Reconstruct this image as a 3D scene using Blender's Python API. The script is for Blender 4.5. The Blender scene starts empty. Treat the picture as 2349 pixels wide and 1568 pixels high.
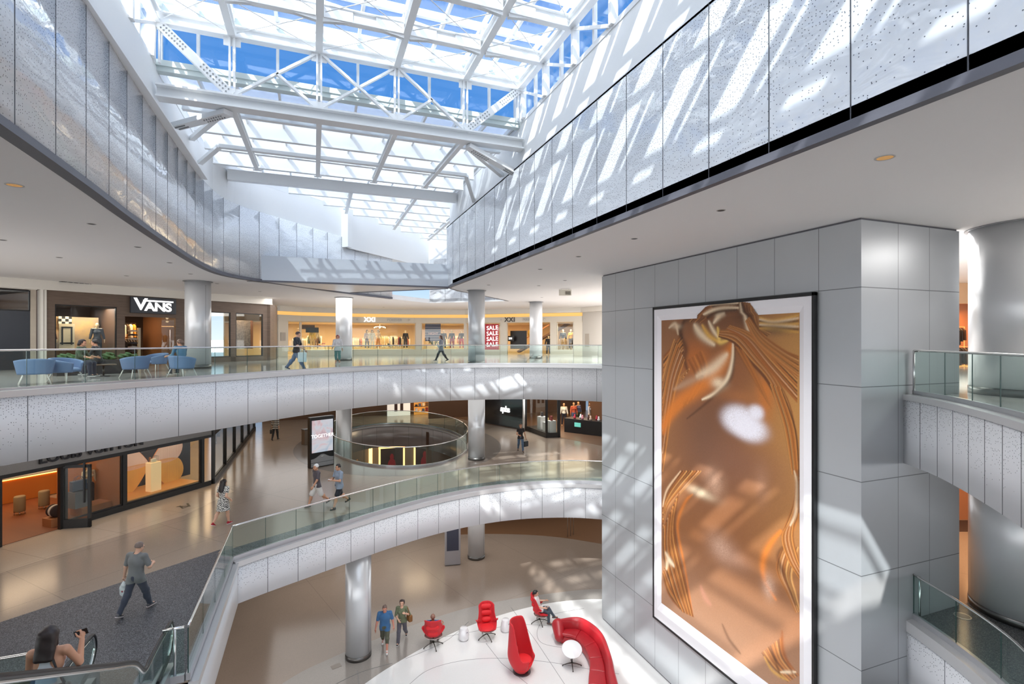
import bpy, bmesh, math, random
import numpy as np
from mathutils import Vector, Matrix
from mathutils.geometry import tessellate_polygon
random.seed(7); np.random.seed(7)
SC = bpy.context.scene
COL = SC.collection
PI = math.pi
# ---- the place: floor levels in metres; x runs across the atrium, y along it ----
F1, F2, F3, CEIL, EYE = 0.0, 5.3, 10.6, 14.69, 11.92
YAW = math.radians(21.0)
SY, CY = math.sin(YAW), math.cos(YAW)

def ray(px, py):
    cx = (px-1174.5)/1180.0; cz = (780.0-py)/1180.0
    return (SY+cx*CY, CY-cx*SY, cz)
def FL(px, py, z):            # where a sight line meets a level
    d = ray(px, py); t = (z-EYE)/d[2]; return (d[0]*t, d[1]*t)
def WX(px, py, x):            # ... meets the plane x
    d = ray(px, py); t = x/d[0]; return (x, d[1]*t, EYE+d[2]*t)
def WY(px, py, y):
    d = ray(px, py); t = y/d[1]; return (d[0]*t, y, EYE+d[2]*t)
def WL(px, py, p, q):         # ... meets the vertical plane through plan points p, q
    d = ray(px, py); nx, ny = q[1]-p[1], p[0]-q[0]
    t = (p[0]*nx+p[1]*ny)/(d[0]*nx+d[1]*ny)
    return (d[0]*t, d[1]*t, EYE+d[2]*t)

# ------------------------------------------------------------------ meshes
class MB:
    def __init__(s, org=(0,0,0)):
        s.v=[]; s.f=[]; s.uv=[]; s.mi=[]; s.sm=[]; s.org=org; s.cur=0; s.smooth=False
    def vert(s, p): s.v.append((p[0]-s.org[0], p[1]-s.org[1], p[2]-s.org[2])); return len(s.v)-1
    def face(s, idx, uv=None): s.f.append(tuple(idx)); s.uv.append(uv); s.mi.append(s.cur); s.sm.append(s.smooth)
    def poly(s, pts, uv=None): s.face([s.vert(p) for p in pts], uv)
    def box(s, c, d, rz=0.0, ax=None):
        hx,hy,hz=d[0]/2,d[1]/2,d[2]/2
        co,si=math.cos(rz),math.sin(rz); b=len(s.v)
        for sx,sy,sz in ((-1,-1,-1),(1,-1,-1),(1,1,-1),(-1,1,-1),(-1,-1,1),(1,-1,1),(1,1,1),(-1,1,1)):
            x,y,z=sx*hx,sy*hy,sz*hz
            s.vert((c[0]+x*co-y*si,c[1]+x*si+y*co,c[2]+z))
        for q in ((3,2,1,0),(4,5,6,7),(0,1,5,4),(1,2,6,5),(2,3,7,6),(3,0,4,7)): s.face([b+i for i in q])
    def b2(s, p, q): # box by two corners
        s.box([(p[i]+q[i])/2 for i in range(3)], [abs(q[i]-p[i]) for i in range(3)])
    def beam(s, p, q, w, h, up=(0,0,1)):   # rectangular bar from p to q, w sideways, h upward
        p=Vector(p); q=Vector(q); d=(q-p)
        if d.length<1e-6: return
        d.normalize(); u=Vector(up)
        if abs(d.dot(u))>0.98: u=Vector((0,1,0))
        r=d.cross(u).normalized(); u=r.cross(d).normalized(); b=len(s.v)
        for e in (p,q):
            for a,c in ((-1,-1),(1,-1),(1,1),(-1,1)): s.vert(e+r*(a*w/2)+u*(c*h/2))
        for k in range(4): s.face((b+k,b+(k+1)%4,b+4+(k+1)%4,b+4+k))
        s.face((b+3,b+2,b+1,b)); s.face((b+4,b+5,b+6,b+7))
    def ibeam(s, p, q, w, h, t=0.03, up=(0,0,1)):   # I section
        p=Vector(p); q=Vector(q); u=Vector(up); d=(q-p).normalized()
        r=d.cross(u).normalized(); u=r.cross(d).normalized()
        s.beam(p+u*(h/2-t/2),q+u*(h/2-t/2),w,t,up); s.beam(p-u*(h/2-t/2),q-u*(h/2-t/2),w,t,up)
        s.beam(p,q,t,h-2*t,up)
    def tube(s, pts, r, n=10, cap=True, closed=False):
        pts=[Vector(p) for p in pts]; m=len(pts); rs=r if isinstance(r,(list,tuple)) else [r]*m
        b=len(s.v); prev=None; o=s.smooth; s.smooth=True
        for i,p in enumerate(pts):
            if closed: t=pts[(i+1)%m]-pts[i-1]
            else: t=pts[min(i+1,m-1)]-pts[max(i-1,0)]
            t.normalize()
            if prev is None:
                a=Vector((0,0,1)) if abs(t.z)<0.9 else Vector((1,0,0)); u=t.cross(a).normalized()
            else:
                u=(prev-t*prev.dot(t)).normalized()
            prev=u; w=t.cross(u)
            for k in range(n):
                g=2*PI*k/n; s.vert(p+(u*math.cos(g)+w*math.sin(g))*rs[i])
        for i in range(m if closed else m-1):
            j=(i+1)%m
            for k in range(n):
                s.face((b+i*n+k,b+i*n+(k+1)%n,b+j*n+(k+1)%n,b+j*n+k))
        s.smooth=o
        if cap and not closed:
            s.face([b+k for k in range(n)][::-1]); s.face([b+(m-1)*n+k for k in range(n)])
    def lathe(s, prof, c=(0,0,0), n=24, a0=0, a1=2*PI, sx=1, sy=1):
        full=abs(a1-a0-2*PI)<1e-6; b=len(s.v); m=n if full else n+1; o=s.smooth; s.smooth=True
        for r,z in prof:
            for k in range(m):
                g=a0+(a1-a0)*k/n; s.vert((c[0]+r*math.cos(g)*sx,c[1]+r*math.sin(g)*sy,c[2]+z))
        for i in range(len(prof)-1):
            for k in range(n):
                k2=(k+1)%m
                s.face((b+i*m+k,b+i*m+k2,b+(i+1)*m+k2,b+(i+1)*m+k))
        s.smooth=o
    def cyl(s, c, r, h, n=20):
        b=len(s.v)
        for z in (0,h):
            for k in range(n): s.vert((c[0]+r*math.cos(2*PI*k/n),c[1]+r*math.sin(2*PI*k/n),c[2]+z))
        o=s.smooth; s.smooth=True
        for k in range(n): s.face((b+k,b+(k+1)%n,b+n+(k+1)%n,b+n+k))
        s.smooth=o
        s.face([b+k for k in range(n)][::-1]); s.face([b+n+k for k in range(n)])
    def grid(s, fn, nu, nv, wrap_u=False, flip=False):   # fn(u,v)->point, u,v in 0..1
        b=len(s.v); o=s.smooth; s.smooth=True; mu=nu if wrap_u else nu+1
        for j in range(nv+1):
            for i in range(mu): s.vert(fn(i/nu,j/nv))
        for j in range(nv):
            for i in range(nu):
                i2=(i+1)%mu
                q=(b+j*mu+i,b+j*mu+i2,b+(j+1)*mu+i2,b+(j+1)*mu+i)
                s.face(q[::-1] if flip else q,[(i/nu,j/nv),((i+1)/nu,j/nv),((i+1)/nu,(j+1)/nv),(i/nu,(j+1)/nv)])
        s.smooth=o
    def ribbon(s, path, z0, z1, th, uvs=True):   # upright wall of thickness th along a plan path (front side first), uv in metres
        n=len(path); P=[Vector((p[0],p[1])) for p in path]; N=[]
        for i in range(n):
            t=P[min(i+1,n-1)]-P[max(i-1,0)]; t.normalize(); N.append(Vector((-t.y,t.x)))
        L=[0.0]
        for i in range(1,n): L.append(L[-1]+(P[i]-P[i-1]).length)
        b=len(s.v)
        za=z0 if isinstance(z0,(list,tuple)) else [z0]*n; zb=z1 if isinstance(z1,(list,tuple)) else [z1]*n
        for i in range(n):
            q=P[i]+N[i]*th
            s.vert((P[i].x,P[i].y,za[i])); s.vert((P[i].x,P[i].y,zb[i])); s.vert((q.x,q.y,zb[i])); s.vert((q.x,q.y,za[i]))
        for i in range(n-1):
            a=b+4*i; c=a+4; u0,u1=L[i],L[i+1]
            s.face((a,c,c+1,a+1),[(u0,za[i]),(u1,za[i+1]),(u1,zb[i+1]),(u0,zb[i])])
            s.face((a+1,c+1,c+2,a+2),[(u0,zb[i])]*4); s.face((a+2,c+2,c+3,a+3),[(u0,zb[i]),(u1,zb[i]),(u1,za[i]),(u0,za[i])]); s.face((a+3,c+3,c,a),[(u0,za[i])]*4)
        s.face((b,b+1,b+2,b+3)); e=b+4*(n-1); s.face((e+3,e+2,e+1,e))
        return L
    def slab(s, outer, holes, z, th):    # flat floor polygon with holes, top at z
        loops=[[Vector((p[0],p[1],0)) for p in outer]]+[[Vector((p[0],p[1],0)) for p in h] for h in holes]
        tri=tessellate_polygon(loops); flat=[p for l in loops for p in l]
        for zz,up in ((z,1),(z-th,0)):
            b=len(s.v)
            for p in flat: s.vert((p.x,p.y,zz))
            for t in tri:
                a,b_,c=[flat[i] for i in t]
                ccw=((b_-a).cross(c-a)).z>0
                tt=t if ccw==bool(up) else t[::-1]
                s.face([b+i for i in tt],[(flat[i].x,flat[i].y) for i in tt])
        for l in loops:
            n=len(l)
            for i in range(n):
                p,q=l[i],l[(i+1)%n]
                s.poly([(p.x,p.y,z-th),(q.x,q.y,z-th),(q.x,q.y,z),(p.x,p.y,z)])
    def prism(s, poly, z0, z1): s.slab(poly,[],z1,z1-z0)
    def mesh(s, name, mats, smooth=None, bevel=0, recalc=True):
        me=bpy.data.meshes.new(name); me.from_pydata(s.v,[],s.f)
        if any(u for u in s.uv):
            ul=me.uv_layers.new(name='UVMap'); k=0
            for f,u in zip(s.f,s.uv):
                for j in range(len(f)):
                    if u: ul.data[k].uv=u[j]
                    k+=1
        for m in (mats if isinstance(mats,(list,tuple)) else [mats]): me.materials.append(m)
        me.polygons.foreach_set('material_index',s.mi)
        if smooth is None: me.polygons.foreach_set('use_smooth',s.sm)
        else: me.polygons.foreach_set('use_smooth',[smooth]*len(s.f))
        me.update()
        if recalc:
            bm=bmesh.new(); bm.from_mesh(me); bmesh.ops.recalc_face_normals(bm,faces=bm.faces); bm.to_mesh(me); bm.free()
        return me
    def obj(s, name, mats, parent=None, smooth=None, bevel=0, bseg=2):
        o=bpy.data.objects.new(name,s.mesh(name,mats,smooth)); COL.objects.link(o)
        if parent is not None: o.parent=parent
        if parent is None: o.location=s.org
        if bevel:
            m=o.modifiers.new('edge','BEVEL'); m.width=bevel; m.segments=bseg; m.limit_method='ANGLE'; m.angle_limit=0.6
        return o
def put(o, me_or): pass
def thing(name, label, cat, loc=(0,0,0), rz=0.0, group=None):
    o=bpy.data.objects.new(name,None); COL.objects.link(o); o.location=loc; o.rotation_euler=(0,0,rz)
    o.empty_display_size=0.1; o['label']=label; o['category']=cat; o['kind']='thing'
    if group: o['group']=group
    return o
def tag(o, label, cat, group=None, kind='thing'):
    o['label']=label; o['category']=cat; o['kind']=kind
    if group: o['group']=group
    return o
def struct(o, label=None, cat=None):
    o['kind']='structure'
    if label: o['label']=label
    if cat: o['category']=cat
    return o
def dup(root, loc, rz=None, label=None, group=None, scale=None):
    r=root.copy(); COL.objects.link(r); r.location=loc
    if rz is not None: r.rotation_euler=(0,0,rz)
    if scale: r.scale=(scale,)*3 if not isinstance(scale,tuple) else scale
    if label: r['label']=label
    if group: r['group']=group
    for ch in list(root.children):
        c=ch.copy(); COL.objects.link(c); c.parent=r
        for g in list(ch.children):
            d=g.copy(); COL.objects.link(d); d.parent=c
    return r
ORD=['first','second','third','fourth','fifth','sixth','seventh','eighth','ninth','tenth','eleventh','twelfth','thirteenth','fourteenth','fifteenth','sixteenth','seventeenth','eighteenth','nineteenth','twentieth']
def smooth_path(pts, n=8):    # Catmull-Rom through plan points
    P=[Vector(p) for p in pts]; out=[]
    for i in range(len(P)-1):
        p0=P[max(i-1,0)];p1=P[i];p2=P[i+1];p3=P[min(i+2,len(P)-1)]
        for k in range(n):
            t=k/n
            out.append(0.5*((2*p1)+(p2-p0)*t+(2*p0-5*p1+4*p2-p3)*t*t+(3*p1-p0-3*p2+p3)*t**3))
    out.append(P[-1]); return [tuple(p) for p in out]
def resample(path, step):
    P=[Vector(p) for p in path]; L=[0]
    for i in range(1,len(P)): L.append(L[-1]+(P[i]-P[i-1]).length)
    n=max(1,round(L[-1]/step)); out=[]; j=0
    for k in range(n+1):
        d=L[-1]*k/n
        while j<len(L)-2 and L[j+1]<d: j+=1
        t=(d-L[j])/max(1e-9,L[j+1]-L[j]); out.append(tuple(P[j].lerp(P[j+1],t)))
    return out
def offset(path, d):
    P=[Vector((p[0],p[1])) for p in path]; n=len(P); o=[]
    for i in range(n):
        t=P[min(i+1,n-1)]-P[max(i-1,0)]; t.normalize(); o.append((P[i].x-t.y*d,P[i].y+t.x*d))
    return o
# ------------------------------------------------------------------ materials
def lin(r,g,b): 
    f=lambda c:(c/255/12.92) if c/255<=0.04045 else ((c/255+0.055)/1.055)**2.4
    return (f(r),f(g),f(b),1)
class NT:
    def __init__(s,name):
        s.m=bpy.data.materials.new(name); s.m.use_nodes=True; s.t=s.m.node_tree; s.t.nodes.clear()
        s.out=s.n('ShaderNodeOutputMaterial')
    def n(s,t,**k):
        x=s.t.nodes.new(t)
        for a,b in k.items():
            if a in ('operation','blend_type','data_type','feature','distance','wave_type','bands_direction','noise_dimensions','voronoi_dimensions','layer_name','attribute_name','rings_direction','interpolation_type','wave_profile','clamp'): setattr(x,a,b)
            else:
                key=int(a[1:]) if a[0]=='i' and a[1:].isdigit() else a.replace('_',' ')
                s.set(x.inputs[key],b)
        return x
    def set(s,inp,v):
        if hasattr(v,'links') or isinstance(v,bpy.types.NodeSocket): s.t.links.new(v,inp)
        else: inp.default_value=v
    def mth(s,op,a,b=0.0,c=0.0): return s.n('ShaderNodeMath',operation=op,i0=a,i1=b,i2=c).outputs[0]
    def mix(s,f,a,b): 
        x=s.n('ShaderNodeMix',data_type='RGBA'); s.set(x.inputs[0],f); s.set(x.inputs[6],a); s.set(x.inputs[7],b); return x.outputs[2]
    def ramp(s,f,stops):
        r=s.n('ShaderNodeValToRGB'); s.set(r.inputs[0],f); e=r.color_ramp.elements
        while len(e)<len(stops): e.new(0.5)
        for x,(p,c) in zip(e,stops): x.position=p; x.color=c
        return r.outputs[0]
    def sep(s,v): x=s.n('ShaderNodeSeparateXYZ'); s.set(x.inputs[0],v); return x.outputs
    def comb(s,x,y,z=0.0): 
        c=s.n('ShaderNodeCombineXYZ'); s.set(c.inputs[0],x); s.set(c.inputs[1],y); s.set(c.inputs[2],z); return c.outputs[0]
    def tc(s,k='Object'): return s.n('ShaderNodeTexCoord').outputs[k]
    def pos(s): return s.n('ShaderNodeNewGeometry').outputs['Position']
    def bsdf(s,**k):
        b=s.n('ShaderNodeBsdfPrincipled')
        for a,v in k.items(): s.set(b.inputs[a.replace('_',' ')],v)
        return b
    def done(s,sh): s.t.links.new(sh.outputs[0] if hasattr(sh,'outputs') else sh,s.out.inputs[0]); return s.m
    def bump(s,h,strength=0.2,dist=0.02): 
        b=s.n('ShaderNodeBump'); b.inputs['Strength'].default_value=strength; b.inputs['Distance'].default_value=dist; s.set(b.inputs['Height'],h); return b.outputs[0]
MATS={}
def plain(name,c,rough=0.5,metal=0.0,noise=0.0,nscale=6.0,spec=0.5,coat=0.0,emit=0.0,bump=0.0,bscale=40.0,sheen=0.0):
    if name in MATS: return MATS[name]
    t=NT(name); col=c if len(c)==4 else lin(*c)
    cc=col
    if noise:
        nz=t.n('ShaderNodeTexNoise',Vector=t.tc(),Scale=nscale,Detail=4.0).outputs[0]
        lo=tuple(max(0,x*(1-noise)) for x in col[:3])+(1,); hi=tuple(min(1,x*(1+noise)) for x in col[:3])+(1,)
        cc=t.mix(nz,lo,hi)
    b=t.bsdf(Base_Color=cc,Roughness=rough,Metallic=metal,Specular_IOR_Level=spec,Coat_Weight=coat,Sheen_Weight=sheen)
    if emit: t.set(b.inputs['Emission Color'],col); b.inputs['Emission Strength'].default_value=emit
    if bump:
        nz=t.n('ShaderNodeTexNoise',Vector=t.tc(),Scale=bscale,Detail=3.0).outputs[0]
        t.set(b.inputs['Normal'],t.bump(nz,bump,0.01))
    MATS[name]=t.done(b); return MATS[name]
def glass_mat(name,tint=(0.9,0.97,0.95,1),ior=1.5,rough=0.0,haze=0.0,hazecol=(0.9,0.95,1,1),wave=0.0):
    if name in MATS: return MATS[name]
    t=NT(name); tr=t.n('ShaderNodeBsdfTransparent'); tr.inputs[0].default_value=tint
    gl=t.n('ShaderNodeBsdfGlossy'); gl.inputs['Roughness'].default_value=rough
    ge=t.n('ShaderNodeNewGeometry'); dp=t.n('ShaderNodeVectorMath',operation='DOT_PRODUCT',i0=ge.outputs['Normal'],i1=ge.outputs['Incoming'])
    k=t.mth('SUBTRACT',1.0,t.mth('MINIMUM',t.mth('ABSOLUTE',dp.outputs['Value']),1.0)); r0=((ior-1)/(ior+1))**2
    frs=t.mth('ADD',r0,t.mth('MULTIPLY',t.mth('POWER',k,5.0),1.0-r0))
    if wave:
        nz=t.n('ShaderNodeTexNoise',Vector=t.tc(),Scale=1.3,Detail=1.0).outputs[0]
        bp=t.bump(nz,wave,0.05); t.set(gl.inputs['Normal'],bp)
    base=tr
    if haze:
        tl=t.n('ShaderNodeBsdfTranslucent'); tl.inputs[0].default_value=hazecol
        df=t.n('ShaderNodeBsdfDiffuse'); df.inputs[0].default_value=hazecol
        a=t.n('ShaderNodeMixShader'); a.inputs[0].default_value=0.5; t.t.links.new(tl.outputs[0],a.inputs[1]); t.t.links.new(df.outputs[0],a.inputs[2])
        h=t.n('ShaderNodeMixShader'); h.inputs[0].default_value=haze; t.t.links.new(tr.outputs[0],h.inputs[1]); t.t.links.new(a.outputs[0],h.inputs[2]); base=h
    m=t.n('ShaderNodeMixShader'); t.t.links.new(frs,m.inputs[0]); t.t.links.new(base.outputs[0],m.inputs[1]); t.t.links.new(gl.outputs[0],m.inputs[2])
    MATS[name]=t.done(m); return MATS[name]
def perf_mat(name,col,mode,cell,rough=0.22,wav=0.25,size=0.3,lines=None,spec=0.6):
    # painted metal panels with a random perforation; UV is in metres (u along, v = height); mode gives the density
    t=NT(name); uv=t.tc('UV'); s=t.sep(uv); u,v=s[0],s[1]
    vo=t.n('ShaderNodeTexVoronoi',voronoi_dimensions='2D',Vector=uv,Scale=1.0/cell); vo.inputs['Randomness'].default_value=0.85
    cs=t.n('ShaderNodeSeparateColor'); t.set(cs.inputs[0],vo.outputs['Color'])
    big=t.n('ShaderNodeTexNoise',noise_dimensions='2D',Vector=uv,Scale=0.9,Detail=5.0,Roughness=0.65).outputs[0]
    dens=mode(t,u,v,big)
    on=t.mth('LESS_THAN',cs.outputs[0],dens)
    dot=t.mth('LESS_THAN',vo.outputs['Distance'],size)
    m=t.mth('MULTIPLY',on,dot)
    c=t.mix(m,col,(0.11,0.12,0.14,1))
    wv=t.n('ShaderNodeTexNoise',noise_dimensions='2D',Vector=t.comb(t.mth('MULTIPLY',u,0.55),t.mth('MULTIPLY',v,1.6)),Scale=1.4,Detail=3.0,Distortion=0.6).outputs[0]
    b=t.bsdf(Base_Color=c,Roughness=rough,Specular_IOR_Level=spec)
    t.set(b.inputs['Normal'],t.bump(wv,wav,0.03))
    return t.done(b)
def area(name,loc,size,power,col=(1,0.93,0.84),rot=(0,0,0),spread=None):
    l=bpy.data.lights.new(name,'AREA'); l.shape='RECTANGLE'; l.size=size[0]; l.size_y=size[1]; l.energy=power; l.color=col
    if spread: l.spread=spread
    o=bpy.data.objects.new(name,l); COL.objects.link(o); o.location=loc; o.rotation_euler=rot; return o
# ================================================================== soft bodies: blended round limbs turned into one surface
def nets(f,org,h):
    s=f<0; nx,ny,nz=f.shape
    c=np.zeros((nx-1,ny-1,nz-1),np.uint8)
    for dx in (0,1):
        for dy in (0,1):
            for dz in (0,1): c+=s[dx:nx-1+dx,dy:ny-1+dy,dz:nz-1+dz]
    act=(c>0)&(c<8); ix=np.argwhere(act)
    if len(ix)==0: return np.zeros((0,3)),np.zeros((0,4),int)
    idm=-np.ones(act.shape,np.int64); idm[act]=np.arange(len(ix))
    acc=np.zeros((len(ix),3)); cnt=np.zeros(len(ix))
    g=lambda o:f[ix[:,0]+o[0],ix[:,1]+o[1],ix[:,2]+o[2]]
    for ax in range(3):
        o1=[(0,0),(0,1),(1,0),(1,1)]
        for a,b in o1:
            p=[0,0,0]; q=[0,0,0]; k=[i for i in range(3) if i!=ax]
            p[k[0]]=q[k[0]]=a; p[k[1]]=q[k[1]]=b; q[ax]=1
            fa,fb=g(p),g(q); m=(fa<0)!=(fb<0); t=np.where(m,fa/np.where(m,fa-fb,1),0)
            pos=np.array(p,float)[None].repeat(len(ix),0); pos[:,ax]+=t
            acc+=pos*m[:,None]; cnt+=m
    V=(ix+acc/cnt[:,None])*h+np.array(org)
    F=[]
    for ax in range(3):
        k=[i for i in range(3) if i!=ax]
        sl0=[slice(None)]*3; sl1=[slice(None)]*3; sl0[ax]=slice(0,-1); sl1[ax]=slice(1,None)
        A,B=s[tuple(sl0)],s[tuple(sl1)]; e=np.argwhere(A!=B)
        ok=np.ones(len(e),bool)
        for j in k: ok&=(e[:,j]>0)&(e[:,j]<f.shape[j]-1)
        e=e[ok]; q=[]
        for a,b in ((1,1),(0,1),(0,0),(1,0)):
            w=e.copy(); w[:,k[0]]-=a; w[:,k[1]]-=b; q.append(idm[w[:,0],w[:,1],w[:,2]])
        Q=np.stack(q,1); fl=A[e[:,0],e[:,1],e[:,2]]
        if ax==1: fl=~fl
        Q[~fl]=Q[~fl][:,::-1]; F.append(Q)
    return V,np.concatenate(F)
def cap(a,b,ra,rb=None,k=0.03): return ('c',np.array(a,float),np.array(b,float),ra,ra if rb is None else rb,k)
def ell(c,r,R=None,k=0.03): return ('e',np.array(c,float),np.array(r,float),np.eye(3) if R is None else np.array(R),0,k)
def surf(prims,h=0.009,grow=0.0,cut=None,wr=0.0,wf=28.0,seed=0):
    lo=np.full(3,9e9); hi=np.full(3,-9e9)
    for p in prims:
        if p[0]=='c': r=max(p[3],p[4])+grow; L=np.minimum(p[1],p[2])-r; Hh=np.maximum(p[1],p[2])+r
        else: r=max(p[2])+grow; L=p[1]-r; Hh=p[1]+r
        lo=np.minimum(lo,L); hi=np.maximum(hi,Hh)
    lo-=3*h+0.01; hi+=3*h+0.01
    n=np.ceil((hi-lo)/h).astype(int)+1
    f=np.full(n,0.5,np.float32); ax=[lo[i]+h*np.arange(n[i]) for i in range(3)]
    for p in prims:
        k=p[5]; pad=grow+k+3*h+0.02
        if p[0]=='c': r=max(p[3],p[4])+pad; L=np.minimum(p[1],p[2])-r; Hh=np.maximum(p[1],p[2])+r
        else: r=max(p[2])+pad; L=p[1]-r; Hh=p[1]+r
        sl=tuple(slice(max(0,int((L[i]-lo[i])/h)),min(n[i],int((Hh[i]-lo[i])/h)+2)) for i in range(3))
        X,Y,Z=np.meshgrid(ax[0][sl[0]],ax[1][sl[1]],ax[2][sl[2]],indexing='ij',sparse=True)
        if p[0]=='c':
            a,b=p[1],p[2]; d=b-a; L2=max(1e-9,float(d@d))
            t=np.clip(((X-a[0])*d[0]+(Y-a[1])*d[1]+(Z-a[2])*d[2])/L2,0,1)
            dd=np.sqrt((X-a[0]-t*d[0])**2+(Y-a[1]-t*d[1])**2+(Z-a[2]-t*d[2])**2)-(p[3]+(p[4]-p[3])*t)
        else:
            c,r,R=p[1],p[2],p[3]; x,y,z=X-c[0],Y-c[1],Z-c[2]
            u=(R[0,0]*x+R[1,0]*y+R[2,0]*z)/r[0]; v=(R[0,1]*x+R[1,1]*y+R[2,1]*z)/r[1]; w=(R[0,2]*x+R[1,2]*y+R[2,2]*z)/r[2]
            k0=np.sqrt(u*u+v*v+w*w); k1=np.sqrt((u/r[0])**2+(v/r[1])**2+(w/r[2])**2)+1e-9; dd=k0*(k0-1)/k1
        F=f[sl]; hh=np.maximum(k-np.abs(F-dd),0)/k if k>0 else 0
        f[sl]=np.minimum(F,dd)-(hh*hh*k*0.25 if k>0 else 0)
    f-=grow
    X,Y,Z=np.meshgrid(ax[0],ax[1],ax[2],indexing='ij',sparse=True)
    if wr: f+=wr*(np.sin(wf*(X*0.8+Y*0.6)+7*Z+seed)+np.sin(wf*0.7*(Z*1.2+X*0.5)-9*Y+seed*2))
    if cut is not None: f=np.maximum(f,cut(X,Y,Z))
    return nets(f,lo,h)
def smesh(name,VF,mat):
    me=bpy.data.meshes.new(name); me.from_pydata(VF[0].tolist(),[],VF[1].tolist()); me.materials.append(mat)
    me.polygons.foreach_set('use_smooth',[True]*len(me.polygons)); me.update(); return me
def sobj(name,VF,mat,parent=None):
    o=bpy.data.objects.new(name,smesh(name,VF,mat)); COL.objects.link(o)
    if parent is not None: o.parent=parent
    return o
def rotx(a): c,s=math.cos(a),math.sin(a); return np.array([[1,0,0],[0,c,-s],[0,s,c]])
def roty(a): c,s=math.cos(a),math.sin(a); return np.array([[c,0,s],[0,1,0],[-s,0,c]])
def rotz(a): c,s=math.cos(a),math.sin(a); return np.array([[c,-s,0],[s,c,0],[0,0,1]])
D=math.radians
def skeleton(H,P,female=False):
    """joints of a figure facing +y; P holds pose angles in degrees"""
    J={}; g=lambda k,d=0:P.get(k,d)
    lean=rotx(-D(g('lean',2))); tw=rotz(D(g('twist',0)))
    pel=np.array([0,0,0.0]); J['pel']=pel; J['M']=tw@lean
    sw=(0.105 if female else 0.122)*H; hw=0.052*H
    up=lambda v:pel+J['M']@np.array(v)
    J['waist']=up((0,0,0.09*H)); J['chest']=up((0,0,0.205*H)); J['neck']=up((0,-0.006*H,0.315*H))
    hd=J['M']@rotz(D(g('head_turn')))@rotx(-D(g('head_nod',4))); J['HM']=hd
    J['skull']=J['neck']+hd@np.array((0,0.012*H,0.085*H))
    for sd,s in (('r',1),('l',-1)):
        J['sh_'+sd]=up((s*sw,0,0.288*H))
        a,b=D(g('arm_'+sd,5)),D(g('out_'+sd,9))
        R=J['M']@rotx(a)@roty(-s*b); u=R@np.array((0,0,-1.0)); J['el_'+sd]=J['sh_'+sd]+u*0.168*H
        R2=R@rotz(D(s*g('turn_'+sd,0)))@rotx(D(g('elbow_'+sd,14))); w=R2@np.array((0,0,-1.0)); J['wr_'+sd]=J['el_'+sd]+w*0.142*H; J['HR_'+sd]=R2
        J['hip_'+sd]=pel+tw@np.array((s*hw,0,-0.01*H))
        Rl=tw@rotx(D(g('hip_'+sd,0)))@roty(-s*D(g('splay_'+sd,2))); J['kn_'+sd]=J['hip_'+sd]+Rl@np.array((0,0,-0.235*H))
        Rs=Rl@rotx(-D(g('knee_'+sd,3))); J['an_'+sd]=J['kn_'+sd]+Rs@np.array((0,0,-0.228*H)); J['FR_'+sd]=tw@rotx(D(g('foot_'+sd,0)))@rotz(-s*D(7))
    lowest=min((J['an_'+sd]+J['FR_'+sd]@np.array((0,e*H,-0.042*H)))[2] for sd in 'rl' for e in (-0.03,0.1))
    dz=-lowest if 'seat' not in P else P['seat']
    for k,v in J.items():
        if k not in ('M','HM') and not k.startswith(('HR','FR')): J[k]=v+np.array((0,0,dz))
    return J
def torso(J,H,fat=1.0,female=False):
    M=J['M']; t=[ell(J['pel']+np.array((0,0,0.01*H)),(0.088*H*fat,0.066*H*fat,0.075*H),M,0.04),
       ell(J['waist'],((0.072 if female else 0.082)*H*fat,0.058*H*fat,0.10*H),M,0.05), ell(J['chest'],((0.088 if female else 0.102)*H*fat,0.064*H*fat,0.105*H),M,0.05),
       cap(J['sh_r']*0.94+J['sh_l']*0.06,J['sh_l']*0.94+J['sh_r']*0.06,0.031*H,None,0.04),cap(J['chest']+M@np.array((0,0,0.03*H)),J['neck'],0.05*H,0.03*H,0.05)]
    if female: t+=[ell(J['chest']+M@np.array((s*0.042*H,0.052*H,-0.005*H)),(0.034*H,0.03*H,0.034*H),M,0.025) for s in (-1,1)]
    return t
def limbs(J,H,fat=1.0,arms=True,legs=True,sleeve=1.0,fore=1.0,shin=1.0):
    t=[]; a=0.5+0.5*fat
    for sd in 'rl':
        if arms:
            e=J['sh_'+sd]+(J['el_'+sd]-J['sh_'+sd])*sleeve; t.append(cap(J['sh_'+sd],e,0.0275*H*a,0.0235*H*a,0.025))
            if fore>0: t.append(cap(J['el_'+sd],J['el_'+sd]+(J['wr_'+sd]-J['el_'+sd])*fore,0.0245*H*a,0.0165*H,0.02))
        if legs:
            t.append(cap(J['hip_'+sd],J['kn_'+sd],0.052*H*a,0.034*H,0.03))
            if shin>0:
                t.append(cap(J['kn_'+sd],J['kn_'+sd]+(J['an_'+sd]-J['kn_'+sd])*shin,0.034*H,0.034*H+(0.021-0.034)*H*shin,0.02))
                if shin>0.6: t.append(ell(J['kn_'+sd]*0.68+J['an_'+sd]*0.32+np.array((0,-0.008*H,0)),(0.03*H,0.032*H,0.06*H),None,0.03))
    return t
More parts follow.
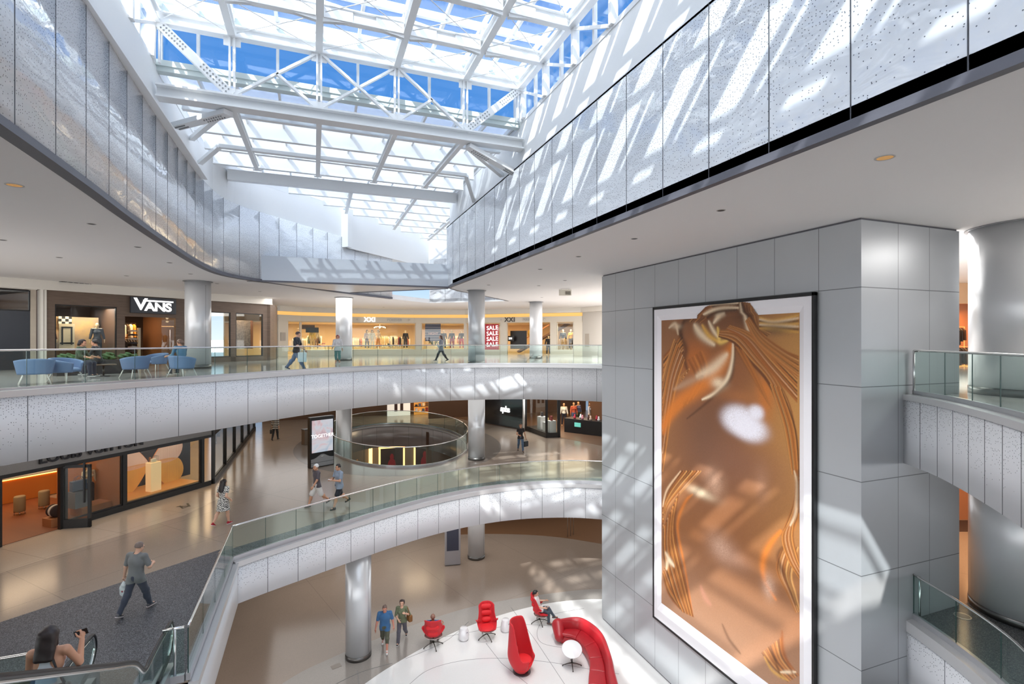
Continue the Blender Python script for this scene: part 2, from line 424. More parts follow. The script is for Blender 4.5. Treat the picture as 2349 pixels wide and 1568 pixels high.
def hand(J,H,sd,curl=35,grip=False):
    R=J['HR_'+sd]; w=J['wr_'+sd]; s=1 if sd=='r' else -1; t=[]
    at=lambda v:w+R@(np.array(v)*H)
    t.append(cap(at((0,0,-0.008)),at((0,0.0,-0.045)),0.0135*H,0.0165*H,0.014)); t.append(cap(at((0,0.012,-0.04)),at((0,-0.014,-0.04)),0.011*H,None,0.012))
    c=D(75 if grip else curl)
    for i,(off,L) in enumerate(((0.017,0.044),(0.006,0.048),(-0.005,0.045),(-0.015,0.036))):
        b=np.array((0,off,-0.05)); d=-s
        k=b+np.array((d*math.sin(c*0.4),0,-math.cos(c*0.4)))*L*0.55; e=k+np.array((d*math.sin(c*1.3),0,-math.cos(c*1.3)))*L*0.5
        t+=[cap(at(b),at(k),0.0056*H,0.005*H,0.003),cap(at(k),at(e),0.005*H,0.0042*H,0.003)]
    b=np.array((-s*0.004,0.015,-0.02)); k=b+np.array((-s*0.012,0.018,-0.016)); e=k+np.array((-s*0.008,0.006,-0.018))
    t+=[cap(at(b),at(k),0.0075*H,0.006*H,0.004),cap(at(k),at(e),0.006*H,0.005*H,0.003)]
    return t
def head(J,H):
    c=J['skull']; M=J['HM']; at=lambda v:c+M@(np.array(v)*H)
    t=[cap(J['neck']-J['M']@np.array((0,0,0.03*H)),at((0,-0.012,-0.03)),0.030*H,0.027*H,0.02),ell(at((0,-0.006,0.018)),(0.0435*H,0.054*H,0.05*H),M,0.02),ell(at((0,0.014,-0.018)),(0.036*H,0.038*H,0.045*H),M,0.02),
       ell(at((0,0.04,-0.052)),(0.016*H,0.012*H,0.01*H),M,0.012),cap(at((0,0.05,0.004)),at((0,0.06,-0.018)),0.005*H,0.0085*H,0.006),
       cap(at((-0.022,0.046,0.016)),at((0.022,0.046,0.016)),0.0055*H,None,0.008),cap(at((-0.012,0.0475,-0.036)),at((0.012,0.0475,-0.036)),0.0045*H,None,0.006)]
    for s in (-1,1): t.append(ell(at((s*0.045,-0.004,-0.004)),(0.006*H,0.012*H,0.018*H),M,0.006))
    return t,at
def fabric(name,c,rough=0.85): return plain('fabric_'+name,lin(*c),rough,noise=0.12,nscale=9,sheen=0.2)
m_eye=plain('eye_dark',lin(38,28,24),0.25); m_lip=plain('lips',lin(168,92,84),0.5)
def person(label,loc,heading,H=1.72,pose={},female=False,skin=(214,166,138),hair=None,hairlen=0.0,tops=None,bottoms=None,shoe=((60,58,58),(230,228,226)),fat=1.0,res=0.0085,cat='person',name='person',grip='',seat_z=None,face=True,group=None,extra=None,shoe_style='sneaker'):
    rz=math.atan2(-heading[0],heading[1]); t=thing(name,label,cat,loc,rz,group)
    J=skeleton(H,pose,female); ts=torso(J,H,fat,female); hp,at=head(J,H)
    sk=plain('skin_%d_%d_%d'%skin,lin(*skin),0.5)
    body=ts+limbs(J,H,fat)+hp
    for sd in 'rl': body+=hand(J,H,sd,35,sd in grip)
    for sd in 'rl': body+=[cap(J['an_'+sd],J['an_'+sd]+J['FR_'+sd]@np.array((0,0.07*H,-0.024*H)),0.02*H,0.016*H,0.015)]
    b=sobj('body',surf(body,res),sk,t)
    if face:
        M=J['HM']
        for s in (-1,1): sobj('eye',surf([ell(at((s*0.0185,0.0465,0.006)),(0.0075*H,0.006*H,0.0048*H),M,0)],0.0035),m_eye,t)
        sobj('mouth',surf([ell(at((0,0.0515,-0.036)),(0.0125*H,0.004*H,0.0042*H),M,0)],0.0035),m_lip,t)
    if hair:
        hm=plain('hair_%d_%d_%d'%hair,lin(*hair),0.45,noise=0.3,nscale=30); M=J['HM']; hc=at((0,-0.012,0.022))
        pr=[ell(hc,(0.050*H,0.059*H,0.056*H),M,0.02)]
        if hairlen>0:
            n=J['neck']; back=lambda x,y,z:hc+M@(np.array((x,y,z))*H)
            for x in (-0.03,-0.01,0.012,0.03): pr.append(cap(back(x,-0.03,0),hc+np.array((x*1.3*H,(-0.060-0.25*max(0,hairlen-0.1))*H,-hairlen*H)),0.032*H,0.020*H,0.03))
            for s in (-1,1): pr.append(cap(back(s*0.04,-0.005,0.005),hc+M@np.array((s*0.044*H,-0.01*H,-min(hairlen,0.085)*H)),0.018*H,0.013*H,0.02))
        def cut(X,Y,Z):
            x,y,z=X-hc[0],Y-hc[1],Z-hc[2]
            fy=(M[0,1]*x+M[1,1]*y+M[2,1]*z)/H; fz=(M[0,2]*x+M[1,2]*y+M[2,2]*z)/H
            front=np.minimum(fy-0.028,0.020-fz)        # the face stays free
            low=(-0.03-fz) if hairlen<=0 else (-(hairlen+0.06)-fz)
            return np.maximum(front,low)*H
        sobj('hair',surf(pr,res,cut=cut,wr=0.0015,wf=60),hm,t)
    if tops:
        q=dict(tops); ps=list(ts)
        if not q.get('tank'): ps+=limbs(J,H,fat,True,False,min(1,q.get('sleeve',0.55)),max(0,q.get('sleeve',0.55)-1))
        if not q.get('tank'): ps+=[cap(J['hip_'+sd],J['hip_'+sd]+(J['kn_'+sd]-J['hip_'+sd])*0.30,0.058*H,0.056*H,0.04) for sd in 'rl']
        hem=J['pel'][2]+q.get('hem',-0.04)*H; nz=J['neck'][2]+0.0*H
        if q.get('skirt'):
            ps+=[cap(J['pel'],J['pel']+np.array((0,0.0,-q['skirt']*H)),0.09*H,0.125*H,0.05)]; hem=J['pel'][2]-q['skirt']*H
        def cutt(X,Y,Z,hem=hem,nz=nz,q=q):
            neck=0.040*H-np.sqrt((X-J['neck'][0])**2+(Y-J['neck'][1]-q.get('scoop',0.0)*H)**2+((Z-nz-0.012*H)/1.0)**2)
            c=np.maximum(hem-Z,neck)
            if q.get('tank'):
                for s in (-1,1): 
                    sh=J['sh_r'] if s>0 else J['sh_l']
                    c=np.maximum(c,0.088*H-np.sqrt((X-sh[0]*1.06)**2+((Y-sh[1]+0.02*H)/1.4)**2+((Z-sh[2]+0.03*H)/1.15)**2))
            return c
        sobj(q.get('name','shirt'),surf(ps,res,grow=q.get('loose',0.012),cut=cutt,wr=q.get('wr',0.0022),seed=len(label)),q['mat'],t)
    if bottoms:
        q=dict(bottoms); L=q.get('length',1.0)     # 1 = ankle, 0.5 = knee
        ps=[ell(J['pel']+np.array((0,0,0.01*H)),(0.088*H*fat,0.067*H*fat,0.075*H),J['M'],0.04)]
        for sd in 'rl':
            if L<=0.5: ps.append(cap(J['hip_'+sd],J['hip_'+sd]+(J['kn_'+sd]-J['hip_'+sd])*L*2,0.056*H,0.048*H if q.get('wide') else 0.04*H,0.03))
            else: ps+= [cap(J['hip_'+sd],J['kn_'+sd],0.053*H,0.036*H,0.03),cap(J['kn_'+sd],J['kn_'+sd]+(J['an_'+sd]-J['kn_'+sd])*(L-0.5)*1.94,0.036*H,(0.033 if q.get('wide') else 0.025)*H,0.02),ell(J['kn_'+sd]*0.68+J['an_'+sd]*0.32+np.array((0,-0.008*H,0)),(0.031*H,0.034*H,0.06*H),None,0.03),ell(J['kn_'+sd],(0.037*H,0.037*H,0.037*H),None,0.03)]
        top=J['pel'][2]+0.075*H
        sobj(q.get('name','trousers'),surf(ps,res,grow=q.get('loose',0.010),cut=lambda X,Y,Z:Z-top,wr=q.get('wr',0.002),seed=3+len(label)),q['mat'],t)
    for sd in 'rl':
        a=J['an_'+sd]; R=J['FR_'+sd]; f=lambda v:a+R@(np.array(v)*H)
        up=shoe[0] if isinstance(shoe,tuple) else shoe['rl'.index(sd)]
        pr=[cap(f((0,-0.022,-0.018)),f((0,0.075,-0.026)),0.0235*H,0.0185*H,0.02),cap(f((0,-0.01,0.004)),f((0,0.03,-0.012)),0.024*H,0.02*H,0.015)]
        so=sobj('shoe',surf(pr,0.006,cut=lambda X,Y,Z:a[2]*0+np.maximum(-0.030*H-((Z-a[2])*R[2,2]+(Y-a[1])*R[1,2]+(X-a[0])*R[0,2]),-9)),plain('shoe_%d_%d_%d'%up,lin(*up),0.6),t)
        so2=sobj('sole',surf([cap(f((0,-0.024,-0.034)),f((0,0.078,-0.034)),0.024*H,0.0205*H,0.01)],0.006,cut=lambda X,Y,Z:np.abs((Z-a[2])*R[2,2]+(Y-a[1])*R[1,2]+(X-a[0])*R[0,2]+0.036*H)-0.0065*H),plain('sole_%d_%d_%d'%shoe[1],lin(*shoe[1]),0.6),so)
    W=Matrix.Translation(loc)@Matrix.Rotation(rz,4,'Z')
    J['world']=lambda k:W@Vector(J[k]); J['thing']=t; J['H']=H; J['pt']=lambda v:W@Vector(v)
    return J
# ================================================================== lettering
def text_mesh(s,size,ext=0.01,bold=0.0,spacing=1.0,shear=0.0):
    cu=bpy.data.curves.new('lettering','FONT'); cu.body=s; cu.size=size; cu.extrude=ext; cu.offset=bold; cu.space_character=spacing; cu.shear=shear; cu.align_x='CENTER'; cu.align_y='CENTER'
    o=bpy.data.objects.new('lettering',cu); COL.objects.link(o); dg=bpy.context.evaluated_depsgraph_get(); dg.update()
    me=bpy.data.meshes.new_from_object(o.evaluated_get(dg)); bpy.data.objects.remove(o); return me
def lettering(name,s,size,mat,loc,rz,parent=None,ext=0.01,bold=0.0,spacing=1.0,shear=0.0,flat=False,sx=1.0,tilt=0.0):
    me=text_mesh(s,size,ext,bold,spacing,shear); me.materials.clear(); me.materials.append(mat)
    o=bpy.data.objects.new(name,me); COL.objects.link(o)
    o.rotation_euler=(0,tilt,rz) if flat else (PI/2,tilt,rz); o.scale=(sx,1,1); o.location=loc
    if parent is not None:
        o.parent=parent; o.matrix_parent_inverse=(Matrix.Translation(parent.location)@Matrix.Rotation(parent.rotation_euler[2],4,'Z')).inverted()
    return o
def tote(name,label,at,dims,mat,rz=0,cat='bag'):
    t=thing(name,label,cat,at,rz); w,d,hh=dims; mb=MB(); mb.box((0,0,-hh/2-0.16),(w,d,hh)); mb.obj('bag_body',mat,t,bevel=0.02)
    for s in (-1,1): mb=MB(); mb.tube([(-w*0.28,s*d*0.3,-0.17),(-w*0.2,s*d*0.2,-0.04),(0,0,0.0),(w*0.2,s*d*0.2,-0.04),(w*0.28,s*d*0.3,-0.17)],0.008,6); mb.obj('bag_handle',mat,t)
    return t
# ================================================================== materials of the shell
def terrazzo(name,c,spk,scale=120,rough=0.17,amt=0.5,joints=None,var=0.06):
    t=NT(name); o=t.pos()
    vo=t.n('ShaderNodeTexVoronoi',Vector=o,Scale=scale); cs=t.n('ShaderNodeSeparateColor'); t.set(cs.inputs[0],vo.outputs['Color'])
    f=t.mth('MULTIPLY',t.mth('POWER',cs.outputs[0],2.2),amt)
    nz=t.n('ShaderNodeTexNoise',Vector=o,Scale=0.7,Detail=4.0).outputs[0]
    lo=tuple(x*(1-var) for x in c[:3])+(1,); hi=tuple(min(1,x*(1+var)) for x in c[:3])+(1,)
    col=t.mix(f,t.mix(nz,lo,hi),spk)
    if joints:
        s=t.sep(o); ang,stp=joints
        u=t.mth('ADD',t.mth('MULTIPLY',s[0],math.cos(ang)),t.mth('MULTIPLY',s[1],math.sin(ang)))
        v=t.mth('ADD',t.mth('MULTIPLY',s[0],-math.sin(ang)),t.mth('MULTIPLY',s[1],math.cos(ang)))
        j=None
        for w,sp in ((u,stp[0]),(v,stp[1])):
            k=t.mth('LESS_THAN',t.mth('ABSOLUTE',t.mth('SUBTRACT',t.mth('FRACT',t.mth('DIVIDE',w,sp)),0.5)),0.008/sp)
            j=k if j is None else t.mth('MAXIMUM',j,k)
        col=t.mix(t.mth('MULTIPLY',j,0.38),col,(0.05,0.045,0.04,1))
    b=t.bsdf(Base_Color=col,Roughness=rough,Specular_IOR_Level=0.5)
    return t.done(b)
m_beige=terrazzo('beige_terrazzo',lin(160,144,130),lin(120,105,92),amt=0.35,joints=(0.72,(4.2,2.6)))
m_beige1=terrazzo('beige_terrazzo_ground',lin(146,130,117),lin(96,84,74),amt=0.35,joints=(0.3,(5.2,7.5)))
m_cream=terrazzo('cream_terrazzo',lin(186,168,150),lin(140,122,106),amt=0.25,joints=(0.86,(2.2,2.2)))
m_dark=terrazzo('charcoal_terrazzo',lin(50,50,54),lin(190,190,195),scale=85,rough=0.55,amt=0.4)
m_darkstrip=terrazzo('charcoal_border',lin(70,72,74),lin(170,172,172),scale=75,rough=0.2,amt=0.5)
m_greyband=terrazzo('grey_terrazzo',lin(150,144,138),lin(105,100,96),amt=0.4)
m_brownring=terrazzo('taupe_terrazzo',lin(132,122,114),lin(92,84,78),amt=0.4)
m_whitefloor=terrazzo('white_terrazzo',lin(226,226,225),lin(190,190,190),amt=0.2,rough=0.1,var=0.02)
m_f3floor=terrazzo('grey_terrazzo_upper',lin(176,172,170),lin(120,118,118),amt=0.4,rough=0.12)
m_ceil=plain('ceiling_paint',lin(240,239,238),0.7)
m_white=plain('white_paint',lin(243,243,242),0.55)
m_offwhite=plain('off_white_paint',lin(226,222,214),0.55)
m_reveal=plain('dark_reveal',lin(96,96,104),0.5)
m_steelwhite=plain('white_steel',lin(240,241,241),0.4)
m_steel=plain('brushed_steel',lin(200,200,200),0.28,1.0)
m_steel_d=plain('dark_steel',lin(110,108,106),0.3,0.9)
m_shoe=plain('satin_aluminium',lin(200,200,204),0.3,0.7)
m_chrome=plain('polished_rail',lin(225,224,222),0.16,1.0)
m_black=plain('black_frame',lin(22,22,24),0.4)
m_rail_glass=glass_mat('balustrade_glass',(0.88,0.96,0.94,1),1.38)
m_shop_glass=glass_mat('shop_glass',(0.93,0.96,0.95,1),1.45)
m_column=plain('column_metal',lin(212,214,217),0.3,0.3)
def d_top(t,u,v,n):     # dense along the top edge, thinning downwards (z in metres)
    h=t.mth('MULTIPLY',t.mth('SUBTRACT',v,9.45),0.8)
    return t.mth('MULTIPLY',t.mth('ADD',h,t.mth('MULTIPLY',t.mth('SUBTRACT',n,0.5),1.1)),0.75)
def d_top2(t,u,v,n):
    h=t.mth('MULTIPLY',t.mth('SUBTRACT',v,4.35),1.0)
    return t.mth('MULTIPLY',t.mth('ADD',h,t.mth('MULTIPLY',t.mth('SUBTRACT',n,0.5),1.2)),0.7)
def d_up(t,u,v,n):      # upper walls: dense band, thinning near the camera and to the lower edge
    a=t.mth('MULTIPLY',t.mth('SUBTRACT',u,9.0),0.05)
    h=t.mth('MULTIPLY',t.mth('SUBTRACT',v,14.7),0.30)
    return t.mth('MINIMUM',t.mth('MULTIPLY',t.mth('ADD',a,h),t.mth('ADD',t.mth('MULTIPLY',n,1.6),0.05)),0.8)
m_perf3=perf_mat('perforated_panel_upper',lin(226,227,231),d_top,0.05,rough=0.3,wav=0.10,size=0.17)
m_perf2=perf_mat('perforated_panel_lower',lin(224,225,229),d_top2,0.045,rough=0.28,wav=0.10,size=0.2)
m_perfU=perf_mat('perforated_panel_roof',lin(224,227,231),d_up,0.055,rough=0.05,wav=0.55,size=0.15,spec=1.0)
# ================================================================== floor edges in plan
edge3=smooth_path([(-13.5,4.5),(-11.2,10.2),(-9.3,13.4),(-7.2,16.15),(-5.3,18.05),(-3.4,19.9),(-1.35,21.9),(1.05,23.85),(3.6,25.1),(6.1,25.5),(8.6,25.2),(10.9,24.3),(13.3,22.4),(15.4,19.4)],8)
edge2c=smooth_path([(-2.3,17.4),(-1.45,17.95),(-0.2,18.68),(1.2,19.5),(2.85,20.4),(4.75,21.22),(6.86,21.75),(8.95,21.8),(10.94,21.35),(12.4,20.6),(14.2,19.3)],8)
edge3r=smooth_path([(13.05,8.0),(12.62,7.2),(12.1,6.5),(11.4,5.7),(10.4,4.66),(9.0,3.35),(7.4,2.0)],6)
edge2r=smooth_path([(13.3,8.0),(12.86,6.9),(12.36,5.95),(11.85,5.28),(10.7,4.1),(9.3,2.85),(8.0,1.8)],6)
void=[(5.1+4.2*math.cos(2*PI*k/64),34.2+7.2*math.sin(2*PI*k/64)) for k in range(64)]
X0,X1,Y0,Y1=-34,44,-34,64
# ---- ground floor
mb=MB(); mb.slab([(X0,Y0),(X1,Y0),(X1,Y1),(X0,Y1)],[],F1,0.3); floor1=struct(mb.obj('floor_1',m_beige1))
lounge=smooth_path([(-6,11),(-2.5,14.9),(-0.3,17.0),(1.53,18.42),(2.7,19.2),(4.5,20.12),(6.4,20.78),(8.6,21.15),(10.6,21.1),(12.6,20.5),(15,18.8)],6)
band=smooth_path([(-8,12),(-4,16.6),(-1.1,19.5),(0.7,20.5),(2.95,21.32),(4.9,21.85),(7.0,22.15),(10.1,22.0),(12.9,21.45),(15.4,19.9)],6)
mb=MB(); mb.prism(band+[(16,0),(-8,0)],0.0,0.004); struct(mb.obj('floor_1_grey_border',m_greyband))
mb=MB(); mb.prism(lounge+[(15,0),(-6,0)],0.0,0.008); struct(mb.obj('floor_1_lounge',m_whitefloor))
mb=MB()
def joint(pts,w=0.014,z=0.008):
    for p,q in zip(pts[:-1],pts[1:]): mb.beam((p[0],p[1],z),(q[0],q[1],z),w,0.006)
def arc(cx,cy,r,a0,a1,n=24): return [(cx+r*math.cos(a0+(a1-a0)*k/n),cy+r*math.sin(a0+(a1-a0)*k/n)) for k in range(n+1)]
Jf=lambda *pp:[FL(x,y,0.008) for x,y in pp]
joint(smooth_path(Jf((940,1568),(975,1540),(1020,1523),(1080,1512),(1160,1509),(1260,1518),(1340,1532),(1420,1545)),5))
joint(Jf((1172,1392),(1230,1470),(1295,1568))); joint(Jf((1115,1475),(1150,1520),(1210,1568)))
joint(smooth_path(Jf((1340,1395),(1270,1408),(1240,1430),(1232,1455),(1245,1475),(1290,1485)),5))
joint(smooth_path(Jf((1075,1425),(1030,1465),(980,1490),(930,1510)),5)); joint(smooth_path(Jf((1020,1460),(1120,1442),(1195,1432),(1280,1436)),5))
joint(smooth_path(Jf((770,1568),(830,1540),(900,1520)),5)); joint(Jf((820,1537),(823,1568)))
struct(mb.obj('trim_1',plain('floor_joint',lin(120,120,120),0.6)))
# ---- floor two
d_open=[(-2.3,11.62),(-2.72,11.62),(-2.72,10.6),(-4.22,10.6),(-4.22,11.62),(-12,11.62),(-12,-8),(8.0,-8)]
hole2=edge2c+[(15.05,19.2),(15.05,8.0)]+edge2r+[(8.0,-8),(-12,-8),(-12,11.62),(-4.22,11.62),(-4.22,10.6),(-2.72,10.6),(-2.72,11.62),(-2.3,11.62)]
mb=MB(); mb.slab([(X0,-30),(X1,-30),(X1,Y1),(X0,Y1)],[hole2,void],F2,0.4); struct(mb.obj('floor_2',m_beige))
inner=offset(edge2c,0.95)
mb=MB()
mb.prism(edge2c+inner[::-1],F2,F2+0.004); struct(mb.obj('floor_2_border',m_darkstrip))
mb=MB(); mb.prism([(-2.3,11.62),(-2.3,17.4),inner[0],(-2.75,18.52),(-7.0,15.5),(-14,11.62)],F2,F2+0.005); mb.prism([(-4.2,10.62),(-2.74,10.62),(-2.74,11.62),(-4.2,11.62)],F2,F2+0.005); struct(mb.obj('floor_2_escalator_landing',m_dark))
ringo=[(5.1+6.3*math.cos(2*PI*k/64),33.6+8.4*math.sin(2*PI*k/64)) for k in range(64)]
mb=MB(); mb.slab(ringo,[void],F2+0.003,0.003); struct(mb.obj('floor_2_void_border',m_brownring))
lvp,lvq=(-9.39,21.22),(-4.45,26.95)
mb=MB(); mb.prism([(-14,15.8),lvp,lvq,(-4.2,27.2),(-3.3,25.4),(-4.6,22.6),(-8.6,18.6)],F2,F2+0.004); struct(mb.obj('floor_2_shop_apron',m_cream))
mb=MB(); mb.prism(edge2r+offset(edge2r,0)[::-1][:0]+[(20,1.8),(20,8.0)],F2,F2+0.004); struct(mb.obj('floor_2_right_landing',m_darkstrip))
# ---- floor three
hole3=edge3+[(15.05,19.2),(15.05,8.0)]+edge3r+[(7.4,-8),(-13.5,-8)]
mb=MB(); mb.slab([(X0,-30),(X1,-30),(X1,Y1),(X0,Y1)],[hole3],F3,0.4); struct(mb.obj('floor_3',m_f3floor))
mb=MB(); mb.prism(edge3+offset(edge3,0.9)[::-1],F3,F3+0.004); struct(mb.obj('floor_3_border',m_darkstrip))
# ---- balcony fronts: panel ribbon, white nosing, dark soffit line
m_nose=plain('nosing_metal',lin(214,213,214),0.3,0.35)
m_seam=plain('panel_joint',lin(70,72,78),0.6)
def front(name,path,zb,zt,mat,out,seam,noseh=0.16):
    f=offset(path,-out)          # panel face stands proud of the slab edge
    fr=resample(f,0.25); n=len(fr)
    z0=[zb[0]+(zb[1]-zb[0])*i/(n-1) for i in range(n)] if isinstance(zb,tuple) else zb
    mb=MB(); mb.ribbon(fr,z0,zt,0.12); o=struct(mb.obj('wall_'+name,mat,smooth=True))
    sm=o.data
    for p in sm.polygons: p.use_smooth=abs(p.normal.z)<0.5
    mb=MB(); s=resample(f,seam); m=len(s)
    for i in range(m):
        t=Vector(s[min(i+1,m-1)])-Vector(s[max(i-1,0)]); t.normalize()
        zz=(zb[0]+(zb[1]-zb[0])*i/(m-1)) if isinstance(zb,tuple) else zb
        mb.box((s[i][0]+t.y*0.0005,s[i][1]-t.x*0.0005,(zz+zt)/2),(0.014,0.006,zt-zz),math.atan2(t.y,t.x))
    struct(mb.obj('trim_joints_'+name,m_seam))
    mb=MB(); a=resample(offset(path,-out-0.02),0.25); mb.ribbon(a,zt,zt+noseh,out+0.16); struct(mb.obj('trim_nosing_'+name,m_nose))
front('balcony_level_three',edge3,8.87,10.52,m_perf3,0.12,1.27)
front('balcony_level_two',edge2c,(4.04,3.68),5.14,m_perf2,0.16,0.98)
front('balcony_right_level_three',edge3r,9.03,10.52,m_perf3,0.10,0.66,0.13)
front('balcony_right_level_two',edge2r,3.7,5.05,m_perf2,0.22,1.1,0.26)
front('escalator_side_level_two',[(-2.3,11.62),(-2.3,17.4)],4.02,5.1,plain('side_panel',lin(214,216,220),0.3,0.1),0.16,5.8)
front('void_drum',void[::-1]+[void[-1]],3.55,5.16,plain('drum_panel',lin(168,160,158),0.25,0.2),0.06,1.3,0.1)
mb=MB(); mb.ribbon([(-2.72,10.6),(-2.72,11.62)],4.2,5.28,0.05); mb.ribbon([(-4.22,11.62),(-4.22,10.6)],4.2,5.28,0.05); mb.ribbon([(-12,11.55),(-4.22,11.55)],4.0,5.28,0.05); struct(mb.obj('wall_escalator_opening',m_offwhite))
# ---- ceiling over level three with the atrium opening
xr=6.58
ceil_open=[(xr,-7)]+[(xr,y) for y in (3,10,20,25.6)]+[(6.66,26.85),(7.5,28.1),(8.6,29.2),(12.74,34.0),(8.02,38.1),(4.86,35.0),(1.9,32.0),(-0.46,29.15),(-1.9,27.4),(-2.9,26.2),(-3.5,25.0),(-3.8,23.6),(-3.95,21.0),(-3.95,17),(-3.9,14),(-3.8,11.0),(-3.75,6),(-3.75,-7)]
left_line=resample(smooth_path(ceil_open[10:],5),0.4)
mb=MB(); mb.slab([(X0,Y0),(X1,Y0),(X1,Y1),(X0,Y1)],[ceil_open[:10]+offset(left_line,-0.06)],CEIL+0.3,0.3); struct(mb.obj('ceiling',m_ceil))
mb=MB()
def rv(path,w): 
    a=resample(path,0.5); b=offset(a,w); 
    for i in range(len(a)-1): mb.poly([(a[i][0],a[i][1],CEIL-0.012),(a[i+1][0],a[i+1][1],CEIL-0.012),(b[i+1][0],b[i+1][1],CEIL-0.012),(b[i][0],b[i][1],CEIL-0.012)])
left_line=resample(smooth_path(ceil_open[10:],5),0.4)
right_line=[(xr,-7),(xr,25.2),(6.62,26.6)]
mb=MB(); mb.ribbon(left_line,CEIL-0.015,CEIL+0.11,0.03); a=left_line
bq=offset(a,-0.2)
for i in range(len(a)-1): mb.poly([(a[i][0],a[i][1],CEIL-0.015),(a[i+1][0],a[i+1][1],CEIL-0.015),(bq[i+1][0],bq[i+1][1],CEIL-0.015),(bq[i][0],bq[i][1],CEIL-0.015)])
struct(mb.obj('trim_reveal_left',m_reveal))
mb=MB(); a=resample(right_line+[(7.5,28.1),(8.6,29.2),(12.74,34.0)],0.5); bq=offset(a,-0.11); mb.ribbon(a,CEIL-0.015,CEIL+0.12,0.03)
for i in range(len(a)-1): mb.poly([(a[i][0],a[i][1],CEIL-0.015),(a[i+1][0],a[i+1][1],CEIL-0.015),(bq[i+1][0],bq[i+1][1],CEIL-0.015),(bq[i][0],bq[i][1],CEIL-0.015)])
struct(mb.obj('trim_reveal_right',m_reveal))
# ---- perforated upper walls and the plain white walls over them
ZT=17.95; ZW=19.5
def upper(name,path,zb,zt,mat,th,seam=None,smooth=False):
    mb=MB(); mb.ribbon(path,zb,zt,th); o=struct(mb.obj('wall_'+name,mat,smooth=False))
    if smooth:
        for p in o.data.polygons: p.use_smooth=abs(p.normal.z)<0.5
    if seam:
        mb=MB(); s=resample(path,seam)
        for i,p in enumerate(s[1:-1],1):
            t=Vector(s[i+1])-Vector(s[i-1]); t.normalize(); sg=1 if th>0 else -1
            mb.box((p[0]+t.y*0.0005*sg,p[1]-t.x*0.0005*sg,(zb+zt)/2),(0.016,0.008,zt-zb),math.atan2(t.y,t.x))
        struct(mb.obj('trim_joints_'+name,m_seam))
leftp=left_line[::-1]
upper('left_perforated',leftp,CEIL+0.1,ZT,m_perfU,0.12,1.22,True)
rightp=[(xr,26.85)]+[(xr,y) for y in range(26,-8,-1)]
upper('right_perforated',rightp[::-1],CEIL+0.1,ZT,m_perfU,-0.12,1.3)
tail=[(6.66,26.85),(7.5,28.1),(8.6,29.2),(12.74,34.0),(8.02,38.1)]
upper('tail_lower',tail,CEIL+0.1,ZT,m_perfU,-0.12,1.3)
lw=[(-4.1,-7),(-4.1,22),(-4.0,25.2),(-2.75,27.0),(8.0,38.5),(13.2,34.0),(8.9,28.9),(7.0,26.6),(6.75,25)]
upper('left_upper',resample([(-4.1,-7),(-4.1,22),(-4.0,24.6),(-3.5,25.8),(-2.7,27.0),(-0.8,29.1)],0.5),ZT-0.6,ZW+0.02,m_white,0.15)
upper('far_upper',[(-0.8,29.1),(1.6,31.75)],ZT-0.6,ZW+0.18,m_white,0.15)
upper('far_upper_step',[(1.75,31.55),(8.0,38.3)],ZT-0.6,ZW+0.18,m_white,0.15)
mb=MB(); mb.beam((1.68,31.62,ZT-0.6),(1.68,31.62,ZW),0.7,0.35,up=(0.7,0.7,0)); struct(mb.obj('trim_pier_far',m_white))
upper('tail_upper',[(8.0,38.3),(13.0,34.0),(8.85,29.0),(7.2,27.0)],ZT-0.6,ZW+0.18,m_white,0.15)
upper('right_upper',[(6.78,27),(6.78,-7)],ZT-0.6,ZW+0.05,m_white,0.15)
mb=MB(); mb.b2((xr,-7,ZT-0.05),(6.95,27,ZT)); mb.b2((-4.2,-7,ZT-0.05),(-3.72,22,ZT)); struct(mb.obj('trim_ledge_upper',m_white))
# bulkhead beam crossing the far end of the opening
mb=MB(); p=[(-2.95,26.9),(6.66,26.62),(1.95,31.3)]
mb.prism([(-2.95,26.9),(6.66,26.62),(6.66,27.1),(1.95,31.3),(1.2,30.6)],CEIL+0.0,15.92)
struct(mb.obj('wall_crossing_bulkhead',plain('bulkhead_panel',lin(206,212,220),0.35,0.1)))
mb=MB(); mb.beam((-2.95,26.86,CEIL+0.02),(6.66,26.58,CEIL+0.02),0.07,0.08); mb.beam((1.93,31.3,CEIL),(6.66,26.9,CEIL),0.07,0.06); struct(mb.obj('trim_bulkhead_edge',m_reveal))
# roof decks outside the skylight so that daylight comes only through the glass
mb=MB(); mb.b2((X0,Y0,ZW-0.3),(-4.27,Y1,ZW-0.1)); mb.b2((6.95,Y0,ZW-0.3),(X1,27.0,ZW-0.1)); mb.prism([(-4.3,27.6),(-2.9,27.3),(8.0,38.7),(14,34),(7.1,27),(X1,27),(X1,Y1),(-4.3,Y1)],ZW-0.3,ZW-0.1)
mb.b2((-4.27,Y0,ZW-0.3),(6.95,-7.0,ZW-0.1)); mb.b2((-4.2,-7.2,CEIL),(6.9,-7.0,20.9)); struct(mb.obj('ceiling_roof_deck',m_white))
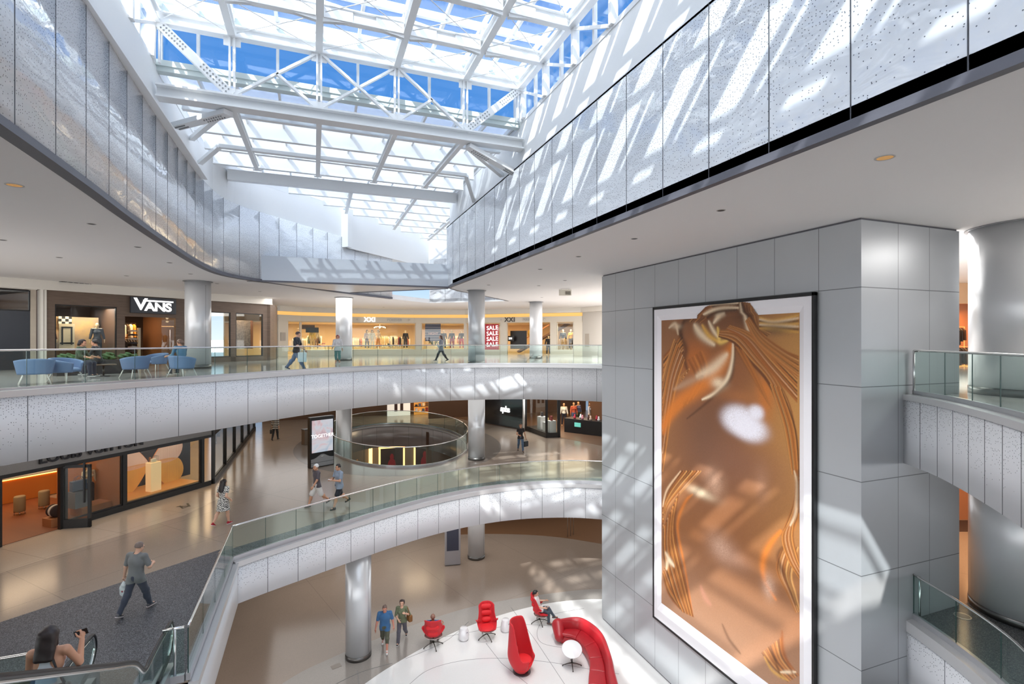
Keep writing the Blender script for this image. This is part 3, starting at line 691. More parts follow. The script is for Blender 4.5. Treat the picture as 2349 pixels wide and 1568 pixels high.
# ================================================================== picture tower
def tower_mat():
    t=NT('tower_panel'); s=t.sep(t.pos()); g=None
    def line(w,vals,hw):
        nonlocal g
        for v in vals:
            k=t.mth('LESS_THAN',t.mth('ABSOLUTE',t.mth('SUBTRACT',w,v)),hw); g=k if g is None else t.mth('MAXIMUM',g,k)
    line(s[2],[2.25,4.47,6.60,8.72,10.86,13.12],0.010)
    line(s[1],[18.14,16.81,15.53,14.24,12.95,11.65,10.34,9.05],0.008); line(s[0],[12.75,13.89],0.008)
    nz=t.n('ShaderNodeTexNoise',Vector=t.pos(),Scale=0.5,Detail=2.0).outputs[0]
    c=t.mix(nz,lin(176,180,184),lin(188,191,194))
    c=t.mix(t.mth('MULTIPLY',g,0.75),c,lin(70,72,74))
    b=t.bsdf(Base_Color=c,Roughness=0.33,Metallic=0.25,Specular_IOR_Level=0.5); return t.done(b)
TX0,TX1,TY0,TY1=11.5,15.05,8.0,19.2
mb=MB(); mb.b2((TX0,TY0,0.06),(TX1,TY1,CEIL-0.05)); struct(mb.obj('wall_tower',tower_mat()))
mb=MB(); mb.b2((TX0+0.04,TY0+0.04,CEIL-0.06),(TX1-0.04,TY1-0.04,CEIL)); mb.b2((TX0+0.03,TY0+0.03,0),(TX1-0.03,TY1-0.03,0.07)); struct(mb.obj('trim_tower_reveal',m_reveal))
# ---- framed picture
py0,py1,pz0,pz1=9.07,15.49,1.95,13.1
iy0,iy1,iz0,iz1=9.56,15.12,2.62,12.62
pic=thing('framed_picture','towering framed picture of draped gold fabric on the grey panelled tower','picture',(TX0,12.3,1.9)); O=(TX0,12.3,1.9)
mb=MB(O)
for a,b in (((TX0-0.13,py0,pz0),(TX0,py0+0.07,pz1)),((TX0-0.13,py1-0.07,pz0),(TX0,py1,pz1)),((TX0-0.13,py0,pz1-0.09),(TX0,py1,pz1)),((TX0-0.13,py0,pz0),(TX0,py1,pz0+0.07))): mb.b2(a,b)
mb.obj('frame',m_black,pic,bevel=0.006)
m_mat=plain('mat_board',lin(244,242,246),0.5)
mb=MB(O); y0,y1,z0,z1=py0+0.07,py1-0.07,pz0+0.07,pz1-0.09
fx=TX0-0.11; gx=TX0-0.02
for q in (((y0,z0),(y1,z0),(iy1,iz0),(iy0,iz0)),((y1,z0),(y1,z1),(iy1,iz1),(iy1,iz0)),((y1,z1),(y0,z1),(iy0,iz1),(iy1,iz1)),((y0,z1),(y0,z0),(iy0,iz0),(iy0,iz1))):
    m=[tuple((a[i]*0.45+b[i]*0.55) for i in (0,1)) for a,b in ((q[0],q[3]),(q[1],q[2]))]
    mb.poly([(fx,)+q[0],(fx,)+q[1],(fx,)+m[1],(fx,)+m[0]]); mb.poly([(fx,)+m[0],(fx,)+m[1],(gx,)+q[2],(gx,)+q[3]])
mb.obj('mat',m_mat,pic)
# ---- the print: folds of copper and gold cloth
def vcol_mat(name,rough=0.4,spec=0.5,coat=0.0):
    if name in MATS: return MATS[name]
    t=NT(name); a=t.n('ShaderNodeAttribute',attribute_name='ink')
    MATS[name]=t.done(t.bsdf(Base_Color=a.outputs['Color'],Roughness=rough,Specular_IOR_Level=spec,Coat_Weight=coat)); return MATS[name]
L3=lambda c:np.array(lin(*c)[:3])
def ink_print():
    A=lambda x,y:(1360+x/3.409,640+y/3.409); B=lambda x,y:(1360+x/3.214,1080+y/3.214)
    def yz(p): q=WX(p[0],p[1],TX0); return (iy1-q[1], q[2])     # across from left, height
    W,H=iy1-iy0,13.02-iz0
    nu,nv=320,600
    U,V=np.meshgrid(np.linspace(0,W,nu+1),np.linspace(iz0,13.02,nv+1))
    col=np.zeros(U.shape+(3,)); u=U/W; v=(V-iz0)/(iz1-iz0)
    rnd=np.random.RandomState(3)
    col[:]=L3((150,98,62))
    def blend(a,c): 
        nonlocal col
        a=np.clip(a,0,1)[...,None]; col=col*(1-a)+L3(c)*a
    blend(np.clip((u-0.62)*2.2,0,1)*np.clip((v-0.25)*2,0,1),(206,150,84))
    blend(np.clip((0.30-v)*3.0,0,0.85),(186,142,112))
    blend(np.clip((0.25-u)*3.0,0,0.6)*np.clip((v-.3)*3,0,1),(158,110,72))
    def blob(c,r,colr,a=1.0,p=2.0,grain=0.0):
        cu,cz=yz(c); e=yz((c[0]+r[0],c[1])); f=yz((c[0],c[1]+r[1]))
        ru=abs(e[0]-cu)+1e-6; rz=abs(f[1]-cz)+1e-6
        d=((U-cu)/ru)**2+((V-cz)/rz)**2
        g=np.exp(-d**(p/2))*a
        if grain: g=np.clip(g*(1+(rnd.rand(*g.shape)-0.5)*grain*0.55),0,1)
        blend(g,colr)
    def stroke(pts,w,c,a=0.9,taper=True,n_=6):
        nonlocal col
        P=[yz(p) for p in smooth_path(pts,n_)]; sc=abs(yz((pts[0][0]+10,pts[0][1]))[0]-yz(pts[0])[0])/10.0; n=len(P); m=w*sc*2.6
        us=[p[0] for p in P]; zs=[p[1] for p in P]
        i0=max(0,int((min(us)-m)/W*nu)); i1=min(nu+1,int((max(us)+m)/W*nu)+2); j0=max(0,int((min(zs)-m-iz0)/H*nv)); j1=min(nv+1,int((max(zs)+m-iz0)/H*nv)+2)
        if i1<=i0 or j1<=j0: return
        u_,v_=U[j0:j1,i0:i1],V[j0:j1,i0:i1]; best=np.full(u_.shape,9e9)
        for i in range(n-1):
            x0,z0=P[i];x1,z1=P[i+1]; dx,dz=x1-x0,z1-z0; L=dx*dx+dz*dz+1e-9
            t=np.clip(((u_-x0)*dx+(v_-z0)*dz)/L,0,1); f=(i+0.5)/(n-1); ww=w*sc*(math.sin(PI*min(1,max(0.12,f*0.76+0.12))) if taper else 1)
            best=np.minimum(best,np.hypot(u_-x0-t*dx,v_-z0-t*dz)/ww)
        al=(np.exp(-best**2)*np.clip(a,0,1))[...,None]; col[j0:j1,i0:i1]=col[j0:j1,i0:i1]*(1-al)+(c if isinstance(c,np.ndarray) else L3(c))*al
    RAMP=[(0.0,(46,28,20)),(0.25,(104,62,38)),(0.5,(176,104,52)),(0.68,(222,140,64)),(0.84,(238,190,118)),(1.0,(252,234,206))]
    def ramp(v): 
        v=min(1,max(0,v))
        for (p,c),(q,d) in zip(RAMP[:-1],RAMP[1:]):
            if v<=q: f=(v-p)/(q-p); return L3(c)*(1-f)+L3(d)*f
        return L3(RAMP[-1][1])
    def fan(pa,pb,n,w,cols=None,a=0.8,k=7.0,bias=0.45,amp=0.62):      # a sheaf of folds running between two edge curves
        n=n*3; ph=rnd.rand(4)*6.28
        for q in range(n):
            f=q/(n-1); s=0.5*math.sin(k*6.28*f+ph[0])+0.35*math.sin(k*2.3*6.28*f+ph[1])+0.3*math.sin(k*0.45*6.28*f+ph[2])
            stroke([(x0+(x1-x0)*f,y0+(y1-y0)*f) for (x0,y0),(x1,y1) in zip(pa,pb)],w*0.75,ramp(bias+amp*s*0.75),a,True,5)
    a=lambda *q:[A(x,y) for x,y in q]; b=lambda *q:[B(x,y) for x,y in q]
    OR,DK,HI,GD,BR=(222,128,52),(78,48,32),(250,226,190),(232,176,84),(158,92,50)
    blob(A(900,1250),(80,120),(116,82,64),0.85); blob(A(1150,1450),(110,60),(140,96,74),0.7); blob(A(1000,1000),(60,45),(120,80,58),0.6)
    blob(A(800,620),(36,40),(200,112,46),0.8); blob(A(1180,700),(50,70),(150,92,56),0.6); blob(A(1350,900),(20,50),(214,122,50),0.8)
    # strands to the left
    fan(a((700,430),(640,520),(560,600)),a((715,620),(640,740),(556,900)),20,3.2,[BR,DK,GD,HI,DK,OR])
    fan(a((760,700),(640,830),(552,960)),a((690,800),(600,960),(552,1150)),15,3.2,[OR,DK,HI,BR,DK])
    stroke(a((690,440),(730,540),(720,620),(740,700)),7,DK,0.7); stroke(a((715,330),(690,400),(700,450)),6,DK,.8); stroke(a((720,330),(780,285),(900,215)),7,DK,.8)
    blob(A(660,370),(10,6),HI,.6); stroke(a((600,380),(650,350),(670,430)),3,HI,.7)
    fan(a((640,470),(590,640),(551,760)),a((720,630),(640,900),(551,1500)),16,3.0,None,.75,9)
    fan(a((1180,180),(1230,330),(1330,470)),a((1270,230),(1300,360),(1400,420)),7,2.6,None,.7,4)
    fan(a((760,330),(900,215),(1180,184)),a((860,340),(1000,262),(1190,236)),8,2.6,None,.7,5,.38)
    fan(a((740,640),(800,800),(700,1010)),a((860,560),(900,720),(790,930)),8,3.4,None,.35,4,.42,.4)
    # orange sweep and lit fold
    stroke(a((556,1150),(640,990),(800,870),(930,770),(1040,620),(1085,520)),13,OR,0.9); stroke(a((556,1200),(600,1080),(700,980)),8,OR,.7)
    stroke(a((820,760),(950,690),(1050,590)),9,HI,.8); blob(A(985,810),(16,12),HI,.9,grain=.5)
    stroke(a((1100,500),(1095,640),(1050,790),(960,890),(860,940)),5,HI,.95); stroke(a((1118,500),(1110,650),(1070,800),(900,960),(740,1090)),4,DK,.6)
    stroke(a((640,860),(760,800),(860,760)),6,(196,160,130),.6)
    # top of the cloth
    blob(A(1000,300),(85,38),(120,78,52),.75); blob(A(1190,260),(22,30),(96,62,44),.85)
    for q,w,c in (([(800,360),(850,430),(950,510)],7,HI),([(860,360),(910,440),(990,490)],5,GD),([(950,340),(1000,280),(1050,262)],5,HI),([(910,330),(945,400),(985,455)],4,HI),([(890,275),(1000,235),(1160,225)],4,HI),([(900,300),(1010,255),(1150,240)],4,DK),([(960,215),(1060,190),(1180,200)],4,DK),([(930,200),(1050,182),(1160,186)],3,HI),([(980,380),(990,440),(1000,490),(1060,478)],5,(250,206,110)),([(1180,190),(1200,300),(1230,420),(1270,520)],5,HI),([(1190,190),(1230,300),(1300,400)],6,DK)): stroke(a(*q),w,c,.9)
    # sheaf of strands sweeping right from the knot
    fan(a((1000,400),(1150,420),(1300,590),(1450,800),(1560,1040),(1612,1420)),a((990,450),(1110,500),(1230,640),(1370,800),(1480,1050),(1590,1500)),24,2.6,[OR,DK,HI,BR,DK,GD],.85)
    fan(a((1080,360),(1250,430),(1400,560),(1600,740)),a((1050,390),(1200,480),(1360,680),(1600,960)),16,2.6,[DK,OR,GD,BR,HI],.75)
    fan(a((1230,300),(1330,440),(1500,560),(1610,600)),a((1200,330),(1290,500),(1450,640),(1610,760)),13,3.6,[BR,(170,122,78),DK,GD],.6)
    for k in range(7): stroke(a((1310,300+k*14),(1420,330+k*10),(1610,282+k*22)),4,[GD,HI,DK][k%3],.7)
    blob(A(1430,400),(36,12),(92,72,58),.6)
    fan(a((1110,520),(1220,700),(1330,900)),a((1180,560),(1290,760),(1400,1010)),8,3.2,None,.35,4,.45,.4)
    fan(a((1390,820),(1500,1150),(1560,1520)),a((1480,860),(1590,1180),(1618,1540)),8,2.6,None,.75,6)
    blob(A(1150,1100),(44,34),(246,243,252),1.0,4.5,grain=.7); blob(A(1230,1170),(40,28),(246,243,252),1.0,4,grain=.7); blob(A(1280,1040),(18,18),(246,243,252),1.0,4,grain=.6)
    blob(A(1180,920),(60,16),(176,112,66),.6,grain=.4)
    # lower half
    fan(b((800,0),(680,120),(560,260),(522,420)),b((650,0),(560,120),(530,200),(520,260)),16,2.8,[GD,DK,HI,BR,DK],.8)
    stroke(b((740,170),(690,220),(640,330),(630,450),(680,700),(740,1060)),4,OR,.7); stroke(b((620,200),(600,420),(650,700),(700,900)),5,DK,.7)
    fan(b((540,700),(600,820),(740,1060)),b((520,760),(560,900),(640,1010)),12,2.6,[DK,GD,BR],.7)
    fan(b((640,160),(600,420),(680,800),(745,1070)),b((525,420),(530,640),(600,900),(660,1030)),16,2.8,None,.75,9,.42)
    fan(b((1500,60),(1480,260),(1390,470)),b((1530,60),(1528,300),(1450,520)),8,2.6,None,.75,5)
    fan(b((1400,560),(1360,720),(1440,900),(1500,1040)),b((1520,560),(1470,760),(1500,900),(1532,1030)),10,2.8,None,.6,6,.5)
    fan(b((1250,1340),(1330,1440),(1440,1550)),b((1400,1220),(1420,1360),(1525,1500)),10,2.8,None,.6,5,.5,.5)
    stroke(b((540,600),(560,640),(600,700)),4,HI,.8); stroke(b((545,720),(560,660),(600,690)),4,HI,.7)
    blob(B(800,160),(26,10),HI,.95,grain=.4); blob(B(900,90),(20,30),(232,186,156),.6,grain=.9)
    blob(B(950,570),(30,30),(226,184,160),.6,grain=1.1); blob(B(1050,650),(34,22),(210,164,140),.35,grain=1.1); blob(B(1250,100),(16,40),(196,148,120),.4,grain=1.)
    fan(b((1470,370),(1400,480),(1440,640),(1530,800)),b((1500,300),(1480,480),(1510,620),(1535,700)),16,2.8,[DK,GD,BR,OR,DK],.8)
    stroke(b((1390,440),(1310,540),(1260,660),(1270,800),(1350,940)),8,OR,.85); stroke(b((1400,560),(1370,640),(1430,800),(1500,980)),6,DK,.6)
    blob(B(1300,850),(14,24),(240,200,176),.6,grain=1.)
    stroke(b((1300,1300),(1350,1400),(1390,1520)),4,DK,.6); stroke(b((1270,1370),(1330,1470),(1440,1540)),4,GD,.7); stroke(b((1390,1480),(1500,1478)),3,HI,.9); stroke(b((1400,1180),(1410,1320),(1480,1500)),5,BR,.7)
    stroke(b((960,1130),(1010,1240),(1090,1340)),4,DK,.5); stroke(b((800,850),(830,930),(870,980)),6,(200,140,116),.6)
    stroke(b((1490,0),(1510,100),(1500,300),(1460,400)),4,HI,.6); stroke(b((1520,0),(1525,300)),6,DK,.6)
    col=np.clip(col*(1+0.10*(rnd.rand(nv+1,nu+1,1)-0.5)),0,1)
    # cloth outline: the rectangle plus the peak that rises over the mat
    pk=[yz(p) for p in ((1588,742),(1606,722),(1625,703),(1645,695),(1672,692),(1705,690),(1728,694),(1738,708),(1745,735))]
    px=[p[0] for p in pk]; pzv=[p[1] for p in pk]
    lim=np.interp(U[0],px,pzv,left=0,right=0)
    def emit(name,x,sel,parent):
        idx=-np.ones(U.shape,int); vs=[];fs=[];cs=[]
        for j in range(nv):
            for i in range(nu):
                if sel(i,j):
                    q=[]
                    for jj,ii in ((j,i),(j,i+1),(j+1,i+1),(j+1,i)):
                        if idx[jj,ii]<0:
                            idx[jj,ii]=len(vs); vs.append(((x(V[jj,ii]) if callable(x) else x)-O[0],iy1-U[jj,ii]-O[1],V[jj,ii]-O[2])); cs.append(tuple(col[jj,ii])+(1,))
                        q.append(idx[jj,ii])
                    fs.append(q)
        me=bpy.data.meshes.new(name); me.from_pydata(vs,[],fs); at=me.color_attributes.new('ink','FLOAT_COLOR','POINT')
        at.data.foreach_set('color',np.array(cs,dtype=np.float32).ravel()); me.materials.append(vcol_mat('print_ink',0.45,0.4)); me.update()
        o=bpy.data.objects.new(name,me); COL.objects.link(o); o.parent=parent; return o
    jt=int((iz1-iz0)/(13.02-iz0)*nv)
    pr=emit('print',TX0-0.022,lambda i,j:j<=jt,pic)
    emit('print_peak',lambda z:TX0-0.024-0.096*min(1,max(0,(z-iz1)/0.10)),lambda i,j:V[j+1,i]<=min(lim[i],lim[i+1]) and j>jt-5,pr)
ink_print()
# ================================================================== columns
def column(x,y,z0,z1,d,label,ring=True,collar=True):
    o=(x,y,z0); t=thing('steel_column',label,'column',o)
    mb=MB(); mb.cyl((0,0,0.16 if ring else 0),d/2,z1-z0-(0.16 if ring else 0)-0.02,40); mb.obj('shaft',m_column,t)
    if ring: mb=MB(); mb.cyl((0,0,0.006),d/2+0.012,0.17,40); mb.obj('base_ring',m_steel_d,t)
    if collar: mb=MB(); mb.cyl((0,0,z1-z0-0.025),d/2+0.08,0.02,40); mb.obj('collar',plain('collar_grey',lin(150,152,155),.4),t)
    mb=MB(); mb.box((d/2*0.70,-d/2*0.70,(z1-z0)/2),(0.012,0.012,z1-z0-0.4),0.78); mb.obj('seam',plain('column_seam',lin(90,92,96),.5),t)
    return t
column(8.42,27.45,F3,CEIL,0.93,'round steel column by the woman in a grey jacket on the top level')
column(8.42,27.45,F2,8.85,0.93,'round steel column standing beside the oval opening on the middle level')
column(8.3,27.1,F1,4.05,0.93,'round steel column behind the lounge, next to the grey directory')
column(-5.12,27.9,F3,CEIL,1.08,'thick steel column in front of the dark wood shop')
column(1.78,35.0,F3,CEIL,1.02,'steel column on the top level in front of the first gold lit shop sign')
column(1.78,35.0,F1,8.8,1.0,'steel column rising through the oval floor opening',ring=False)
column(14.9,34.0,F3,CEIL,0.92,'thin steel column farthest back on the top level, before the second gold shop sign')
column(1.55,20.25,F1,4.0,0.94,'steel column on the ground floor beside the couple walking')
column(16.15,7.15,F3,CEIL,2.2,'wide pale steel column on the upper right balcony')
column(16.15,7.15,F2,9.0,2.2,'wide pale steel column on the lower right balcony')
# ================================================================== balustrades
def balustrade(path,zf,h,step,label,rail=0.026,posts=(),shoe=0.14,closed=False,glass_mat_=None):
    mid=path[len(path)//2]; O_=(mid[0],mid[1],zf); t=thing('glass_balustrade',label,'railing',O_)
    s=resample(path,step)
    for a,b in zip(s[:-1],s[1:]):
        mb=MB(O_); A=Vector((a[0],a[1],0)); Bv=Vector((b[0],b[1],0)); d=(Bv-A).normalized()*0.006
        A+=d;Bv-=d; mb.beam((A.x,A.y,zf+(h+0.05)/2),(Bv.x,Bv.y,zf+(h+0.05)/2),0.018,h-0.06)
        mb.cur=1; e=d.normalized()*0.004; mb.beam((A.x-e.x,A.y-e.y,zf+(h+0.05)/2),(A.x+e.x,A.y+e.y,zf+(h+0.05)/2),0.0182,h-0.06)
        mb.obj('glass_panel',[glass_mat_ or m_rail_glass,plain('glass_edge',lin(38,70,66),0.3)],t)
    fine=resample(path,0.25)
    mb=MB(O_); mb.tube([(p[0],p[1],zf+h) for p in fine],rail,10,closed=False); mb.obj('handrail',m_chrome,t)
    mb=MB(O_); mb.ribbon(offset(fine,-0.04),zf,zf+shoe,0.08); mb.obj('base_shoe',m_shoe,t)
    for (x,y) in posts: mb=MB(O_); mb.tube([(x,y,zf),(x,y,zf+h)],0.024,10); mb.obj('post',m_steel,t)
    return t
balustrade(offset(edge3,0.12),F3,1.07,1.27,'long curved glass balustrade along the top level balcony')
balustrade(edge2c,F2,1.05,1.0,'curved glass balustrade along the middle level balcony')
balustrade([(-2.3,11.62),(-2.3,17.4)],F2,1.05,1.45,'straight glass balustrade beside the escalator opening')
balustrade([(-2.72,11.62),(-2.36,11.62)],F2,1.05,0.5,'short glass railing end with steel post at the right of the escalator',posts=[(-2.52,11.62)])
balustrade([(-9.0,11.62),(-4.28,11.62)],F2,1.05,1.3,'glass railing with slim posts left of the escalator behind the woman in white',posts=[(-4.75,11.6),(-6.3,11.6),(-7.9,11.6)])
balustrade(offset(edge3r,0.16),F3,1.07,1.05,'glass balustrade on the upper right balcony',posts=[(13.15,7.9)])
balustrade(edge2r,F2,1.05,1.25,'glass balustrade on the lower right balcony',posts=[(13.32,7.88)])
balustrade(offset(void[::-1]+[void[-1]],0.1),F2,1.05,1.9,'oval glass balustrade around the opening on the middle level',shoe=0.1)
# ================================================================== skylight
ZB=18.70; ZC=20.72; ND=[-4.02,-2.2,0.13,2.44,4.70,6.64]; YT=16.6; ZG=21.4
m_roofglass=glass_mat('roof_glass',(0.93,0.97,1.0,1),1.5,haze=0.03,hazecol=(0.93,0.95,1.0,1))
m_endglass=glass_mat('end_glass',(0.97,0.99,1.0,1),1.5)
m_lowglass=glass_mat('frosted_roof_glass',(0.9,0.96,1.0,1),1.5,haze=0.5,hazecol=(0.95,0.97,1.0,1))
m_sill=plain('grey_green_sill',lin(206,216,214),0.5)
m_bolt=plain('bolt_grey',lin(150,152,152),0.4)
S=m_steelwhite
# front truss
O=(1.3,YT,ZB); tr=thing('roof_truss','big white steel truss with crossed braces spanning the skylight','roof truss',O)
def part(name,fn,mat=S,parent=tr,org=O,bevel=0):
    mb=MB(org); fn(mb); return mb.obj(name,mat,parent,bevel=bevel)
part('upper_chord',lambda m:m.ibeam((ND[0],YT,ZC),(ND[5],YT,ZC),0.26,0.34,0.04))
part('lower_chord',lambda m:(m.ibeam((ND[0],YT,ZB),(ND[5]+0.1,YT,ZB),0.42,0.36,0.05)))
for i,x in enumerate(ND):
    z0=ZB+0.15 if 0<i<5 else ZW
    part('post',lambda m:(m.beam((x-0.06,YT,z0),(x-0.06,YT,ZC-0.1),0.05,0.12,up=(0,1,0)),m.beam((x+0.06,YT,z0),(x+0.06,YT,ZC-0.1),0.05,0.12,up=(0,1,0))))
T=lambda i:(ND[i],YT,ZC-0.12); Bm=lambda i:(ND[i],YT,ZB+0.2)
def mid(p,q,f=0.5): return tuple(p[k]+(q[k]-p[k])*f for k in range(3))
for p,q in ((T(2),Bm(1)),(T(2),Bm(3)),(T(3),Bm(2)),(T(3),Bm(4)),(mid(T(2),Bm(1)),mid(Bm(2),T(2),-0.02)),(mid(T(3),Bm(4)),mid(Bm(3),T(3),-0.02))):
    bi=globals().get('bi',0)+1; dy=(bi%2)*0.016; p=(p[0],p[1]+dy,p[2]); q=(q[0],q[1]+dy,q[2]); part('diagonal_brace',lambda m:(m.beam(p,q,0.07,0.13,up=(0,1,0))))
for p,q in ((T(0),Bm(1)),(T(5),Bm(4))):
    part('end_brace',lambda m:m.beam((p[0],YT-0.02,p[2]),(q[0],YT-0.02,q[2]),0.24,0.16,up=(0,1,0)))
    for e,f0,f1 in ((p,0.08,0.36),(q,0.60,0.94)):
        def bolts(m):
            d=Vector((q[0]-p[0],0,q[2]-p[2])).normalized(); n=Vector((-d.z,0,d.x))
            for k in range(9):
                c=Vector(mid(p,q,f0+(f1-f0)*k/8)); 
                for s_ in (-0.05,0.05):
                    e_=c+n*s_; m.box((e_.x,YT-0.105,e_.z),(0.035,0.03,0.035))
        part('bolt_row',bolts,m_bolt)
for i in range(1,5): part('gusset_plate',lambda m:(m.box((ND[i],YT,ZB+0.26),(0.5,0.03,0.3)),m.box((ND[i],YT,ZC-0.26),(0.44,0.03,0.28))))
# transverse beams and rafters of the high roof
YS=[14.7,12.75,10.8,8.85,6.9,4.95,3.0,1.05,-0.9,-2.85]
for k,y in enumerate(YS):
    o=(1.3,y,ZC); t=thing('roof_cross_beam','white steel beam across the high skylight, %s on the near side of the crossed truss'%ORD[k],'beam',o,group='cross beams of the high skylight')
    for xa,xb in zip(ND[:-1],ND[1:]): part('beam_segment',lambda m:m.ibeam((xa+0.105,y,ZC),(xb-0.105,y,ZC),0.2,0.36,0.03),S,t,o)
    for x in ND[1:5]:
        part('end_plate',lambda m:(m.beam((x-0.62,y,ZC),(x-0.02,y,ZC),0.05,0.5),m.beam((x+0.02,y,ZC),(x+0.62,y,ZC),0.05,0.5)) if False else [m.poly([(x+s_*0.08,y+e,ZC+0.3),(x+s_*0.08,y+e,ZC-0.28),(x+s_*0.85,y+e,ZC-0.17),(x+s_*0.85,y+e,ZC+0.19)]) for s_ in (-1,1) for e in (-0.06,0.06)],S,t,o)
        part('stub_post',lambda m:m.beam((x,y,ZC+0.15),(x,y,ZG-0.2),0.1,0.1),S,t,o)
for k,x in enumerate(ND):
    o=(x,6,ZC); w=('left edge of the high skylight','first rafter in from the left side','second rafter in from the left side','third rafter in from the left side','fourth rafter in from the left side','right edge of the high skylight')[k]
    mb=MB(o); mb.ibeam((x,-6.8,ZC-0.004),(x,YT-0.14,ZC-0.004),0.2,0.31,0.03); t=thing('roof_rafter','long white steel rafter running to the crossed truss, '+w,'beam',o,group='rafters of the high skylight')
    mb.obj('beam_flange',S,t)
n=0
YR=[YT]+YS
for a in range(3):
    for i in range(5):
        y1,y0=YR[a],YR[a+1]; x0,x1=ND[i]+0.14,ND[i+1]-0.14; y0,y1=y0+0.14,y1-0.16; z=ZC-0.08; o=((x0+x1)/2,(y0+y1)/2,z)
        t=thing('tie_rod_pair','crossed tie rods under the high skylight, %s bay from left, %s row from truss'%(ORD[i],ORD[a]),'tie rod',o,group='tie rods under the skylight')
        for p,q in (((x0,y0,z),(x1,y1,z)),((x1,y0,z),(x0,y1,z))):
            mb=MB(o); mb.tube([p,q],0.013,6); mb.obj('rod',S,t)
# glazing of the high roof
GX=sorted(set(ND+[(a+b)/2 for a,b in zip(ND[:-1],ND[1:])]+[-4.3,6.95]))
mb=MB(); mb.b2((-4.3,-6.9,ZG),(6.95,17.0,ZG+0.02)); win=struct(mb.obj('window_1',m_roofglass))
ys=sorted([y for y in YR]+[y-0.97 for y in YR]+[17.0])
for y in ys: mb=MB(); mb.b2((-4.35,y-0.06,ZG-0.22),(7.0,y+0.06,ZG-0.01)); mb.obj('glazing_bar',S,win)
for x in GX: mb=MB(); w=0.09 if x in (-4.3,6.95) else 0.045; mb.b2((x-w,-6.9,ZG-0.16),(x+w,17.0,ZG-0.012)); mb.obj('glazing_bar',S,win)
# clerestories along both sides
for nm,x,sg in (('window_2',-4.2,1),('window_3',6.84,-1)):
    mb=MB(); mb.b2((x-0.012,-6.9,ZW),(x+0.012,17.0,ZG-0.1)); wn=struct(mb.obj(nm,m_endglass))
    for y in ys: mb=MB(); mb.b2((x-0.05,y-0.045,ZW),(x+0.05,y+0.045,ZG-0.05)); mb.obj('mullion',S,wn)
    mb=MB(); mb.b2((x-0.08,-6.9,ZW),(x+0.08,17.0,ZW+0.14)); mb.b2((x-0.08,-6.9,20.85),(x+0.08,17.0,21.05)); mb.obj('sash_rail',S,wn)
    xb=x+sg*0.10 if False else x+sg*0.115
    for a in range(7):
        y1,y0=YR[a],YR[a+1]; o=(xb,(y0+y1)/2,ZW); side='left' if sg>0 else 'right'
        t=thing('eave_brace','white slanted brace and post by the %s clerestory, %s from the truss'%(side,ORD[a]),'brace',o,group='braces along the %s clerestory'%side)
        part('post',lambda m:m.beam((xb,y1-0.02 if a else y1-0.2,ZW+0.06),(xb,y1-0.02,ZC-0.1),0.12,0.12),S,t,o)
        part('brace',lambda m:m.beam((xb,y0+0.1,ZW+0.1),(xb,y1-0.1,ZC-0.2),0.08,0.1,up=(1,0,0)),S,t,o)
# end wall behind the truss
mb=MB(); mb.b2((-4.2,16.99,19.72),(6.84,17.01,20.8)); wn=struct(mb.obj('window_4',m_endglass))
for x in GX: mb=MB(); mb.b2((x-0.04,16.94,19.7),(x+0.04,17.06,20.85)); mb.obj('mullion',S,wn)
mb=MB(); mb.b2((-4.2,16.9,20.78),(6.84,17.1,21.02)); mb.obj('header',S,wn)
mb=MB(); mb.b2((-4.2,16.92,21.02),(6.84,17.08,21.36)); mb.obj('header_panel',m_sill,wn)
mb=MB(); mb.b2((-4.2,16.88,19.42),(6.84,17.14,19.56)); mb.b2((-4.2,16.84,19.56),(6.84,17.1,19.72)); mb.obj('sill',m_sill,wn)
# braces from the truss ends to the walls
def brace(name,label,p,q,w,h,group=None,bolts=False):
    o=p; t=thing(name,label,'brace',o,group=group); mb=MB(o); mb.beam(p,q,w,h); mb.obj('bar',S,t)
    if bolts:
        d=Vector(q)-Vector(p)
        for f0,f1 in ((0.1,0.4),(0.78,0.95)):
            mb=MB(o)
            for k in range(8):
                c=Vector(p)+d*(f0+(f1-f0)*k/7)
                for s_ in (-0.06,0.06):
                    r=d.cross(Vector((0,0,1))).normalized()*s_; mb.box((c.x+r.x,c.y+r.y,c.z-h/2-0.012),(0.035,0.035,0.03))
            mb.obj('bolt_row',m_bolt,t)
nl=(ND[1]-0.1,YT+0.05,ZB-0.27); nr=(ND[4]+0.1,YT+0.05,ZB-0.27)
brace('wall_brace','broad bolted brace from the left end of the truss down to the wall',nl,WX(402,290,-4.0),0.3,0.14,bolts=True)
brace('wall_brace','narrower brace below the bolted one at the left wall',(ND[1]-0.35,YT+0.75,ZB-0.02),WX(440,318,-4.02),0.16,0.14)
brace('wall_brace','broad bolted brace from the right end of the truss down to the wall',nr,WX(1180,396,6.66),0.3,0.14,bolts=True)
brace('wall_brace','narrower brace below the bolted one at the right wall',(ND[4]+0.35,YT+0.75,ZB-0.05),WX(1152,402,6.72),0.16,0.16)
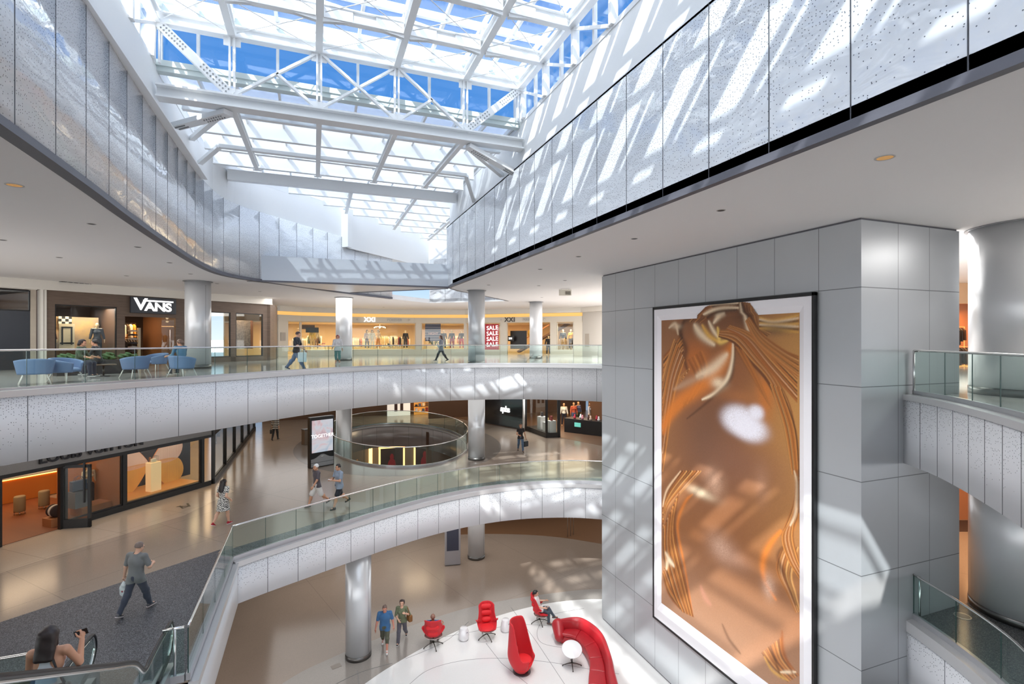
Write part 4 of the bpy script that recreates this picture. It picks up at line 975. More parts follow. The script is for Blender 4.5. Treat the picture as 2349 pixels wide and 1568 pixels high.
# lower roof beyond the truss
mb=MB(); mb.ribbon([(-4.08,17.1),(-4.08,24.4),(-3.98,24.7),(-3.45,25.85),(-2.65,27.05),(-0.75,29.15)],19.4,19.745,0.1); mb.ribbon([(6.76,27.0),(6.76,17.1)],19.4,19.745,0.1); struct(mb.obj('trim_low_skylight_curb',m_steelwhite))
ZL=19.72
def xl(y): return -4.05 if y<24.4 else -4.05+(y-24.4)*0.93
def xrr(y): return 6.82 if y<26.8 else (7.0+(y-26.8)*0.83 if y<34 else 13.0-(y-34)*1.17)
poly=[(-4.1,17.1),(6.84,17.1),(6.84,26.9),(13.1,34.1),(8.0,38.6),(-1.0,29.3),(-3.2,26.6),(-4.1,24.4)]
mb=MB(); mb.prism(poly,ZL,ZL+0.02); wl=struct(mb.obj('window_5',m_lowglass))
yb=18.55; k=0
mb=MB(); mb.b2((-4.0,24.35,ZL-0.03),(6.8,25.55,ZL+0.05)); struct(mb.obj('ceiling_added_shade_strip',m_white))  # opaque strip added in the glass roof to keep sun off the girder face
while yb<36.5:
    if abs(yb-25.5)>0.3:
        a,b=xl(yb)+0.22,xrr(yb)-0.2; o=((a+b)/2,yb,ZL)
        mb=MB(o); mb.b2((a,yb-0.05,ZL-0.62),(b,yb+0.05,ZL-0.02)); mb.b2((a,yb-0.09,ZL-0.66),(b,yb+0.09,ZL-0.62))
        t=thing('roof_cross_beam','white roof beam behind the crossed truss, %s row of the low skylight'%ORD[k],'beam',o,group='beams of the low skylight'); mb.obj('beam_web',S,t); k+=1
        mb=MB(o); mb.b2((a,yb+0.38,ZL-0.12),(b,yb+0.46,ZL-0.02)); mb.obj('glazing_bar',S,t)
    yb+=1.74
for i,x in enumerate([-3.2,-2.2,-1.03,0.13,1.28,2.44,3.57,4.70,5.7,6.7,7.8,9.0,10.2]):
    y0=17.1 if x<6.8 else 26.8+(x-7.0)/0.83+0.1
    y1=24.4+(x+4.05)/0.93-0.1
    y1=min(y1,34+(13-x)/1.17-0.1)
    if y1-y0>0.5: mb=MB(); mb.b2((x-0.035,y0,ZL-0.17),(x+0.035,y1,ZL-0.01)); mb.obj('glazing_bar',S,wl)
for i in range(1,5):
    x=ND[i]; o=(x,17,ZB); t=thing('roof_strut','steel strut running back from the lower edge of the truss, %s from the left'%ORD[i-1],'strut',o,group='struts behind the truss')
    mb=MB(o); mb.ibeam((x,16.8,ZB-0.02),(x,23.5,19.0),0.16,0.22,0.03); mb.obj('bar',S,t)
    mb=MB(o); mb.beam((x,23.45,19.0),(x,23.45,ZL-0.3),0.1,0.1); mb.box((x,23.45,18.9),(0.3,0.16,0.03)); mb.obj('hanger',S,t)
o=(1.4,21.05,18.9); t=thing('roof_tie_beam','slim dark edged tie beam hung across under the low skylight','beam',o); mb=MB(o); mb.beam((-3.2,21.05,18.9),(6.0,21.05,18.9),0.2,0.12); mb.obj('bar',S,t)
brace('wall_brace','short slanted brace from the slim tie beam to the left wall',(-3.2,21.05,18.88),(-3.98,22.0,18.5),0.18,0.12)
brace('wall_brace','slanted brace from the slim tie beam to the right wall',(6.0,21.05,18.88),(6.76,22.4,18.2),0.16,0.12)
o=(1.5,25.5,19.15); t=thing('roof_girder','heavy pale girder across the far end of the low skylight','beam',o); mb=MB(o); mb.b2((-3.55,25.35,18.93),(6.72,25.65,19.38)); mb.obj('web',S,t)
for k,(x,y1) in enumerate(((1.65,30.3),(4.75,33.6),(7.55,36.3))):
    o=(x,25.7,19.1); t=thing('roof_strut','steel strut beyond the heavy girder, %s from the left'%ORD[k],'strut',o,group='struts beyond the girder')
    mb=MB(o); mb.ibeam((x,25.7 if k<2 else 27.6,19.12),(x,y1,19.12),0.16,0.24,0.03); mb.obj('bar',S,t)
# ================================================================== ground floor lounge
m_red=plain('red_wool',lin(204,26,38),0.7,noise=0.08,nscale=40,sheen=0.1); m_red2=plain('red_cushion',lin(222,34,42),0.65,noise=0.05,nscale=30); m_leather=plain('red_leather',lin(168,28,38),0.38,noise=0.12,nscale=5,coat=0.1)
m_shell=plain('cream_shell',lin(236,230,224),0.35); m_gloss=plain('gloss_white',lin(236,236,238),0.15,coat=0.5); m_leg=plain('bronze_leg',lin(92,88,84),0.3,0.9)
def star(parent,r,z,n=4,a0=0.4):
    for k in range(n):
        a=a0+2*PI*k/n; mb=MB(); mb.tube([(0,0,z),(r*0.5*math.cos(a),r*0.5*math.sin(a),z*0.75),(r*math.cos(a),r*math.sin(a),0.03)],[0.022,0.018,0.014],8); l=mb.obj('leg',m_leg,parent)
        mb=MB(); mb.cyl((r*math.cos(a),r*math.sin(a),0.0),0.022,0.03,10); mb.obj('glide',m_leg,l)
def swivel(label,loc,rz,hb=1.22,s=1.0):
    t=thing('swivel_armchair',label,'chair',loc,rz); t.scale=(s,s,s)
    star(t,0.36,0.16); mb=MB(); mb.cyl((0,0,0.13),0.03,0.22,12); mb.obj('stem',m_leg,t)
    prof=smooth_path([(0.36,0.43,0),(0.18,0.415,0),(-0.06,0.40,0),(-0.20,0.44,0),(-0.27,0.60,0),(-0.33,0.85,0),(-0.40,hb,0)],6)
    def pt(v): i=v*(len(prof)-1); k=min(int(i),len(prof)-2); f=i-k; return [prof[k][j]+(prof[k+1][j]-prof[k][j])*f for j in (0,1)]
    def shell(u,v):
        y,z=pt(v); w=0.30+0.10*math.sin(PI*min(1,v*1.15))+0.02*v; q=(u-0.5)*2
        lift=0.28*math.exp(-((v-0.45)/0.22)**2)*abs(q)**3+0.03*abs(q)**3
        wing=(0.36 if v>0.35 else 0.0)*abs(q)**2.6*min(1,(v-0.35)/0.25 if v>0.35 else 0)*(1-0.45*max(0,(v-0.7)/0.3))
        top=-0.10*abs(q)**4*(1 if v>0.9 else 0)*(v-0.9)/0.1 if v>0.9 else 0
        return (q*w,y+wing,z+lift*(1 if v<0.72 else 0.3)+top)
    mb=MB(); mb.grid(shell,20,34); o=mb.obj('shell',m_red,t); so=o.modifiers.new('thick','SOLIDIFY'); so.thickness=0.045; so.offset=-1; sb=o.modifiers.new('sub','SUBSURF'); sb.levels=1; sb.render_levels=1
    mb=MB(); mb.lathe([(0.04,0.30),(0.16,0.31),(0.28,0.345),(0.34,0.385),(0.33,0.39)],(0,0.06,0),24,sx=1.0,sy=0.92); mb.obj('under_shell',m_shell,t,smooth=True)
    sobj('seat_cushion',surf([ell((0,0.12,0.455),(0.30,0.27,0.06),None,0.0)],0.014),m_red2,t)
    for nm,z,y,w,hh in (('lumbar_cushion',0.60,-0.20,0.19,0.11),('back_cushion',0.83,-0.255,0.26,0.105),('head_cushion',1.05,-0.30,0.26,0.10)):
        if z<hb-0.1: sobj(nm,surf([cap((-w*0.6,y,z),(w*0.6,y,z),hh*0.62,None,0.03),ell((0,y,z),(w,0.075,hh),rotx(0.18),0.05)],0.014),m_red2,t)
    return t
swivel('red high back swivel armchair facing out, between two white stools',FL(1117,1462,0)+(0.008,),math.radians(168),1.22,1.05)
ch_l=swivel('red swivel armchair seen from behind with a person in blue in it',FL(994,1482,0)+(0.008,),math.radians(-18),1.12,1.05)
ch_r=swivel('red swivel armchair seen side on with a person with crossed legs',FL(1238,1428,0)+(0.008,),math.radians(-118),1.20,1.0)
def stool(label,loc):
    t=thing('ceramic_stool',label,'stool',loc,0.4); mb=MB(); mb.lathe([(0,0),(0.17,0.0),(0.205,0.06),(0.215,0.16),(0.20,0.30),(0.165,0.41),(0.15,0.455),(0.14,0.468),(0,0.47)],(0,0,0),28); mb.obj('seat',m_gloss,t,smooth=True)
    mb=MB(); mb.lathe([(0.0,0.0),(0.035,0.002),(0.045,0.012)],(0,0,0),14); o=mb.obj('hand_hole',plain('hole_grey',lin(150,150,154),.5),t,smooth=True); o.location=(0.0,-0.192,0.33); o.rotation_euler=(PI/2+0.2,0,0)
    return t
stool('white ceramic stool left of the high back red armchair',FL(1064,1466,0)+(0.008,)); stool('white ceramic stool right of the high back red armchair',FL(1160,1446,0)+(0.008,))
# cocoon chair
c=FL(1197,1540,0); t=thing('cocoon_chair','tall red cocoon chair with wrap around back on a grey disc','chair',(c[0],c[1],0.008),math.radians(-141))
def hull(u,v):    # u around from one lip to the other, v up
    z=0.07+v*1.72; a=PI*(0.16+1.68*u) 
    e=abs(u-0.5)*2; top=0.07+1.72*(0.30+0.70*(0.5+0.5*math.cos(PI*min(1,max(0,(e-0.42)/0.42)))))
    z=0.07+(top-0.07)*v; h=(z-0.07)/1.72
    r=0.20+0.24*math.sin(min(1,h*3.0)*PI/2)-0.11*max(0,(h-0.35))
    return (r*math.sin(a),r*math.cos(a)*1.05-0.02,z)
mb=MB(); mb.grid(hull,44,26); o=mb.obj('shell',m_red,t); so=o.modifiers.new('thick','SOLIDIFY'); so.thickness=0.04; so.offset=1
mb=MB(); mb.lathe([(0.0,0.03),(0.15,0.035),(0.22,0.07),(0.33,0.2),(0.40,0.36),(0.38,0.42),(0.0,0.44)],(0,0,0),28); mb.obj('seat',m_red2,t,smooth=True)
sobj('seat_cushion',surf([ell((0,0.04,0.46),(0.33,0.33,0.06),None,0)],0.014),m_red2,t); sobj('back_cushion',surf([ell((0,-0.28,0.66),(0.2,0.07,0.2),rotx(0.15),0)],0.014),m_red2,t)
mb=MB(); mb.cyl((0,0,0),0.32,0.02,36); mb.obj('base_disc',plain('base_grey',lin(120,118,122),.35,.6),t); mb=MB(); mb.cyl((0,0,0.02),0.06,0.05,16); mb.obj('stem',m_leg,t)
# curved sofa
fr=[FL(x,y,0.42)+(0,) for x,y in ((1287,1453),(1318,1460),(1341,1482),(1353,1515),(1351,1550),(1349,1590))]; bk=[FL(x,y,0.60)+(0,) for x,y in ((1284,1428),(1334,1424),(1380,1456),(1402,1506),(1412,1548),(1424,1590))]
fr=smooth_path(fr,10); bk=smooth_path(bk,10); so_o=(fr[25][0],fr[25][1],0.008); t=thing('curved_sofa','long red leather sofa curving along the foot of the grey tower','sofa',so_o)
def sweep(prof,i0,i1,name,mat,lab=None,sub=True):
    mb=MB(so_o); n=len(prof); b=0
    for i in range(i0,i1+1):
        f,k=Vector(fr[i]),Vector(bk[i])
        for d,z in prof: p=f.lerp(k,d); mb.vert((p.x,p.y,z+0.008))
    mb.smooth=True
    for i in range(i1-i0):
        for j in range(n): a=i*n+j; c_=i*n+(j+1)%n; mb.face((a,c_,c_+n,a+n))
    mb.face(list(range(n))[::-1]); mb.face([(i1-i0)*n+j for j in range(n)])
    o=mb.obj(name,mat,t); bv=o.modifiers.new('edge','BEVEL'); bv.width=0.035; bv.segments=3; bv.limit_method='ANGLE'; bv.angle_limit=0.7; return o
N=len(fr)-1
sweep([(0.04,0.03),(0.02,0.10),(0.02,0.30),(0.7,0.30),(0.7,0.03)],0,N,'base',m_leather)
sweep([(0.66,0.05),(0.64,0.40),(0.70,0.66),(0.76,0.76),(0.86,0.80),(0.95,0.76),(1.0,0.62),(1.03,0.36),(0.98,0.05)],0,N,'backrest',m_leather)
cuts=[0,11,20,28,36,44,N]
for a,b in zip(cuts[:-1],cuts[1:]): sweep([(0.0,0.31),(-0.01,0.36),(0.02,0.42),(0.3,0.435),(0.64,0.43),(0.66,0.31)],a,b,'seat_cushion',m_leather)
e0=Vector(fr[0]).lerp(Vector(bk[0]),0.45); sobj('end_cap',surf([cap((Vector(fr[0]).lerp(Vector(bk[0]),0.06)-Vector(so_o)+Vector((-0.04,0.06,0.28))),(Vector(fr[0]).lerp(Vector(bk[0]),0.9)-Vector(so_o)+Vector((-0.04,0.06,0.5))),0.19,0.26,0.05)],0.018,cut=lambda X,Y,Z:0.03-Z),m_leather,t)
# small round table
c=FL(1312,1527,0); t=thing('side_table','round white table on a dark star base in front of the red sofa','table',(c[0],c[1],0.008),0.3)
mb=MB(); mb.lathe([(0,0.60),(0.36,0.60),(0.375,0.612),(0.36,0.628),(0,0.63)],(0,0,0),40); o=mb.obj('table_top',m_gloss,t,smooth=True); o.rotation_euler=(0,0,0); o.matrix_local=Matrix.Translation((0,0,0.62))@Matrix.Rotation(0.38,4,Vector((CY*math.cos(0.3)-SY*math.sin(0.3),-CY*math.sin(0.3)-SY*math.cos(0.3),0)))@Matrix.Translation((0,0,-0.62)); star(t,0.34,0.12,4,0.9); mb=MB(); mb.cyl((0,0,0.10),0.022,0.49,12); mb.obj('stem',m_leg,t)
# floor socket plate
c=FL(771,1527,0.01); mb=MB((c[0],c[1],0.004)); mb.box((c[0],c[1],0.007),(0.34,0.24,0.006),0.3); o=mb.obj('floor_socket',plain('socket_plate',lin(140,134,128),.4,.5),bevel=0.002); tag(o,'rectangular metal socket plate in the ground floor near the column','socket')
# ================================================================== directories and bin
def face_frame(A,B):   # plan points left-bottom, right-bottom of a face seen from the camera
    A=Vector(A);B=Vector(B); d=(B-A); L=d.length; d.normalize(); n=Vector((-d.y,d.x)); return A,d,n,L
def screen_mat():
    t=NT('screen_picture'); nz=t.n('ShaderNodeTexNoise',Vector=t.tc(),Scale=1.6,Detail=4.0,Distortion=1.2).outputs[0]
    c=t.ramp(nz,[(0.3,lin(176,190,206)),(0.48,lin(206,208,216)),(0.6,lin(214,186,190)),(0.75,lin(150,140,160))]); b=t.bsdf(Base_Color=(0.02,0.02,0.02,1),Roughness=0.15); t.set(b.inputs['Emission Color'],c); b.inputs['Emission Strength'].default_value=0.55; return t.done(b)
A,d,n,L=face_frame((-0.22,28.44),(0.98,29.02)); rz=math.atan2(d.y,d.x); O=(A.x,A.y,F2+0.004); Hk=2.62
t=thing('directory_kiosk','tall black digital directory with lit screen beside the oval opening','kiosk',O,rz)
mb=MB(); mb.b2((0,0,0),(L,0.28,Hk)); mb.obj('cabinet',m_black,t,bevel=0.02)
mb=MB(); mb.b2((0.10,-0.012,0.78),(L-0.08,0.0,Hk-0.17)); sc=mb.obj('screen',screen_mat(),t)
mb=MB(); pts=[(0.05+i*(L-0.1)/20, 0.45+0.22*math.exp(-((i-10)/5.0)**2)) for i in range(21)]
for (x0,z0),(x1,z1) in zip(pts[:-1],pts[1:]): mb.b2((x0,-0.02,0.27),(x1,0.0,(z0+z1)/2))
mb.b2((0.05,-0.02,0.05),(L-0.05,0,0.25)); mb.obj('base_panel',plain('kiosk_grey',lin(160,162,166),.35,.4),t)
mb=MB(); mb.tube([(L/2-0.09,-0.03,0.56),(L/2+0.09,-0.03,0.56)],0.012,6); mb.obj('handle',m_chrome,t)
w=Matrix.Translation(O)@Matrix.Rotation(rz,4,'Z')@Vector((L/2+0.01,-0.02,1.62)); lettering('lettering','TOGETHER',0.245,plain('letter_white',lin(250,250,250),.5,emit=0.8),w,rz,sc if False else t,0.003,0.0)
A,d,n,L=face_frame((6.42,26.62),(7.24,26.48)); rz=math.atan2(d.y,d.x); O=(A.x,A.y,0.004)
t=thing('directory_kiosk','grey metal directory post with dark screen behind the lounge','kiosk',O,rz)
mb=MB(); mb.b2((0,0,0.03),(L,0.22,2.05)); mb.obj('cabinet',plain('kiosk_metal',lin(176,176,182),.3,.6),t,bevel=0.012); mb=MB(); mb.b2((0.10,-0.008,0.78),(L-0.10,0.0,1.95)); mb.obj('screen',plain('screen_off',lin(64,68,84),.15),t); mb=MB(); mb.b2((0.02,-0.01,0),(L-0.02,0.2,0.03)); mb.obj('plinth',m_steel_d,t)
c=FL(702,1020,F2); t=thing('litter_bin','taupe metal litter bin behind the black directory','bin',(c[0],c[1]+0.2,F2+0.004),0.5); mb=MB(); mb.box((0,0,0.46),(0.42,0.42,0.92)); mb.obj('bin_body',plain('bin_taupe',lin(120,102,88),.4,.4),t,bevel=0.02); mb=MB(); mb.box((0,0,0.95),(0.44,0.44,0.05)); mb.obj('lid',m_steel_d,t)
c=FL(2208,1412,F2+0.01); t=thing('floor_drain','oval metal floor cover on the lower right balcony','floor cover',(c[0],c[1],F2+0.005)); mb=MB(); mb.cyl((0,0,0),0.17,0.008,28); mb.obj('ring',m_steel,t); mb=MB(); mb.cyl((0,0,0.008),0.145,0.003,28); mb.obj('cover',plain('cover_grey',lin(120,122,124),.4,.4),t)
# ================================================================== ceiling fittings of the top level
gold=plain('gold_reflector',lin(206,150,70),0.25,0.8,emit=0.25); dk=plain('lamp_recess',lin(38,38,42),0.5); rim=plain('lamp_rim',lin(188,186,184),.5)
lamps=[((33,424),'left ceiling near the frame edge, with a gold reflector',1),((210,513),'left grey ceiling, second from the near gold one',0),((316,566),'left grey ceiling, third from the near gold one',0),((389,602),'left grey ceiling, fourth from the near gold one',0),((6,550),'left grey ceiling beyond the gold one at the frame edge',0),((290,632),'left ceiling before the first air slot',0),((136,590),'left ceiling above the dark wood shop window',0),((437,628),'left ceiling just before the thick column',0),((498,650),'ceiling right of the thick column',0),((596,668),'ceiling before the corner of the wood shop',0),
 ((2030,361),'right ceiling with a gold reflector, nearest of them',1),((1654,482),'right ceiling, second from the near gold one',0),((1455,547),'right ceiling, third from the near gold one',0),((1327,588),'right ceiling, fourth from the near gold one',0),((1239,617),'right ceiling, fifth from the near gold one',0),((1121,653),'right ceiling above the column by the rail',0),((1296,643),'right ceiling before the hanging white box',0),((1236,655),'right ceiling left of the hanging white box',0),((880,704),'far ceiling before the first gold shop sign',0),((1243,682),'far ceiling above the thinnest column',0)]
for (px,py),lab,g in lamps:
    c=FL(px,py,CEIL); r=0.11 if g else 0.075; t=thing('downlight','recessed downlight in the '+lab,'downlight',(c[0],c[1],CEIL),group='recessed downlights')
    mb=MB(); mb.lathe([(r*1.25,-0.0),(r*1.25,-0.008),(r,-0.010),(r*0.98,-0.002)],(0,0,0),20); mb.obj('rim',rim,t); mb=MB(); mb.cyl((0,0,-0.007),r,0.005,20); mb.obj('recess',gold if g else dk,t)
slots=[((137,645),(212,652),'first from the frame edge, over the wood shop window'),((332,662),(389,668),'over the wood shop sign'),((486,675),(578,684),'right of the thick column over the wood shop'),((947,711),(980,712),'left one between the gold shop signs'),((1036,713),(1066,713),'beside the column by the rail'),((1163,712),(1191,711),'over the second gold shop sign'),((1245,710),(1265,709),'right of the thinnest column')]
for a,b,lab in slots:
    p,q=FL(*a,CEIL),FL(*b,CEIL); o=((p[0]+q[0])/2,(p[1]+q[1])/2,CEIL); t=thing('air_slot','dark linear air slot in the ceiling, '+lab,'air vent',o,group='linear air slots'); mb=MB(o); mb.beam((p[0],p[1],CEIL-0.01),(q[0],q[1],CEIL-0.01),0.34,0.016); mb.obj('slot',dk,t)
    for k in range(1,6): mb=MB(o); e=[p[i]+(q[i]-p[i])*k/6 for i in (0,1)]; mb.box((e[0],e[1],CEIL-0.014),(0.05,0.36,0.018),math.atan2(q[1]-p[1],q[0]-p[0])); mb.obj('slat',rim,t)
p=FL(1283,663,CEIL-0.02); t=thing('ceiling_fixture','white slatted box hung from the ceiling right of the rail column','ceiling fixture',(p[0]+0.3,p[1]-0.1,CEIL),-0.36); mb=MB(); mb.box((0,0,-0.2),(0.66,0.1,0.32)); mb.obj('housing',plain('fixture_white',lin(226,220,206),.5),t)
for k in range(6): mb=MB(); mb.box((0.02+k*0.05,-0.06,-0.22),(0.025,0.03,0.18)); mb.obj('slat',plain('fixture_slot',lin(120,112,100),.5),t)
mb=MB(); mb.tube([(-0.2,0,-0.05),(-0.2,0,0)],0.01,6); mb.tube([(0.2,0,-0.05),(0.2,0,0)],0.01,6); mb.obj('hanger',m_steel,t)
# ================================================================== top level lounge behind the glass
m_blue=plain('slate_blue_fabric',lin(112,136,176),0.7,noise=0.06,nscale=20)
def tub(label,loc,rz):
    t=thing('tub_armchair',label,'chair',loc,rz,'blue tub chairs behind the top level glass')
    def sh(u,v):
        a=PI*(0.12+1.76*u); h=0.30+0.46*v*(0.62+0.38*math.cos((u-0.5)*PI)); r=0.36+0.07*v; return (r*math.sin(a)*1.1,r*math.cos(a)*0.95,h)
    mb=MB(); mb.grid(sh,30,8); o=mb.obj('shell',m_blue,t); so=o.modifiers.new('thick','SOLIDIFY'); so.thickness=0.06
    sobj('seat_cushion',surf([ell((0,0.04,0.38),(0.36,0.34,0.09),None,0)],0.02),m_blue,t)
    for sx in (-1,1):
        for sy in (-1,1): mb=MB(); mb.tube([(sx*0.25,sy*0.22,0.31),(sx*0.36,sy*0.30,0.0)],[0.02,0.014],8); mb.obj('leg',m_shell,t)
    return t
tubs=[((60,884),0.4,'blue tub armchair nearest the frame edge on the top level'),((135,878),-1.9,'second blue tub armchair from the frame edge'),((300,868),0.9,'blue tub armchair below the wood shop sign'),((410,866),-0.6,'blue tub armchair left of the thick column'),((352,852),2.4,'blue tub armchair at the back, below the shop doorway')]
for (px,py),rz,lab in tubs: c=FL(px,py,F3); tub(lab,(c[0],c[1]+0.5,F3+0.004),rz)
c=FL(205,866,F3); t=thing('planter','long dark planter with clipped green plants behind the blue chairs','planter',(c[0]-0.5,c[1]+2.3,F3),0.6); mb=MB(); mb.box((0,0,0.28),(2.6,0.45,0.56)); mb.obj('trough',plain('planter_dark',lin(50,50,54),.5),t,bevel=0.02)
rnd=random.Random(4); pl=[]
for k in range(46): x=rnd.uniform(-1.2,1.2); pl.append(ell((x,rnd.uniform(-.16,.16),0.62+rnd.uniform(0,.14)),(0.10,0.10,0.09),None,0.01))
fo=sobj('foliage',surf(pl,0.022,wr=0.02,wf=60),plain('leaf_green',lin(58,92,50),.6,noise=.5,nscale=14),t); fo['kind']='stuff'
c=FL(255,862,F3); t=thing('coffee_table','low round dark table between the blue chairs','table',(c[0]-0.2,c[1]-0.1,F3+0.004)); mb=MB(); mb.lathe([(0,0.40),(0.38,0.40),(0.39,0.42),(0.38,0.44),(0,0.44)],(0,0,0),28); mb.obj('table_top',plain('walnut',lin(84,64,52),.4),t,smooth=True); mb=MB(); mb.cyl((0,0,0.02),0.03,0.38,10); mb.obj('stem',m_leg,t); mb=MB(); mb.cyl((0,0,0),0.2,0.02,24); mb.obj('base',m_leg,t)
# ================================================================== escalator
ex=-3.35; y0e,z0e=10.75,F2; sl=0.55; O=(ex,10.4,F2); es=thing('escalator','escalator with black handrails rising from the middle level towards the viewer','escalator',O)
m_rub=plain('black_rubber',lin(26,26,28),0.35); m_tread=plain('tread_grey',lin(120,124,126),0.4,0.6); m_skirt=plain('skirt_steel',lin(172,174,176),0.35,0.8)
def zy(y): return F2 if y>=y0e else F2+(y0e-y)*sl
def inc(h,y0,y1,n=18): return [(y,zy(y)+h*1.0) for y in np.linspace(y0,y1,n)]
for s,nm in ((-1,'left'),(1,'right')):
    x=ex+s*0.645
    top=[(12.06,0.95+F2),(11.4,0.985+F2),(10.8,0.99+F2),(10.4,1.02+F2)]+[(y,zy(y)+0.97) for y in (9.9,9,8,7,6,5,4,3,2)]
    newel=[(11.2,0.30+F2),(11.8,0.32+F2),(12.12,0.42+F2),(12.28,0.60+F2),(12.28,0.76+F2),(12.2,0.90+F2)]
    path=[(x,y,z) for y,z in smooth_path([p+(0,) for p in newel+top],6) for _ in (0,)] if False else [(x,p[0],p[1]) for p in smooth_path([q+(0,) for q in newel+top],5)]
    mb=MB(O); mb.tube(path,0.034,10); hr=mb.obj('handrail',m_rub,es)
    mb=MB(O); mb.tube([(q[0],q[1]-0.0,q[2]-0.05) if q[1]<12 else (q[0],q[1]-0.055,q[2]) for q in path],0.022,8); mb.obj('rail_track',m_chrome,hr)
    mb=MB(O); n=len(path)
    tp=[(p[1],p[2]-0.06) for p in path[22:]]; ys=[p[0] for p in tp]
    poly=[(11.4,F2+0.28)]+[(p[1]-0.05,p[2]-0.02) for p in path[3:24]]+[(p[1],p[2]-0.07) for p in path[24:]]+[(2.0,zy(2.0)+0.22),(9.9,zy(9.9)+0.22),(10.6,F2+0.26)]
    tri=tessellate_polygon([[Vector((0,p[0],p[1])) for p in poly]])
    for dx in (-0.006,0.006):
        b=len(mb.v); [mb.vert((x+dx,p[0],p[1])) for p in poly]
        for q in tri: mb.face([b+i for i in q])
    mb.obj('glass_side',glass_mat('escalator_glass',(0.84,0.93,0.92,1)),es)
    mb=MB(O); pr=[(12.0,F2+0.02),(12.0,F2+0.2),(11.4,F2+0.27),(10.6,F2+0.27),(9.9,zy(9.9)+0.24),(2.0,zy(2.0)+0.24),(2.0,zy(2)-0.12),(9.9,zy(9.9)-0.12),(10.6,F2-0.05),(11.2,F2-0.05)]
    tri=tessellate_polygon([[Vector((0,p[0],p[1])) for p in pr]]); w=0.11
    for dx in (-w,w):
        b=len(mb.v); [mb.vert((x+dx,p[0],p[1])) for p in pr]
        for q in tri: mb.face([b+i for i in q])
    b=len(mb.v)-2*len(pr); m_=len(pr)
    for i in range(m_): mb.face((b+i,b+(i+1)%m_,b+m_+(i+1)%m_,b+m_+i))
    mb.obj('skirt',m_skirt,es)
mb=MB(O); mb.b2((ex-0.5,10.7,F2+0.005),(ex+0.5,11.75,F2+0.022)); mb.obj('comb_plate',plain('comb_steel',lin(150,152,154),.35,.8),es)
yy=10.7; zz_=F2
for k in range(21):
    yn=yy-0.4; zz_=F2+max(0.0,(10.55-yn-0.2)*0.55)
    if yn<2: break
    mb=MB(O); mb.b2((ex-0.5,yn,zz_-0.22),(ex+0.5,yy,zz_+0.0)); mb.obj('step',m_tread,es); yy=yn
# ================================================================== shops
class Fac:
    def __init__(s,p,q,zf):
        s.p=Vector(p); s.q=Vector(q); s.zf=zf; s.d=(s.q-s.p).normalized(); n=Vector((-s.d.y,s.d.x)); s.n=n if n.dot((s.p+s.q)/2)>0 else -n
        s.L=(s.q-s.p).length; s.rz=math.atan2(s.d.y,s.d.x)
    def S(s,px): w=WL(px,800,s.p,s.q); return (Vector(w[:2])-s.p).dot(s.d)
    def Z(s,px,py): return WL(px,py,s.p,s.q)[2]
    def at(s,a,dep,z): v=s.p+s.d*a+s.n*dep; return (v.x,v.y,z)
    def box(s,mb,a0,a1,z0,z1,d0,d1):
        c=s.at((a0+a1)/2,(d0+d1)/2,(z0+z1)/2); mb.box(c,(abs(a1-a0),abs(d1-d0),abs(z1-z0)),s.rz)
def wood_mat(name,c1,c2,scale=14):
    t=NT(name); s=t.sep(t.pos()); v=t.comb(t.mth('MULTIPLY',t.mth('ADD',s[0],s[1]),0.8),0.0,t.mth('MULTIPLY',s[2],scale))
    nz=t.n('ShaderNodeTexNoise',Vector=v,Scale=1.4,Detail=6.0,Distortion=0.4).outputs[0]
    return t.done(t.bsdf(Base_Color=t.mix(nz,c1,c2),Roughness=0.55))
m_wood=wood_mat('weathered_wood',lin(74,62,54),lin(126,106,92)); m_woodfloor=wood_mat('warm_wood_floor',lin(96,50,28),lin(140,80,46),3)
m_warmwall=plain('warm_wall',lin(216,186,140),.6); m_brown=plain('brown_wall',lin(96,68,48),.6); m_orangewall=plain('amber_wall',lin(170,108,66),.6)
m_dkpanel=plain('charcoal_panel',lin(52,56,64),.35); m_beige_p=plain('beige_panel',lin(214,206,192),.5)
def G(v): return plain('garment_%d_%d_%d'%v,lin(*v),.85,noise=.15,nscale=12)
GC=[(232,222,200),(40,38,44),(196,96,64),(226,196,140),(90,100,130),(150,60,60),(210,210,214),(60,80,60),(246,224,190),(120,86,60)]
def glass_win(name,fc,a0,a1,z0,z1,dep=0.02,bars=(),frame=m_black,fw=0.05):
    mb=MB(); fc.box(mb,a0,a1,z0,z1,dep,dep+0.015); w=struct(mb.obj(name,m_shop_glass))
    mb=MB()
    for a,b,c,d_ in ((a0,a0+fw,z0,z1),(a1-fw,a1,z0,z1),(a0,a1,z1-fw,z1),(a0,a1,z0,z0+fw)): fc.box(mb,a,b,c,d_,dep-0.03,dep+0.05)
    for b in bars: fc.box(mb,b-fw/2,b+fw/2,z0,z1,dep-0.03,dep+0.05)
    mb.obj('window_frame',frame,w); return w
PROTO={}
